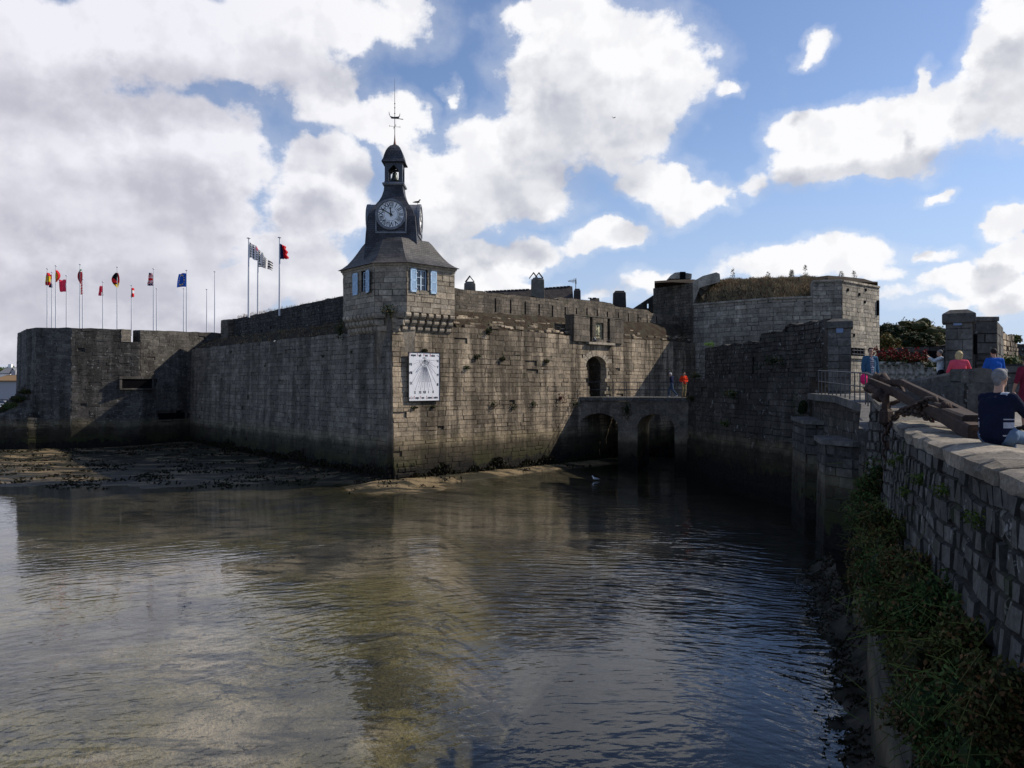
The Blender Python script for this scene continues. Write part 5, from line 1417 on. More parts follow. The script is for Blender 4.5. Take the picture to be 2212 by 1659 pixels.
# ================================================================== trees behind
def tree(px, py, rx, rz, Y, label, mat='leaftree', n_=2600, trunk=True, grp='trees behind the rear wall'):
    c = P(px, py, Y); base = Vector((c.x, c.y, -1)); t = thing('tree', label, 'tree', base, grp); Rx = rx*Y/FPX; Rz = rz*Y/FPX
    mb = MB(); mb.tube([base, base+Vector((.2, 0, (c.z+1)*.5)), c], [Rx*.09, Rx*.07, Rx*.04], 8)
    for k in range(6):
        a = k*1.05; mb.tube([base+Vector((.2, 0, (c.z+1)*.5)), c+Vector((math.cos(a)*Rx*.5, math.sin(a)*Rx*.5, Rz*.2*math.sin(k*2)))], [Rx*.04, Rx*.015], 5)
    mb.build('trunk', M['bark'], t)
    mb = MB()
    for k in range(34):
        a = rnd.uniform(0, 6.283); e = rnd.uniform(-.5, 1); rr_ = math.sqrt(max(0, 1-max(0, e)**2)); kk = .72+.1*rnd.random()
        p = c+Vector((math.cos(a)*rr_*Rx*kk, math.sin(a)*rr_*Rx*kk, e*Rz*kk)); s = rnd.uniform(.26, .42)
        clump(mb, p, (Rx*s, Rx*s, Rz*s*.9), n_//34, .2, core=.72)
    mb.build('crown', M[mat], t)
tree(1968, 742, 70, 52, 90, 'big rounded brown green tree, largest of the grove behind the rear wall', 'leaftree', 5200)
tree(1925, 725, 36, 26, 84, 'dark green tree at the upper left of the grove', 'leafdark', 2400)
tree(1975, 742, 40, 24, 78, 'lower dark bushy tree in front of the big rounded one', 'leafdark', 2400)
tree(1915, 755, 32, 34, 72, 'olive tree crown nearest the great bastion', 'leaftree', 2400)
tree(2025, 752, 26, 32, 80, 'small tree just left of the right gate pillar', 'leaftree', 1500)

# ================================================================== flower planters
for i, (x, y, w_) in enumerate(((458, 512, 60), (515, 520, 78), (588, 515, 62), (662, 530, 66), (757, 520, 70), (850, 560, 70))):
    Y = 34.; c = c33(x, 0, Y); fl_ = c33(x, y, Y); bt = c33(x, 622, Y)
    t = thing('flower_pot', ['leftmost red geranium pot, partly hidden behind the standing man', 'second geranium pot from the left, widest red flower mass', 'third geranium pot from the left with tall pale urn', 'fourth geranium pot from the left with low mottled urn', 'fifth geranium pot from the left with slender urn', 'last mottled urn on the right, with dark foliage and few flowers'][i], 'flower pot', (c.x, Y, gz(34)), 'stone urns of red geraniums along the rear wall')
    mb = MB(); H = fl_.z-gz(34); mb.lathe((c.x, Y, gz(34)), [(.2, 0), (.24, .06), (.17, .16), (.30, .38), (.42, .62), (.45, .85), (.38, H-.1), (.42, H), (.30, H-.02)], 14); mb.build('urn', M['urn'] if 'urn' in M else M['near'], t, True)
    mb = MB()
    if i < 5: [clump(mb, (c.x+rnd.gauss(0, .25), Y+rnd.gauss(0, .2), fl_.z+.25+rnd.gauss(0, .16)), .13, 26, .09) for _ in range(16)]
    else: clump(mb, (c.x, Y, fl_.z+.1), (.5, .45, .3), 60, .1, core=.1)
    mb.build('flowers', M['redflower'], t)
    mb = MB(); clump(mb, (c.x, Y, fl_.z+.02), (.6, .5, .34), 220, .12, core=.5); mb.build('foliage', M['leafdark'], t)

# ================================================================== wall plants
def wallplant(p, r, lab, mat, grp, n_=120, size=.09, name='wall_plant'):
    w = thing(name, lab, 'plant', p, grp); mb = MB(); clump(mb, p, r, n_, size, core=.35, droop=.4); mb.build('foliage', M[mat], w)
pl = [(690, 800, 0), (0, 0, 0)]
spots = [(1008, 794, .22, 'below and right of the sundial, uppermost dark tuft'), (1062, 873, .4, 'largest dark tuft low on the sunlit wall'), (1105, 879, .3, 'second low tuft right of the largest one'), (1150, 873, .3, 'russet tuft low on the wall left of the bridge'), (1208, 860, .5, 'reddish hanging plant beside the bridge end'), (1238, 872, .4, 'dark hanging plant at the bridge springing'), (917, 757, .14, 'tiny tuft above the sundial'), (935, 878, .14, 'small tuft just below the sundial'), (893, 880, .17, 'small tuft below the left corner of the sundial'), (1030, 770, .2, 'tuft midway between the sundial and the stained middle of the wall'), (1085, 775, .2, 'small tuft right of the sundial at its mid height'), (1180, 780, .2, 'tuft left of the gate at arch height'), (1055, 715, .25, 'withered tuft high on the wall right of the turret'), (1128, 655, .0, '')]
grp = 'tufts growing from the sunlit wall'
for i, (x, y, r, lab) in enumerate(spots):
    if r: wallplant(on_right(x, y, .12), (r*1.25, .16+r*.3, r*.7), 'wall plant, '+lab, 'leafdark' if i != 4 else 'redtuft', grp, 200, .09)
for (x, y, r, lab) in ((858, 712, .0, ''), ):
    pass
wallplant(Vector((-6.9, 44.1, 4.1)), (.45, .3, .4), 'dark plant on the turret corner between the two rows of corbels', 'leafdark', 'plants on the turret', 260, .1)
wallplant(Vector((-10.3, 47.2, 3.2)), (.3, .3, .7), 'mossy green plant hanging under the left end of the corbels', 'leafdark', 'plants on the turret', 240, .1)
for i, (x, y, r) in enumerate(((640, 917, .22), (575, 790, .2), (700, 770, .18), (520, 870, .2), (735, 880, .22), (655, 838, .16), (790, 838, .2), (680, 905, .2), (760, 760, .18), (560, 900, .22), (610, 865, .18), (480, 820, .2), (720, 835, .15), (500, 760, .25))):
    where = ['lowest in the middle', 'upper middle', 'upper right of middle', 'lower left', 'lower right', 'centre', 'near the turret corner', 'low, right of the middle', 'highest near the turret', 'low left of middle', 'left of centre', 'far left', 'right of centre', 'far left near the top'][i]
    wallplant(on_left(x, y, .08), (r, .12, r*.7), 'small dark tuft on the shaded wall, '+where, 'leafdark', 'tufts on the shaded wall', 60, .08)
# moat wall plants
def on_mid(px, py, off=.1):
    k = (px-1106)/FPX; pth = Path([(11.95, 53.0), (12.75, 47.5), (14.75, 38.9)])
    for i in range(2):
        a, b = pth.p[i], pth.p[i+1]; fa, fb = a.x-k*a.y, b.x-k*b.y
        if fa*fb <= 0: q = pth.at(pth.u[i]+(b-a).length*fa/(fa-fb), off+.15); return Vector((q.x, q.y, (829.5-py)/FPX*q.y))
    return Vector((12, 50, 0))
for i, (x, y, r) in enumerate(((1590, 851, .5), (1680, 780, .6), (1510, 812, .4), (1500, 860, .35), (1745, 880, .8), (1575, 915, .4), (1750, 915, .5))):
    lab = ['bright green cushion high on the moat wall', 'large dark shrub on the ledge of the moat wall parapet', 'ivy patch at the left top of the moat wall', 'dark clump at the left edge of the moat wall', 'big dark shrub in the corner where moat wall meets the near bridge', 'green cushion halfway up the moat wall', 'hanging shrub above the farther bridge pier'][i]
    wallplant(on_mid(x, y), (r, .25, r*.5 if i != 4 else r*1.1), lab, 'leaf' if i in (0, 5) else 'leafdark', 'plants on the moat wall', 200, .1)
q = pbq.at(bru(1355), .15); wallplant(Vector((q.x, q.y, brz(bru(1355), 885))), (.4, .2, .75), 'hanging shrub between the two arches of the bridge', 'leafdark', 'plants on the bridge', 260, .1)
# hanging shrubs down the near quay wall
def qpt(y, z, off=.3):
    best = min((abs(qp.at(u).y-y), u) for u in [qp.L*i/300 for i in range(301)])[1]; q = qp.at(best, off+.05*(-.7-z)); return Vector((q.x, q.y, z))
QS = [(15.6, -3.0, .75, .55, 1.0, 'uppermost', 0), (14.2, -3.3, .7, .5, .9, 'second', 2), (15.9, -2.2, .5, .4, .5, 'small top', 0), (12.6, -3.2, .75, .5, 1.1, 'third', 2), (11.3, -2.6, .6, .45, .8, 'fourth', 1), (10.2, -3.1, .8, .5, 1.0, 'fifth', 0), (9.3, -2.5, .6, .4, .7, 'sixth', 2), (8.6, -3.3, .7, .5, .9, 'seventh', 1), (7.9, -2.4, .5, .4, .6, 'eighth', 0), (7.2, -3.0, .7, .5, .9, 'ninth', 2), (6.6, -2.3, .45, .35, .5, 'tenth', 1), (6.0, -2.9, .7, .5, .9, 'eleventh', 0), (5.6, -2.2, .4, .35, .5, 'twelfth', 2), (8.3, -3.9, .5, .4, .5, 'thirteenth', 1), (6.7, -3.7, .6, .45, .6, 'fourteenth', 0)]
QS = [(y, min(-2.3, z+.35) if z > -3.6 else -3.45, a, b, c*.75, _, k) for (y, z, a, b, c, _, k) in QS]
names = ['hanging green shrub farthest along the quay wall, below the chains', 'brown tinged shrub next nearer than the one below the chains', 'small shrub highest under the hanging chains', 'long trailing shrub in the middle of the quay wall', 'mixed green shrub below the coping left of the seated man', 'wide green shrub under the seated man', 'rusty brown shrub just under the coping stones near the seated man', 'olive shrub hanging low in the middle right of the quay wall', 'small green shrub high on the quay wall toward the right edge', 'brownish shrub at the right edge halfway down', 'small olive shrub close under the coping at the right edge', 'large green shrub at the lower right edge', 'small rusty shrub at the extreme right edge', 'low olive shrub just above the concrete apron', 'green shrub above the apron at the lower right']
for (y, z, a, b, c, _, k), lab in zip(QS, names):
    p = qpt(y, z, .25); w = thing('hanging_shrub', lab, 'shrub', p, 'shrubs hanging on the near quay wall'); mb = MB()
    for j in range(7):
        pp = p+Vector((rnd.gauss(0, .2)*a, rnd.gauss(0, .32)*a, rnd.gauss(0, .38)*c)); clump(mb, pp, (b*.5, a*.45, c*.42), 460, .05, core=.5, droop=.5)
    for j in range(34):
        s = p+Vector((rnd.gauss(-.1, .15), rnd.gauss(0, a*.6), rnd.gauss(0, c*.5))); e = s+Vector((-rnd.uniform(.05, .3), rnd.gauss(0, .12), rnd.uniform(-.25, .15))); mb.tube([s, e], .004, 3, tint=(.9, .1, .9, 1))
    mb.build('foliage', M['hang%d' % k], w)
for i, (y, z) in enumerate(((13.4, -1.35), (12.2, -1.15), (9.9, -1.2), (8.4, -1.15), (7.0, -1.2), (10.9, -1.5))):
    p = qpt(y, z, .08); wallplant(p, (.08, .22, .09), ['moss cushion under the coping nearest the chains', 'moss cushion between chains and anchor tip', 'moss cushion under the coping left of the seated man', 'moss cushion right under the seated man', 'moss cushion under the coping at the right edge', 'lower moss cushion beneath the anchor tip'][i], 'moss', 'moss cushions under the coping', 160, .035, 'moss')
UQ = []
for i in range(260):
    y_ = 5+i*.1; UQ.append(min((abs(qp.at(qp.L*k/150).y-y_), qp.L*k/150) for k in range(151))[1])
# ================================================================== anchor and chains
def c34(x, y, Y): return P((3400+x/4.148)*.54004, (1450+y/4.148)*.54004, Y)
t = thing('anchor', 'huge rusty iron anchor laid over the quay wall, sloping down behind the seated man', 'anchor', c34(330, 330, 16.2))
def beam(mb, pts, ws, hs, chamf=.25):
    rg = []
    for i, p in enumerate(pts):
        d = (pts[min(i+1, len(pts)-1)]-pts[max(0, i-1)]).normalized(); s = d.cross(Vector((0, 0, 1))).normalized(); u = s.cross(d)
        w, h = ws[i]/2, hs[i]/2; c = chamf
        rg.append([p+s*x*w+u*y*h for x, y in ((-1, -1+c), (-1, 1-c), (-1+c, 1), (1-c, 1), (1, 1-c), (1, -1+c), (1-c, -1), (-1+c, -1))])
    mb.loft(rg)
mb = MB()
beam(mb, [c34(330, 330, 16.0), c34(760, 500, 14.9), c34(1180, 730, 13.2), c34(1500, 850, 12.0), c34(2040, 1150, 10.0), c34(2100, 1180, 9.85)], [.08, .10, .12, .15, .2, .2], [.18, .17, .17, .18, .22, .22])
mb.build('stock_beam', M['rust'], t)
mb = MB(); beam(mb, [c34(1430, 800, 12.3), c34(1700, 850, 11.4), c34(2050, 1000, 10.2)], [.2, .24, .26], [.08, .16, .2]); mb.build('beam_rib', M['rust'], t)
mb = MB()
beam(mb, [c34(430, 235, 16.6), c34(620, 320, 16.0), c34(860, 330, 15.0), c34(1000, 400, 14.4), c34(1500, 640, 12.6), c34(2100, 950, 10.9), c34(2400, 1110, 10.1)], [.10, .07, .08, .09, .10, .11, .11], [.10, .09, .12, .12, .12, .12, .12])
mb.build('shank', M['rust'], t)
mb = MB(); mb.ball(c34(470, 250, 16.5), (.12, .2, .09), 12, 8, jit=.3); mb.ball(c34(340, 420, 15.9), (.12, .13, .11), 12, 8, jit=.4); mb.ball(c34(500, 540, 15.4), (.14, .15, .13), 12, 8, jit=.5)
mb.tube([c34(340, 420, 15.9), c34(420, 470, 15.6), c34(500, 540, 15.4), c34(560, 610, 15.3)], [.1, .07, .12, .06], 10); mb.tube([c34(560, 210, 16.4), c34(640, 310, 16.0), c34(720, 370, 15.6)], [.06, .05, .05], 8)
mb.build('fluke_end', M['rust'], t, True)
mb = MB(); pts = []
for (x, y, Y) in ((520, 600, 15.2), (600, 672, 15.1), (700, 680, 15.0), (800, 640, 15.0), (870, 560, 15.1), (880, 470, 15.3), (830, 385, 15.6), (740, 350, 15.9), (640, 380, 15.9), (560, 480, 15.6)): pts.append(c34(x, y, Y))
mb.tube(pts, .04, 10, closed=True); mb.build('ring', M['rust'], t, True)
mb = MB(); mb.tube([c34(1180, 800, 12.9), c34(1260, 600, 12.7), c34(1420, 590, 12.2), c34(1440, 690, 12.1)], [.03, .035, .035, .03], 8); mb.tube([c34(1420, 690, 12.1), c34(1540, 730, 11.8), c34(1650, 760, 11.6)], [.035, .045, .05], 8)
for k in range(3): mb.ball(c34(1560+k*38, 735+k*12, 11.65), (.05, .06, .085), 8, 6)
mb.build('shackle', M['rust'], t, True)
def chain(pts, label, pitch=.13, r=.021, w=.052, grp='chains hanging from the anchor'):
    t = thing('chain', label, 'chain', pts[0], grp); pth = []; 
    Ls = [0]
    for a, b in zip(pts, pts[1:]): Ls.append(Ls[-1]+(b-a).length)
    def at(s):
        for i in range(len(pts)-1):
            if s <= Ls[i+1] or i == len(pts)-2: return pts[i].lerp(pts[i+1], (s-Ls[i])/max(1e-6, Ls[i+1]-Ls[i]))
    k = 0; s = 0; jit = rnd.uniform(0, 6)
    while s < Ls[-1]:
        c = at(s); d = (at(min(Ls[-1], s+pitch))-at(max(0, s-pitch))).normalized(); a = d.cross(Vector((1, .3, .1))).normalized(); b = d.cross(a)
        an = (k % 2)*math.pi/2+.5+.25*math.sin(k*2.3+jit); v = a*math.cos(an)+b*math.sin(an); H = pitch*.62; lp = []
        for i in range(10):
            q = 2*math.pi*i/10; lp.append(c+d*(math.sin(q)*w+(H-w)*(1 if math.sin(q) > 0 else -1)*(abs(math.sin(q)) > .1))+v*math.cos(q)*w)
        m = MB(); m.tube(lp, r, 6, closed=True); m.build('link', M['rust'], t, True); k += 1; s += pitch
    return t
chain([c34(600, 600, 15.0), c34(600, 860, 14.95), c34(600, 1300, 14.95), c34(620, 1660, 15.0), c34(640, 1900, 15.1)], 'outer rusty chain hanging straight down from the anchor ring', .15, .024, .062)
chain([c34(720, 1000, 14.4), c34(690, 1100, 14.5), c34(700, 1400, 14.55), c34(710, 1700, 14.6), c34(700, 1850, 14.7)], 'inner rusty chain hanging beside the straight one over the wall edge', .15, .024, .062)
chain([c34(1250, 660, 12.55), c34(1090, 720, 13.0), c34(980, 770, 13.4), c34(850, 810, 13.9), c34(770, 860, 14.2), c34(730, 950, 14.4), c34(700, 1060, 14.5)], 'rusty chain draped from the shackle over the coping', .14, .021, .055)
chain([c34(880, 850, 13.6), c34(960, 830, 13.3), c34(1080, 850, 13.0), c34(1180, 870, 12.7), c34(1350, 940, 12.3)], 'dark chain lying along the coping under the anchor beam', .13, .019, .05)
mb = MB(); p = c34(600, 900, 14.9); mb.box(p, (.2, .2, .3), .4, bev=.05); mb.box(c34(600, 720, 14.95), (.1, .1, .5), .4, bev=.03)
o = mb.build('swivel_block', M['rust'], None); tag(o, 'rusty swivel block joining the anchor ring to the straight hanging chain', 'swivel')

# ================================================================== people
def cloth(name, c, c2=None, rough=.9): return plain(name, c, rough, .05, 0, .2, 6., .05, c2)
M['skin'] = plain('skin', (.42, .25, .18), .6, .3, 0, .06, 6)
M['lip'] = plain('lip', (.30, .12, .10), .6, .3); M['eye'] = plain('eye', (.02, .015, .012), .3, .5)
hairm = {k: plain('hair_'+k, c, .8, .2, 0, .35, 30, .01) for k, c in dict(grey=(.17, .17, .178), brown=(.035, .022, .015), blond=(.46, .36, .19), black=(.012, .011, .011), white=(.6, .58, .55)).items()}
def hand(pr, w, d, s=1., curl=.4, side=1):
    """five separate fingers from the wrist w along direction d"""
    w = Vector(w); d = Vector(d).normalized(); a = d.cross(Vector((0, 0, 1)))
    if a.length < .3: a = Vector((0, 1, 0))
    a = (a-d*a.dot(d)).normalized(); n_ = d.cross(a)
    pal = w+d*.05*s; pr.append(('c', w, .026*s, pal+d*.03*s, .03*s)); pr.append(('c', pal+a*.02*s, .02*s, pal-a*.02*s, .02*s))
    for i, L in enumerate((.062, .072, .066, .05)):
        o = pal+d*.03*s+a*(-.03+.02*i)*s; m = o+(d+a*(-.12+.08*i))*L*.55*s; e = m+(d*(1-curl)-n_*curl*side)*L*.5*s
        pr.append(('c', o, .0105*s, m, .0098*s)); pr.append(('c', m, .0098*s, e, .0085*s))
    o = w+d*.025*s-a*.025*s; m = o+(d*.6-a*.8)*.035*s; pr.append(('c', o, .013*s, m, .0115*s)); pr.append(('c', m, .0115*s, m+(d*.9-a*.2)*.03*s, .0095*s))
def person(label, loc, yaw, h, J, top, bottom, hair, hairkind='short', shoes='black', group=None, voxel=.017, toprule=None, topm=None, glasses=False, bare=False, width=1., skirt=None, headturn=0., finger=1.0):
    D = dict(pelvis=(0, 0, .97), belly=(0, 0, 1.1), chest=(0, -.01, 1.3), neck=(0, 0, 1.47), head=(0, .02, 1.625))
    for s, k in ((-1, 'L'), (1, 'R')):
        D.update({'sh'+k: (s*.185, -.01, 1.42), 'el'+k: (s*.245, -.03, 1.13), 'wr'+k: (s*.245, .05, .88), 'hd'+k: (0, .1, -1), 'hip'+k: (s*.09, 0, .93), 'kn'+k: (s*.10, .03, .5), 'an'+k: (s*.10, -.01, .09), 'toe'+k: (s*.12, .16, .04)})
    D.update(J); D = {k: Vector(v) for k, v in D.items()}
    t = thing('person', label, 'person', loc, group)
    Mx = Matrix.Translation(loc) @ Matrix.Rotation(yaw, 4, 'Z') @ Matrix.Scale(h/1.75, 4)
    def torso(e):
        p = D['pelvis']; ch = D['chest']; b = D['belly']
        return [('c', D['hipL']+(p-D['hipL'])*.2, .095*width+e, D['hipR']+(p-D['hipR'])*.2, .095*width+e), ('c', p, .12*width+e, b, .12*width+e), ('c', p+Vector((-.06, 0, 0)), .1*width+e, ch+Vector((-.07, 0, 0)), .1*width+e), ('c', p+Vector((.06, 0, 0)), .1*width+e, ch+Vector((.07, 0, 0)), .1*width+e),
                ('c', D['shL']*.8+D['shR']*.2, .07+e, D['shR']*.8+D['shL']*.2, .07+e), ('c', ch, .115*width+e, D['neck']-Vector((0, 0, .08)), .075+e)]
    def arm(k, e, f=1.): 
        w = D['el'+k].lerp(D['wr'+k], f); return [('c', D['sh'+k], .06+e, D['el'+k], .043+e), ('c', D['el'+k], .043+e, w, .030+e*1.1)]
    def leg(k, e, r0=.0): return [('c', D['hip'+k], .088+e, D['kn'+k], .058+e), ('c', D['kn'+k], .056+e, D['an'+k], .036+e)]
    hd = D['head']; Rh = Matrix.Rotation(headturn, 3, 'Z')
    body = torso(-.012)+arm('L', 0)+arm('R', 0)+leg('L', -.005)+leg('R', -.005)+[('c', D['neck']-Vector((0, 0, .06)), .06, D['neck'].lerp(hd, .6), .052)]
    def hp(x, y, z): return hd+Rh @ Vector((x, y, z))
    body += [('e', hd+Vector((0, 0, .02)), (.074, .092, .10), Rh), ('c', hp(0, .03, -.045), .055, hp(0, .05, -.075), .035), ('c', hp(0, .088, .0), .010, hp(0, .108, -.028), .014), ('c', hp(-.076, -.005, .015), .012, hp(-.078, .0, -.02), .012), ('c', hp(.076, -.005, .015), .012, hp(.078, .0, -.02), .012)]
    for k in 'LR':
        body.append(('c', D['an'+k], .034, D['toe'+k], .03)); hand(body, D['wr'+k], D['hd'+k], finger)
    organic(body, 'body', M['skin'], t, voxel, M_=Mx, smooth_it=2)
    m = MB(); m.M = Mx
    for s in (-1, 1): m.ball(hp(s*.03, .086, .018), (.011, .008, .006), 8, 5)
    m.build('eyes', M['eye'], t)
    m = MB(); m.M = Mx; m.tube([hp(-.022, .086, -.056), hp(0, .093, -.055), hp(.022, .086, -.056)], .006, 6); m.build('mouth', M['lip'], t)
    hr = [('e', hp(0, -.022, .045), (.086, .092, .092), Rh)]
    if hairkind == 'bob': hr = [('e', hp(0, -.02, .04), (.095, .10, .10), Rh), ('c', hp(-.06, -.05, 0), .05, hp(-.055, -.05, -.09), .035), ('c', hp(.06, -.05, 0), .05, hp(.055, -.05, -.09), .035), ('c', hp(0, -.07, 0), .055, hp(0, -.08, -.10), .04), ('c', hp(.03, -.06, .05), .05, hp(.12, -.09, .03), .02)]
    if hairkind == 'short': hr += [('c', hp(-.04, .035, .10), .03, hp(.04, .035, .10), .03), ('c', hp(0, -.07, -.02), .045, hp(0, -.055, -.05), .04)]
    if hairkind == 'cap': hr += [('c', hp(0, .06, .06), .04, hp(0, .12, .05), .018)]
    organic(hr, 'hair', hairm[hair], t, .012, M_=Mx, smooth_it=1)
    tp = torso(.012)+arm('L', .014, .93 if not bare else .1)+arm('R', .014, .93 if not bare else .1)
    organic(tp, 'top', topm or [top], t, voxel, toprule, M_=Mx, smooth_it=3)
    if skirt:
        m = MB(); m.M = Mx; m.lathe(D['pelvis']+Vector((0, 0, -.45)), [(.26, -.1), (.22, .15), (.17, .40), (.14, .5)], 20); m.build('skirt', skirt, t, True)
    elif bottom:
        organic([('c', D['hipL'], .11*width, D['hipR'], .11*width), ('c', D['pelvis'], .118*width, D['pelvis']+Vector((0, 0, .03)), .118*width)]+leg('L', .014)+leg('R', .014), 'trousers', bottom, t, voxel, M_=Mx, smooth_it=3)
    sh = []
    for k in 'LR': sh += [('c', D['an'+k]-Vector((0, 0, .03)), .048, D['toe'+k], .042), ('c', D['an'+k], .046, D['an'+k]-Vector((0, 0, .05)), .045)]
    organic(sh, 'shoes', M['white_shoe'] if shoes == 'white' else M['black'], t, .015, M_=Mx, smooth_it=1)
    if glasses:
        m = MB(); m.M = Mx
        for s in (-1, 1):
            m.tube([hp(s*.032+math.cos(a)*.022, .103, .016+math.sin(a)*.016) for a in [i*.785 for i in range(8)]], .0035, 5, closed=True); m.tube([hp(s*.055, .10, .02), hp(s*.082, .0, .022)], .004, 5)
        m.tube([hp(-.01, .105, .018), hp(.01, .105, .018)], .003, 4); m.build('glasses', M['iron'], t)
    return t, Mx
M['white_shoe'] = plain('white_shoe', (.5, .5, .5), .7, .2)
navy = cloth('navy_knit', (.011, .014, .032)); whiteband = cloth('grey_band', (.34, .36, .42)); jeans = cloth('blue_jeans', (.075, .12, .19), (.10, .15, .23)); dkjeans = cloth('dark_jeans', (.03, .045, .08))
# seated man (origin at the seat)
S = .90; sY = 8.6; sx = P(2152, 0, sY).x
J = dict(pelvis=(0, 0, .12), belly=(0, .0, .27), chest=(0, .0, .44), neck=(0, .04, .62), head=(0, .085, .775), shL=(-.165, .03, .54), shR=(.175, .03, .54),
         elR=(.225, .24, .34), wrR=(.12, .46, .42), hdR=(.0, .25, 1), elL=(-.22, .30, .42), wrL=(-.10, .50, .46), hdL=(0, .3, 1),
         hipL=(-.1, .04, .10), hipR=(.1, .04, .10), knL=(-.12, .50, .06), knR=(.14, .50, .03), anL=(-.12, .54, -.42), anR=(.15, .56, -.42), toeL=(-.12, .70, -.47), toeR=(.16, .72, -.47))
def rs(c, n_):
    q = [(.235, .30), (.325, .338), (.135, .15)]
    z = c.z+.0
    if c.y > .0 or True:
        if .185 < z < .262 and c.y > -.10: return 1
        if .285 < z < .300 and c.y > -.10: return 1
        if .09 < z < .105 and c.y > -.10: return 1
    if .57 < z < .62 and .06 < c.x < .15 and c.y > -.03: return 1
    return 0
person('grey haired man with glasses in navy striped sweater seated on the quay wall', (sx, sY, -.645), R(-62), 1.75*S, J, navy, jeans, 'grey', 'short', voxel=.014, toprule=rs, topm=[navy, whiteband], glasses=True, width=1.22, finger=1.1)
# man in denim jacket on the near bridge
dj = cloth('denim_jacket', (.045, .11, .18), (.035, .085, .15)); st1 = cloth('navy_stripe', (.03, .03, .06)); st2 = cloth('pale_stripe', (.42, .42, .48))
def rd(c, n_):
    if c.y > .055 and abs(c.x) < .062-.05*max(0, 1.2-c.z) and c.z > .93: return 1+int(c.z*32) % 2
    return 0
pY = 25.7; p = P(1880, 0, pY)
person('young man with glasses in open blue jacket over striped shirt on the near bridge', (p.x, pY, gz(pY)), R(188), 1.80, dict(elL=(-.25, -.02, 1.13), elR=(.25, -.02, 1.13)), dj, cloth('beige_trousers', (.16, .12, .10)), 'brown', 'short', toprule=rd, topm=[dj, st1, st2], glasses=True, headturn=R(-25), group='people on the near bridge')
mb = MB(); q = P(1866, 819, pY-.15); mb.ball(q, (.13, .08, .18), 12, 8, jit=.2); o = mb.build('bag', cloth('hot_pink', (.75, .03, .16)), None, True); tag(o, 'bright pink bag held low in the hand of the man in the blue jacket', 'bag')
# woman in pink leaning
pk = cloth('coral_jumper', (.62, .085, .13), (.55, .07, .11)); pY = 22.5; p = P(2072, 0, pY)
person('blonde woman in coral pink jumper seen from behind, reaching to the right', (p.x, pY, gz(pY)), R(-15), 1.72, dict(elR=(.34, .22, 1.20), wrR=(.55, .40, 1.10), hdR=(1, .3, -.1), head=(.02, .05, 1.62), elL=(-.27, .08, 1.14), wrL=(-.2, .25, 1.0)), pk, dkjeans, 'blond', 'bob', width=1.12, headturn=R(-35), group='people beyond the inner wall')
# man in blue
bl_ = cloth('royal_blue_pullover', (.02, .10, .42), (.018, .085, .36)); pY = 22.8; p = P(2148, 0, pY)
person('man in royal blue pullover and dark cap seen from behind near the right pillar', (p.x, pY, gz(pY)), R(-5), 1.78, dict(elL=(-.27, .06, 1.13), wrL=(-.2, .2, 1.0), elR=(.27, .04, 1.13), wrR=(.21, .2, 1.0), head=(-.01, .03, 1.63)), bl_, cloth('black_trousers', (.012, .012, .015)), 'black', 'cap', width=1.1, group='people beyond the inner wall')
# man photographing
pY = 30; p = P(2031, 0, pY)
person('bald man in white shirt and dark waistcoat raising a camera beside the right pillar', (p.x, pY, gz(pY)), R(75), 1.75, dict(elR=(.2, .22, 1.32), wrR=(.08, .38, 1.45), hdR=(-.3, .5, .5), elL=(-.2, .22, 1.32), wrL=(-.08, .38, 1.45), hdL=(.3, .5, .5)), cloth('white_shirt', (.45, .5, .55)), cloth('dark_cloth', (.015, .015, .02)), 'grey', 'cap0', group='people beyond the inner wall')
q = (Matrix.Translation((p.x, pY, gz(pY))) @ Matrix.Rotation(R(75), 4, 'Z')) @ Vector((0, .44, 1.52)); mb = MB(); mb.box(q, (.1, .05, .09), bev=.015); mb.lathe((q.x-.03, q.y, q.z-.02), [(.02, 0), (.02, .04)], 8); o = mb.build('camera', M['black'], None); tag(o, 'small dark camera held up by the man in the white shirt', 'camera')
# woman in maroon at the right edge
pY = 17.5; p = P(2219, 0, pY); mar = cloth('maroon_dress', (.16, .02, .04))
person('woman in maroon dress cut off by the right edge of the view', (p.x, pY, gz(pY)), R(10), 1.66, dict(elL=(-.27, .02, 1.14), wrL=(-.26, .12, .92)), mar, None, 'brown', 'bob', bare=True, skirt=mar, group='people beyond the inner wall')
# couple on the arched bridge
def bpos(px, off, z=zd): q = pbq.at(bru(px), off); return (q.x, q.y, z)
person('white haired man in navy jacket striding across the arched bridge', bpos(1443, -1.5), R(60), 1.74, dict(chest=(0, .03, 1.28), neck=(0, .08, 1.44), head=(0, .12, 1.59), elR=(.27, .0, 1.15), wrR=(.12, .16, 1.12), hdR=(-1, .3, 0), elL=(-.28, -.05, 1.15), wrL=(-.14, .12, 1.10), hdL=(1, .2, 0), knR=(.1, .22, .52), anR=(.1, .22, .09), toeR=(.12, .38, .05), knL=(-.1, -.1, .5), anL=(-.1, -.42, .15), toeL=(-.12, -.28, .04)), cloth('navy_jacket', (.015, .02, .05)), cloth('mid_jeans', (.05, .08, .13)), 'white', 'short', 'white', 'walkers on the arched bridge', width=1.05)
person('walker in orange red jacket and tan trousers at the right end of the arched bridge', bpos(1472, -1.0), R(200), 1.74, dict(elL=(-.30, -.02, 1.16), wrL=(-.16, .1, 1.05), elR=(.30, -.02, 1.16), wrR=(.16, .1, 1.05)), cloth('orange_jacket', (.62, .045, .015)), cloth('tan_trousers', (.33, .26, .13)), 'brown', 'short', group='walkers on the arched bridge', width=1.1)
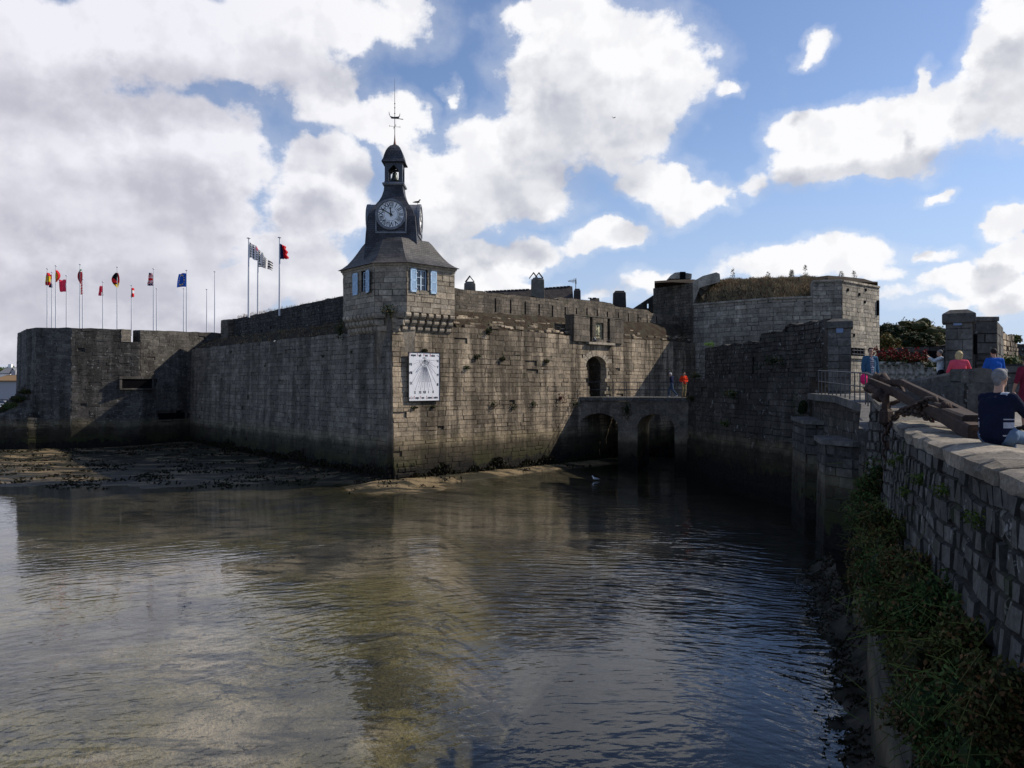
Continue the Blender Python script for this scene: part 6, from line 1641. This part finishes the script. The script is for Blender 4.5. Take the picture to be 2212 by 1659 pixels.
# bicycle by the woman in pink (only the handlebar clears the wall)
bx = P(2105, 0, 21.8); bz_ = gz(21.8); t = thing('bicycle', 'bicycle with black grips standing behind the inner wall, only its handlebar showing', 'bicycle', (bx.x, 21.8, bz_))
for s in (-.52, .52):
    mb = MB(); mb.tube([(bx.x+s+math.cos(a)*.33, 21.8, bz_+.34+math.sin(a)*.33) for a in [i*math.pi/10 for i in range(20)]], .018, 6, closed=True)
    for i in range(8): mb.tube([(bx.x+s, 21.8, bz_+.34), (bx.x+s+math.cos(i*.785)*.33, 21.8, bz_+.34+math.sin(i*.785)*.33)], .004, 3)
    mb.build('wheel', M['black'], t)
mb = MB(); f = lambda x, z: (bx.x+x, 21.8, bz_+z)
for a, b in (((-.52, .34), (-.1, .3)), ((-.1, .3), (-.2, .85)), ((-.52, .34), (-.18, .75)), ((-.18, .75), (.36, .8)), ((-.1, .3), (.36, .72)), ((.52, .34), (.34, .95))): mb.tube([f(*a), f(*b)], .018, 6)
mb.build('frame', M['pole'], t)
mb = MB(); mb.tube([(bx.x+.1, 21.5, bz_+1.08), (bx.x+.30, 21.65, bz_+1.14), (bx.x+.33, 21.8, bz_+1.0), (bx.x+.30, 21.95, bz_+1.14), (bx.x+.1, 22.1, bz_+1.08)], .016, 6); mb.build('handlebar', M['pole'], t)
mb = MB(); mb.tube([(bx.x+.02, 21.5, bz_+1.07), (bx.x+.18, 21.56, bz_+1.11)], .026, 8); mb.tube([(bx.x+.02, 22.1, bz_+1.07), (bx.x+.18, 22.04, bz_+1.11)], .026, 8); mb.build('grip', M['black'], t)
mb = MB(); mb.box(f(-.22, .9), (.26, .14, .06), bev=.02); mb.build('saddle', M['black'], t)

# ================================================================== seabed, water, rocks
def sst(x, a, b): t_ = max(0, min(1, (x-a)/(b-a))); return t_*t_*(3-2*t_)
pqd = qp
def bedz(x, y):
    n1 = noise.noise(Vector((x*.11, y*.11, 1)))+.5*noise.noise(Vector((x*.3, y*.3, 4))); n2 = noise.noise(Vector((x*.9, y*1.1, 8)))
    z = -6.25+.25*n1+.06*n2
    z -= 3.2*sst(x+.06*y, -1.6, 5.)                                   # deeper to the right
    z += 1.9*sst(x+.14*y, -2., 7.)*0
    # flats in front of the shaded wall and flag bastion
    dl = (x+6.8)*NL.x+(y-44.4)*NL.y; dr = (x+6.8)*NR.x+(y-44.4)*NR.y
    fl = sst(y+2*n1, 35, 45)*sst(-x, -1, 7); z = tr(z, -5.60+.075*n1+.07*n2+.004*(y-45), fl)
    z = tr(z, -5.05+.12*n1, sst(y, 56, 74)*sst(-x, 8, 22)*.9)
    if dl > -1 and x < -6: z = max(z, tr(-5.35, -6.2, sst(dl, 0, 4.5))+.07*n1+.05*n2)
    if dr > -1 and x > -8: z = max(z, tr(-5.38, -6.3, sst(dr, .2, 4.8+1.2*n1))+.05*n1+.05*n2-.5*sst(x, 8, 13)-3.5*sst(dr, 3.5, 9.5))
    cc = math.hypot(x+6.3, (y-42.6)*1.2); z = max(z, -5.56-.10*max(0, cc-2.0)+.10*n2)
    if y > 58 and x < 0: z = max(z, -5.3+.1*n2-sst(58-y, 0, 1))
    return z
mb = MB()
def rng(a, b, s): 
    o = []; v = a
    while v < b: o.append(v); v += s
    return o+[b]
xs = [-3000, -400, -120]+rng(-70, 20, .8)+[40, 200, 3000]; ysb = [-60, -10]+rng(4, 84, .8)+[120, 400, 3000]
g = [[mb.vert((x, y, bedz(x, y) if -71 < x < 21 and 3 < y < 85 else -6.6)) for x in xs] for y in ysb]
for j in range(len(ysb)-1):
    for i in range(len(xs)-1): mb.face((g[j][i], g[j][i+1], g[j+1][i+1], g[j+1][i]))
def bedmat():
    m, nt = newmat('tidal_bed'); n = N(nt); pos = n('ShaderNodeNewGeometry').outputs['Position']; z = n('ShaderNodeSeparateXYZ', {0: pos}).outputs[2]
    f1 = n.noise(pos, .55, 6, .65, .6); f2 = n.noise(n.vm('MULTIPLY', pos, (.5, 1.6, 1)), .9, 6, .7, .3); f3 = n.noise(pos, 9, 4, .7)
    sand = n.mix(n.ramp(f1, .4, .62), (.29, .235, .175), (.17, .145, .11))
    green = n.mix(n.ramp(n.noise(pos, .16, 3), .42, .58), sand, (.14, .115, .045))
    c = n.mix(n.ramp(f2, .49, .62), green, (.040, .034, .022)); c = n.mix(n.ramp(n.noise(pos, 1.9, 5, .7, .8), .57, .66), c, (.02, .018, .012)); c = n.mix(n.ramp(n.noise(pos, .22, 4, .6), .50, .62), c, n.scale(c, .38))
    c = n.scale(c, n.ramp(f3, .25, .75, .7, 1.3))
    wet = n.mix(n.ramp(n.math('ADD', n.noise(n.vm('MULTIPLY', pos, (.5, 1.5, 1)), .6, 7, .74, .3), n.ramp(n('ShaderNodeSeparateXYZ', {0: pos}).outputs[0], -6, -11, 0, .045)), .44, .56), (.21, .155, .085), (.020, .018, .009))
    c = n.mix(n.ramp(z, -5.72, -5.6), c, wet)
    dk = n.ramp(z, -7.6, -6.2, .04, 1.); c = n.scale(c, n.math('MULTIPLY', dk, n.math('MAXIMUM', n.ramp(n('ShaderNodeSeparateXYZ', {0: pos}).outputs[1], 22, 38, 1., .38), n.ramp(z, -5.75, -5.6))))  # dk dims the deep bed: light absorbed by water put into its colour
    shell = n.ramp(n.noise(pos, 22, 2, .5), .745, .76); c = n.mix(shell, c, (.5, .5, .46))
    finish(nt, n, c, n.ramp(z, -5.6, -5.45, .45, .9), .25, n.math('ADD', f3, f2), .09, 1.); return m
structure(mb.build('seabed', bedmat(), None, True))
def watermat():
    m, nt = newmat('sea_water'); n = N(nt); pos = n('ShaderNodeNewGeometry').outputs['Position']
    # gentle ripples: long crests bent into arcs around a point off the quay, plus a faint cross swell
    sp = n('ShaderNodeSeparateXYZ', {0: pos}); x, y = sp.outputs[0], sp.outputs[1]
    wv = n('ShaderNodeTexNoise', {'Vector': pos, 'Scale': .12, 'Detail': 2}).outputs['Color']
    pw = n.vm('MULTIPLY_ADD', wv, (4, 4, 0), pos)
    s2 = n('ShaderNodeSeparateXYZ', {0: pw}); dx, dy = n.math('SUBTRACT', s2.outputs[0], 3.), n.math('SUBTRACT', s2.outputs[1], 9.)
    rad = n.math('SQRT', n.math('ADD', n.math('MULTIPLY', dx, dx), n.math('MULTIPLY', dy, dy))); ang = n.math('ARCTAN2', dy, dx)
    pc = n('ShaderNodeCombineXYZ', {0: n.math('MULTIPLY', rad, 4.0), 1: n.math('MULTIPLY', ang, 14.), 2: 0.}).outputs[0]
    a = n.noise(pc, 1., 2, .45, .2)
    r2 = n('ShaderNodeMapping', {'Vector': pos, 'Rotation': (0, 0, R(9)), 'Scale': (.5, 2.0, 1)}).outputs[0]
    b = n.noise(r2, 2.3, 2, .45, .3); c_ = n.noise(pos, 2.2, 2, .5)
    amp = n.ramp(n.noise(pos, .09, 3, .6), .38, .56, .2, 1.0)
    amp = n.math('MULTIPLY', amp, n.ramp(y, 9, 20, .75, 1.0)); amp = n.math('MULTIPLY', amp, n.ramp(x, -16, 4, .32, 1.45))
    amp = n.math('MULTIPLY', amp, n.ramp(y, 20, 36, 1., .28))
    h = n.math('ADD', n.math('ADD', n.math('MULTIPLY', a, .8), n.math('MULTIPLY', b, .35)), n.math('MULTIPLY', c_, .25))
    bump = n('ShaderNodeBump', {'Height': n.math('MULTIPLY', h, amp), 'Distance': .072, 'Strength': 1.}).outputs[0]
    inc = n('ShaderNodeNewGeometry').outputs['Incoming']; cs = n.math('ABSOLUTE', n.vm('DOT_PRODUCT', inc, bump))
    fr = n.math('MULTIPLY_ADD', n.math('POWER', n.math('SUBTRACT', 1., cs, clamp=True), 5.), .98, .021)   # Schlick, same from both sides
    gl = n('ShaderNodeBsdfGlossy', {'Color': (.92, .95, 1.), 'Roughness': .03, 'Normal': bump}); tp_ = n('ShaderNodeBsdfTransparent', {'Color': (.90, .91, .84)})
    mx = n('ShaderNodeMixShader', {0: fr, 1: tp_.outputs[0], 2: gl.outputs[0]}); n('ShaderNodeOutputMaterial', {'Surface': mx.outputs[0]}); return m
mb = MB(); mb.poly([(-3000, -60, WATER), (3000, -60, WATER), (3000, 3000, WATER), (-3000, 3000, WATER)]); structure(mb.build('water', watermat(), None))
# seaweed skirt along the wall feet
mb = MB()
for i in range(4200):
    u = rnd.random()
    if i % 3: q = RP(1.2+u*24, 0, .12+rnd.random()*.35); zz = -5.5+.95*rnd.random()*max(.15, .45+1.2*noise.noise(Vector((u*16, 2, 0))))
    else: q = LP(u*36, 0, .1+rnd.random()*.5); zz = -5.2+.6*rnd.random()*(.6+noise.noise(Vector((u*14, 5, 0))))
    for k in range(3): mb.leaf((q.x+rnd.gauss(0, .06), q.y+rnd.gauss(0, .06), zz), .2, rt(), asp=.4, droop=-2.5)
o = mb.build('seaweed', M['weed'], None); tag(o, 'black seaweed fringe clinging to the feet of the curtain walls', 'seaweed', kind='stuff')
mb = MB()
for i in range(9000):
    x, y = rnd.uniform(-42, 6), rnd.uniform(36, 74); z = bedz(x, y)
    if z < -5.68 or noise.noise(Vector((x*.35, y*.55, 3))) < .02: continue
    dl_, dr_ = (x+6.8)*NL.x+(y-44.4)*NL.y, (x+6.8)*NR.x+(y-44.4)*NR.y
    if dl_ < 0 and dr_ < 0: continue
    for k in range(3): mb.leaf((x+rnd.gauss(0, .2), y+rnd.gauss(0, .2), z+.03), .26, rt(), asp=.4)
o = mb.build('seaweed', M['weed'], None); tag(o, 'patches of brown weed strewn over the tidal flat below the walls', 'seaweed', kind='stuff')
# rocks at the foot of the quay wall
mb = MB(); g = []
def bankp(y, k):
    i = (y-5)/.1; u = UQ[max(0, min(len(UQ)-1, int(i)))]; q = qp.at(u); nn_ = (qp.at(u, 1.)-q)
    if y > 17.2: q = Vector((7.75+(y-17.2)*.34, y)); nn_ = Vector((-.95, .3))
    w = (.9+.45*noise.noise(Vector((y*.8, 2, 0)))+.2*noise.noise(Vector((y*3, 5, 0))))
    p = q+nn_*(.30+k*w*1.15); z = tr(-5.15, -5.95, k**.8)+.30*noise.noise(Vector((p.x*2.1, p.y*2.1, 1)))*(.4+k)+.14*noise.noise(Vector((p.x*6, p.y*6, 3)))
    return (p.x, p.y, z)
for j in range(190):
    g.append([mb.vert(bankp(5.2+j*.1, k/11)) for k in range(12)])
for A, B in zip(g, g[1:]):
    for i in range(11): mb.face((A[i], B[i], B[i+1], A[i+1]))
o = mb.build('rocks', M['near_rock'], None, True); tag(o, 'dark weed covered rocks along the foot of the near quay wall', 'rocks', kind='stuff')
mb = MB()
for i in range(9000):
    y = rnd.uniform(5.3, 24); k = rnd.random()*.86
    if noise.noise(Vector((y*1.3, k*3, 7))) < -.15: continue
    p = Vector(bankp(y, k)); c = Vector((p.x, p.y, max(p.z+.02, WATER+.0))) if k > .8 else p+Vector((0, 0, .03))
    mb.leaf(c, .085, rt(), asp=.4, droop=.6)
o = mb.build('seaweed', M['weed'], None); tag(o, 'brown black bladder wrack over the rocks beside the near quay wall', 'seaweed', kind='stuff')

# ================================================================== far shore on the left
mb = MB(); nx_, ny_ = 60, 5
g = []
for j in range(ny_):
    row = []
    for i in range(nx_+1):
        x = -900+i*14.; y = 620+j*70
        hgt = [0, 10, 17, 20, 18][j]*(.9+.3*noise.noise(Vector((x*.006, 2, 0)))+.12*noise.noise(Vector((x*.03, j*.7, 0))))*sst(-x, -60, 250)
        row.append(mb.vert((x, y, WATER+1+hgt*1.12)))
    g.append(row)
for j in range(ny_-1):
    for i in range(nx_): mb.face((g[j][i], g[j][i+1], g[j+1][i+1], g[j+1][i]))
structure(mb.build('hills', plain('hill_green', (.06, .08, .03), .9, .05, 0, .3, .02), None, True))
mb = MB()
for i in range(900):
    x = rnd.uniform(-540, -360); y = rnd.uniform(615, 760); f = (y-620)/70; 
    hz = [0, 10, 17, 20, 18]; k = max(0, min(3, int(f))); hh = tr(hz[k], hz[k+1], f-k if 0 <= f-k <= 1 else 0)*(.9+.3*noise.noise(Vector((x*.006, 2, 0))))*1.12
    clump(mb, (x, y, WATER+1+hh+1), (5, 5, 4.2), 14, 3.2, shell=.3)
o = mb.build('trees', leafmat('wood_leaf', (.045, .065, .025), (.10, .13, .04), (.03, .045, .02)), None); tag(o, 'far wooded hillside behind the white houses on the left', 'wood', kind='stuff')
mb = MB(); mb.box((-500, 520, WATER+1.2), (640, 500, 3.)); structure(mb.build('ground', M['bed2'], None))
def house(px0, px1, pye, pyb, Y, label, wall='whitewall', roof_='roofslate', ridge=None, gable=False, wins=0, dep=10):
    a, b = P(px0, pye, Y), P(px1, pyb, Y); w = b.x-a.x; h = a.z-b.z+3; c = ((a.x+b.x)/2, Y+dep/2, b.z-3+h/2)
    t = thing('house', label, 'house', (c[0], c[1], b.z-3), 'houses on the far shore')
    mb = MB(); mb.box(c, (w, dep, h)); rz = P(0, ridge, Y).z
    if gable: mb.poly([(a.x, Y, a.z), (b.x, Y, a.z), ((a.x+b.x)/2, Y, rz)]); mb.poly([(a.x, Y+dep, a.z), ((a.x+b.x)/2, Y+dep, rz), (b.x, Y+dep, a.z)])
    else: mb.poly([(b.x, Y, a.z), (b.x, Y+dep, a.z), (b.x, Y+dep/2, rz)]); mb.poly([(a.x, Y, a.z), (a.x, Y+dep/2, rz), (a.x, Y+dep, a.z)])
    mb.build('wall', M[wall], t)
    mb = MB(); o = .5
    if gable:
        m = (a.x+b.x)/2
        for s, x in ((-1, a.x-o), (1, b.x+o)): mb.loft([[(x, Y-o, a.z-.4), (m, Y-o, rz+.1), (m, Y-o, rz+.4), (x, Y-o, a.z-.1)], [(x, Y+dep+o, a.z-.4), (m, Y+dep+o, rz+.1), (m, Y+dep+o, rz+.4), (x, Y+dep+o, a.z-.1)]])
    else:
        for y in (Y-o, Y+dep+o): mb.loft([[(a.x-o, y, a.z-.3), (a.x-o, Y+dep/2, rz+.1), (a.x-o, Y+dep/2, rz+.4), (a.x-o, y, a.z)], [(b.x+o, y, a.z-.3), (b.x+o, Y+dep/2, rz+.1), (b.x+o, Y+dep/2, rz+.4), (b.x+o, y, a.z)]])
    rf = mb.build('roof', M[roof_], t)
    mb = MB(); mb.box((a.x+w*.2, Y+dep/2, rz+.5), (1.2, 1., 2.2)); mb.build('chimney', M[wall], rf)
    for r_ in range(2 if wins > 3 else 1):
        for i in range(wins):
            m = MB(); x = a.x+w*(i+.7)/(wins+.4); z = a.z-1.8-r_*3.6; m.box((x, Y-.03, z), (1.0, .1, 1.6)); m.build('window', M['pane'], t)
house(0, 22, 806, 822, 300, 'leftmost far white house with dark slate roof', ridge=795, wins=1)
house(24, 34, 806, 812, 290, 'far white gabled house between its two slate roofed neighbours', ridge=797, gable=True, wins=1)
house(40, 70, 807, 815, 280, 'far white house with grey roof against the bastion edge', ridge=797, wins=2)
house(-20, 38, 822, 880, 215, 'large far grey gabled building with rust coloured roof slope at the left edge', 'greywall', 'roofrust', ridge=812, gable=False, wins=0, dep=16)
house(38, 66, 825, 880, 235, 'far pale grey two storey building with rows of windows', 'whitewall2', 'roofslate', ridge=816, wins=5)
def car(px, py, Y, c, label, yaw):
    p = P(px, py, Y); t = thing('parked_car', label, 'car', p, 'cars parked on the far shore'); Mx = Matrix.Translation(p) @ Matrix.Rotation(yaw, 4, 'Z')
    mb = MB(); mb.M = Mx; mb.loft([[(x, s*.85, z) for x, z in ((-2.1, .35), (2.1, .35), (2.15, .75), (1.2, .95), (-2.0, 1.0))] for s in (-1, 1)]); mb.build('body', c, t)
    mb = MB(); mb.M = Mx; mb.loft([[(-1.7, s*.75, 1.), (1.0, s*.75, .95), (.3, s*.6, 1.42), (-1.3, s*.6, 1.45)] for s in (-1, 1)]); mb.build('cabin', M['pane'], t)
    for x in (-1.3, 1.35):
        for s in (-1, 1): mb = MB(); mb.M = Mx; mb.tube([(x, s*.7, .33), (x, s*.9, .33)], .33, 12); mb.build('wheel', M['black'], t)
car(6, 884, 130, M['whitewall'], 'white parked car on the far quay, at the left edge', R(10)); car(22, 880, 136, cloth('beige_paint', (.5, .45, .33)), 'beige parked car on the far quay, right of the white one', R(-5))
mb = MB(); mb.box((-85, 150, WATER+.55), (60, 60, 1.3)); structure(mb.build('quay', M['whitewall2'], None))
bt = P(1326, 254, 60); t_ = thing('bird', 'tiny bird gliding in front of the large cloud', 'bird', bt); mb = MB(); mb.tube([bt+Vector((-.06, .1, 0)), bt+Vector((.1, 0, 0))], [.02, .03], 6); mb.build('body', M['iron'], t_)
for s in (-1, 1): mb = MB(); mb.poly([bt, bt+Vector((.07, 0, 0)), bt+Vector((s*.17, .05, .06)), bt+Vector((s*.13, 0, .07))]); mb.build('wing', M['iron'], t_)
SKYT = (1.25, 1.24, 1.36); CLG = 1.0
# ================================================================== sky
w = bpy.data.worlds.new('World'); sc.world = w; w.use_nodes = True; nt = w.node_tree; nt.nodes.clear(); n = N(nt)
CL = [ # cloud masses as (x, y, rx, ry) in 2212-wide picture units, converted to azimuth and elevation
 (180,330,330,150),(60,90,260,120),(430,90,330,95),(420,330,190,115),(700,30,230,70),(700,190,90,60),(120,520,300,110),(420,480,170,90),
 (700,345,90,70),(700,455,110,70),(230,660,330,75),(520,610,140,50),(640,560,110,55),(690,640,90,40),(860,250,75,50),(800,255,80,40),(-200,300,300,500),(200,740,420,70),(600,725,170,40),(840,690,120,30),(1120,640,90,18),(370,560,130,70),
 (1290,130,180,110),(1400,180,110,110),(1210,250,140,95),(1330,270,130,70),(1180,50,110,35),(1100,310,120,80),(980,400,130,75),(1090,430,150,50),(960,480,90,45),(1150,370,80,50),
 (900,350,60,40),(1030,560,110,45),(1130,555,90,38),(900,520,90,40),(960,610,160,50),
 (1430,385,72,48),(1500,425,80,38),(1480,455,60,30),(1310,505,88,30),(1240,530,50,18),(1628,408,30,26),(1552,190,30,18),(972,188,16,20),
 (1740,290,90,48),(1850,270,110,48),(1960,265,120,55),(2080,240,130,60),(2190,200,110,90),(1760,350,95,45),(1880,340,120,40),(1700,395,50,26),(2150,120,70,60),(2215,40,90,60),(2010,190,22,38),(1960,215,90,22),
 (1768,108,38,20),(1800,560,120,42),(1680,570,110,36),(1600,590,70,22),(2000,555,50,16),(2170,480,70,38),(2190,560,90,38),(2060,610,90,30),(1960,640,90,22),(2180,640,100,40),(2130,590,60,18),
 (1380,615,75,26),(1300,645,60,18),(2030,408,36,14),(2110,478,30,10),(1920,600,60,20),(2080,660,130,16)]
g = bpy.data.node_groups.new('cloud_density', 'ShaderNodeTree')
g.interface.new_socket('P', in_out='INPUT', socket_type='NodeSocketVector'); g.interface.new_socket('D', in_out='OUTPUT', socket_type='NodeSocketFloat')
m = N(g); gi = m('NodeGroupInput'); go = m('NodeGroupOutput')
Pv = gi.outputs[0]
w1 = m('ShaderNodeTexNoise', {'Vector': Pv, 'Scale': 9., 'Detail': 3, 'Roughness': .6}).outputs['Color']
w2 = m('ShaderNodeTexNoise', {'Vector': Pv, 'Scale': 32., 'Detail': 4, 'Roughness': .6}).outputs['Color']
Pw = m.vm('MULTIPLY_ADD', w1, (.09, .06, 0), m.vm('ADD', Pv, (-.045-.019, -.03-.014, 0)))
Pw = m.vm('MULTIPLY_ADD', w2, (.038, .028, 0), Pw)
cur = None
for (x, y, rx, ry) in CL:
    az = math.atan2(x-1106, FPX); el = math.atan2(829.5-y, math.hypot(x-1106, FPX)); k_ = 1.12 if rx*ry > 2600 else 1.5
    ra = rx/FPX*math.cos(az)**2*k_; re = ry/FPX*math.cos(az)*k_
    v = m.vm('MULTIPLY_ADD', Pw, (1/ra, 1/re, 0), (-az/ra, -el/re, 0)); d = m.vm('DOT_PRODUCT', v, v)
    if rx*ry < 2600: d = m.math('ADD', d, .50)
    if cur is None: cur = d
    else: cur = m.math('SMOOTH_MIN', cur, d, .6)
F = m.math('SUBTRACT', 1., cur); F = m.math('MAXIMUM', F, -1.2)
fb = m('ShaderNodeTexNoise', {'Vector': m.vm('MULTIPLY', Pv, (1, 1.25, 1)), 'Scale': 10., 'Detail': 9, 'Roughness': .62, 'Distortion': .1}).outputs['Fac']
# generic scattered clouds everywhere outside the photographed part
gen = m.ramp(m('ShaderNodeTexNoise', {'Vector': Pv, 'Scale': 2.6, 'Detail': 5, 'Roughness': .55}).outputs['Fac'], .45, .7, -1.3, .6)
outm = m.ramp(m.math('ABSOLUTE', m('ShaderNodeSeparateXYZ', {0: Pv}).outputs[0]), .66, .80); outm = m.math('MAXIMUM', outm, m.ramp(m('ShaderNodeSeparateXYZ', {0: Pv}).outputs[1], .50, .62))
F = m.math('ADD', m.math('MULTIPLY', F, m.math('SUBTRACT', 1., outm)), m.math('MULTIPLY', gen, outm))
D = m.math('ADD', m.math('MULTIPLY', F, .95), m.math('MULTIPLY', m.math('SUBTRACT', fb, .5), m.math('ADD', m.ramp(F, .2, .8, 2.5, 1.5), 0.)))
g.links.new(D, go.inputs[0])
tc = n('ShaderNodeTexCoord').outputs['Generated']; s = n('ShaderNodeSeparateXYZ', {0: n.vm('NORMALIZE', tc)})
az = n.math('ARCTAN2', s.outputs[0], s.outputs[1]); el = n.math('ARCSINE', s.outputs[2])
Pc = n('ShaderNodeCombineXYZ', {0: az, 1: el, 2: 0.}).outputs[0]
def dens(v):
    q = nt.nodes.new('ShaderNodeGroup'); q.node_tree = g; nt.links.new(v, q.inputs[0]); return q.outputs[0]
d0 = dens(Pc); d1 = dens(n.vm('ADD', Pc, (.015, .06, 0)))
fbn = lambda v: nt.nodes.new('ShaderNodeTexNoise')
q1_ = n.noise(Pc, 12., 5, .52); q2_ = n.noise(n.vm('ADD', Pc, (.010, .018, 0)), 12., 5, .52)
rel = n.ramp(n.math('SUBTRACT', q2_, q1_), -.12, .12)
alpha = n.ramp(d0, -.12, .42); thin = n.ramp(d0, -.9, .3, 0, .25)
alpha = n.math('MAXIMUM', alpha, thin)
shade = n.ramp(d1, .0, 1.0)          # how much cloud lies above this point: dark undersides
sh2 = n('ShaderNodeTexNoise', {'Vector': n.vm('MULTIPLY', Pc, (.9, 2.8, 1)), 'Scale': 4., 'Detail': 3, 'Roughness': .5}).outputs['Fac']
shade = n.math('MULTIPLY', shade, n.ramp(sh2, .36, .60, .40, 1.))
leftm = n.ramp(az, -.05, -.45, 0, 1.)
lowm = n.math('MULTIPLY', n.ramp(el, .28, .10, 0, .22), leftm)
lit = n.mix(leftm, (.98, .98, 1.0), (.87, .87, .94)); gray = n.mix(leftm, (.50, .52, .60), (.54, .54, .62))
sh = n.math('ADD', n.math('MULTIPLY', shade, .85), n.math('ADD', lowm, n.math('MULTIPLY', n.math('SUBTRACT', rel, .5), .36)), clamp=True)
cc = n.mix(sh, lit, gray)
SKS = .10
sky = n('ShaderNodeTexSky', sky_type='NISHITA'); sky.sun_disc = False; sky.sun_elevation = R(SUN_EL); sky.sun_rotation = R(SUN_AZ); sky.air_density = 1.0; sky.dust_density = .4; sky.ozone_density = 2.2
skc = n.mix(1., sky.outputs[0], SKYT, 'MULTIPLY')
skc = n.mix(n.ramp(el, .32, .0, 0, .75), skc, (.44/SKS, .55/SKS, .80/SKS))
fin = n.mix(alpha, skc, n.scale(cc, CLG/SKS))
fin = n.mix(n.ramp(el, .0, -.05), fin, (.06/SKS, .065/SKS, .07/SKS))
bg = n('ShaderNodeBackground', {'Color': fin, 'Strength': SKS}); n('ShaderNodeOutputWorld', {'Surface': bg.outputs[0]})
w.cycles.sampling_method = 'MANUAL'; w.cycles.sample_map_resolution = 512

sun = bpy.data.lights.new('sun', 'SUN'); sun.energy = 5.0; sun.angle = R(.53); sun.color = (1., .91, .78); so = bpy.data.objects.new('sun', sun); col.objects.link(so)
d = Vector((math.sin(R(SUN_AZ))*math.cos(R(SUN_EL)), math.cos(R(SUN_AZ))*math.cos(R(SUN_EL)), math.sin(R(SUN_EL))))
so.rotation_euler = d.to_track_quat('Z', 'Y').to_euler()
cam = bpy.data.cameras.new('camera'); cam.lens = FPX/2212*36; cam.sensor_width = 36; cam.clip_end = 6000; cam.clip_start = .1
co = bpy.data.objects.new('camera', cam); col.objects.link(co); co.rotation_euler = (R(90), 0, 0); sc.camera = co
sc.view_settings.view_transform = 'Standard'; sc.view_settings.look = 'None'; sc.view_settings.exposure = 0
sc.cycles.max_bounces = 6; sc.cycles.transparent_max_bounces = 8; sc.cycles.sample_clamp_indirect = 4
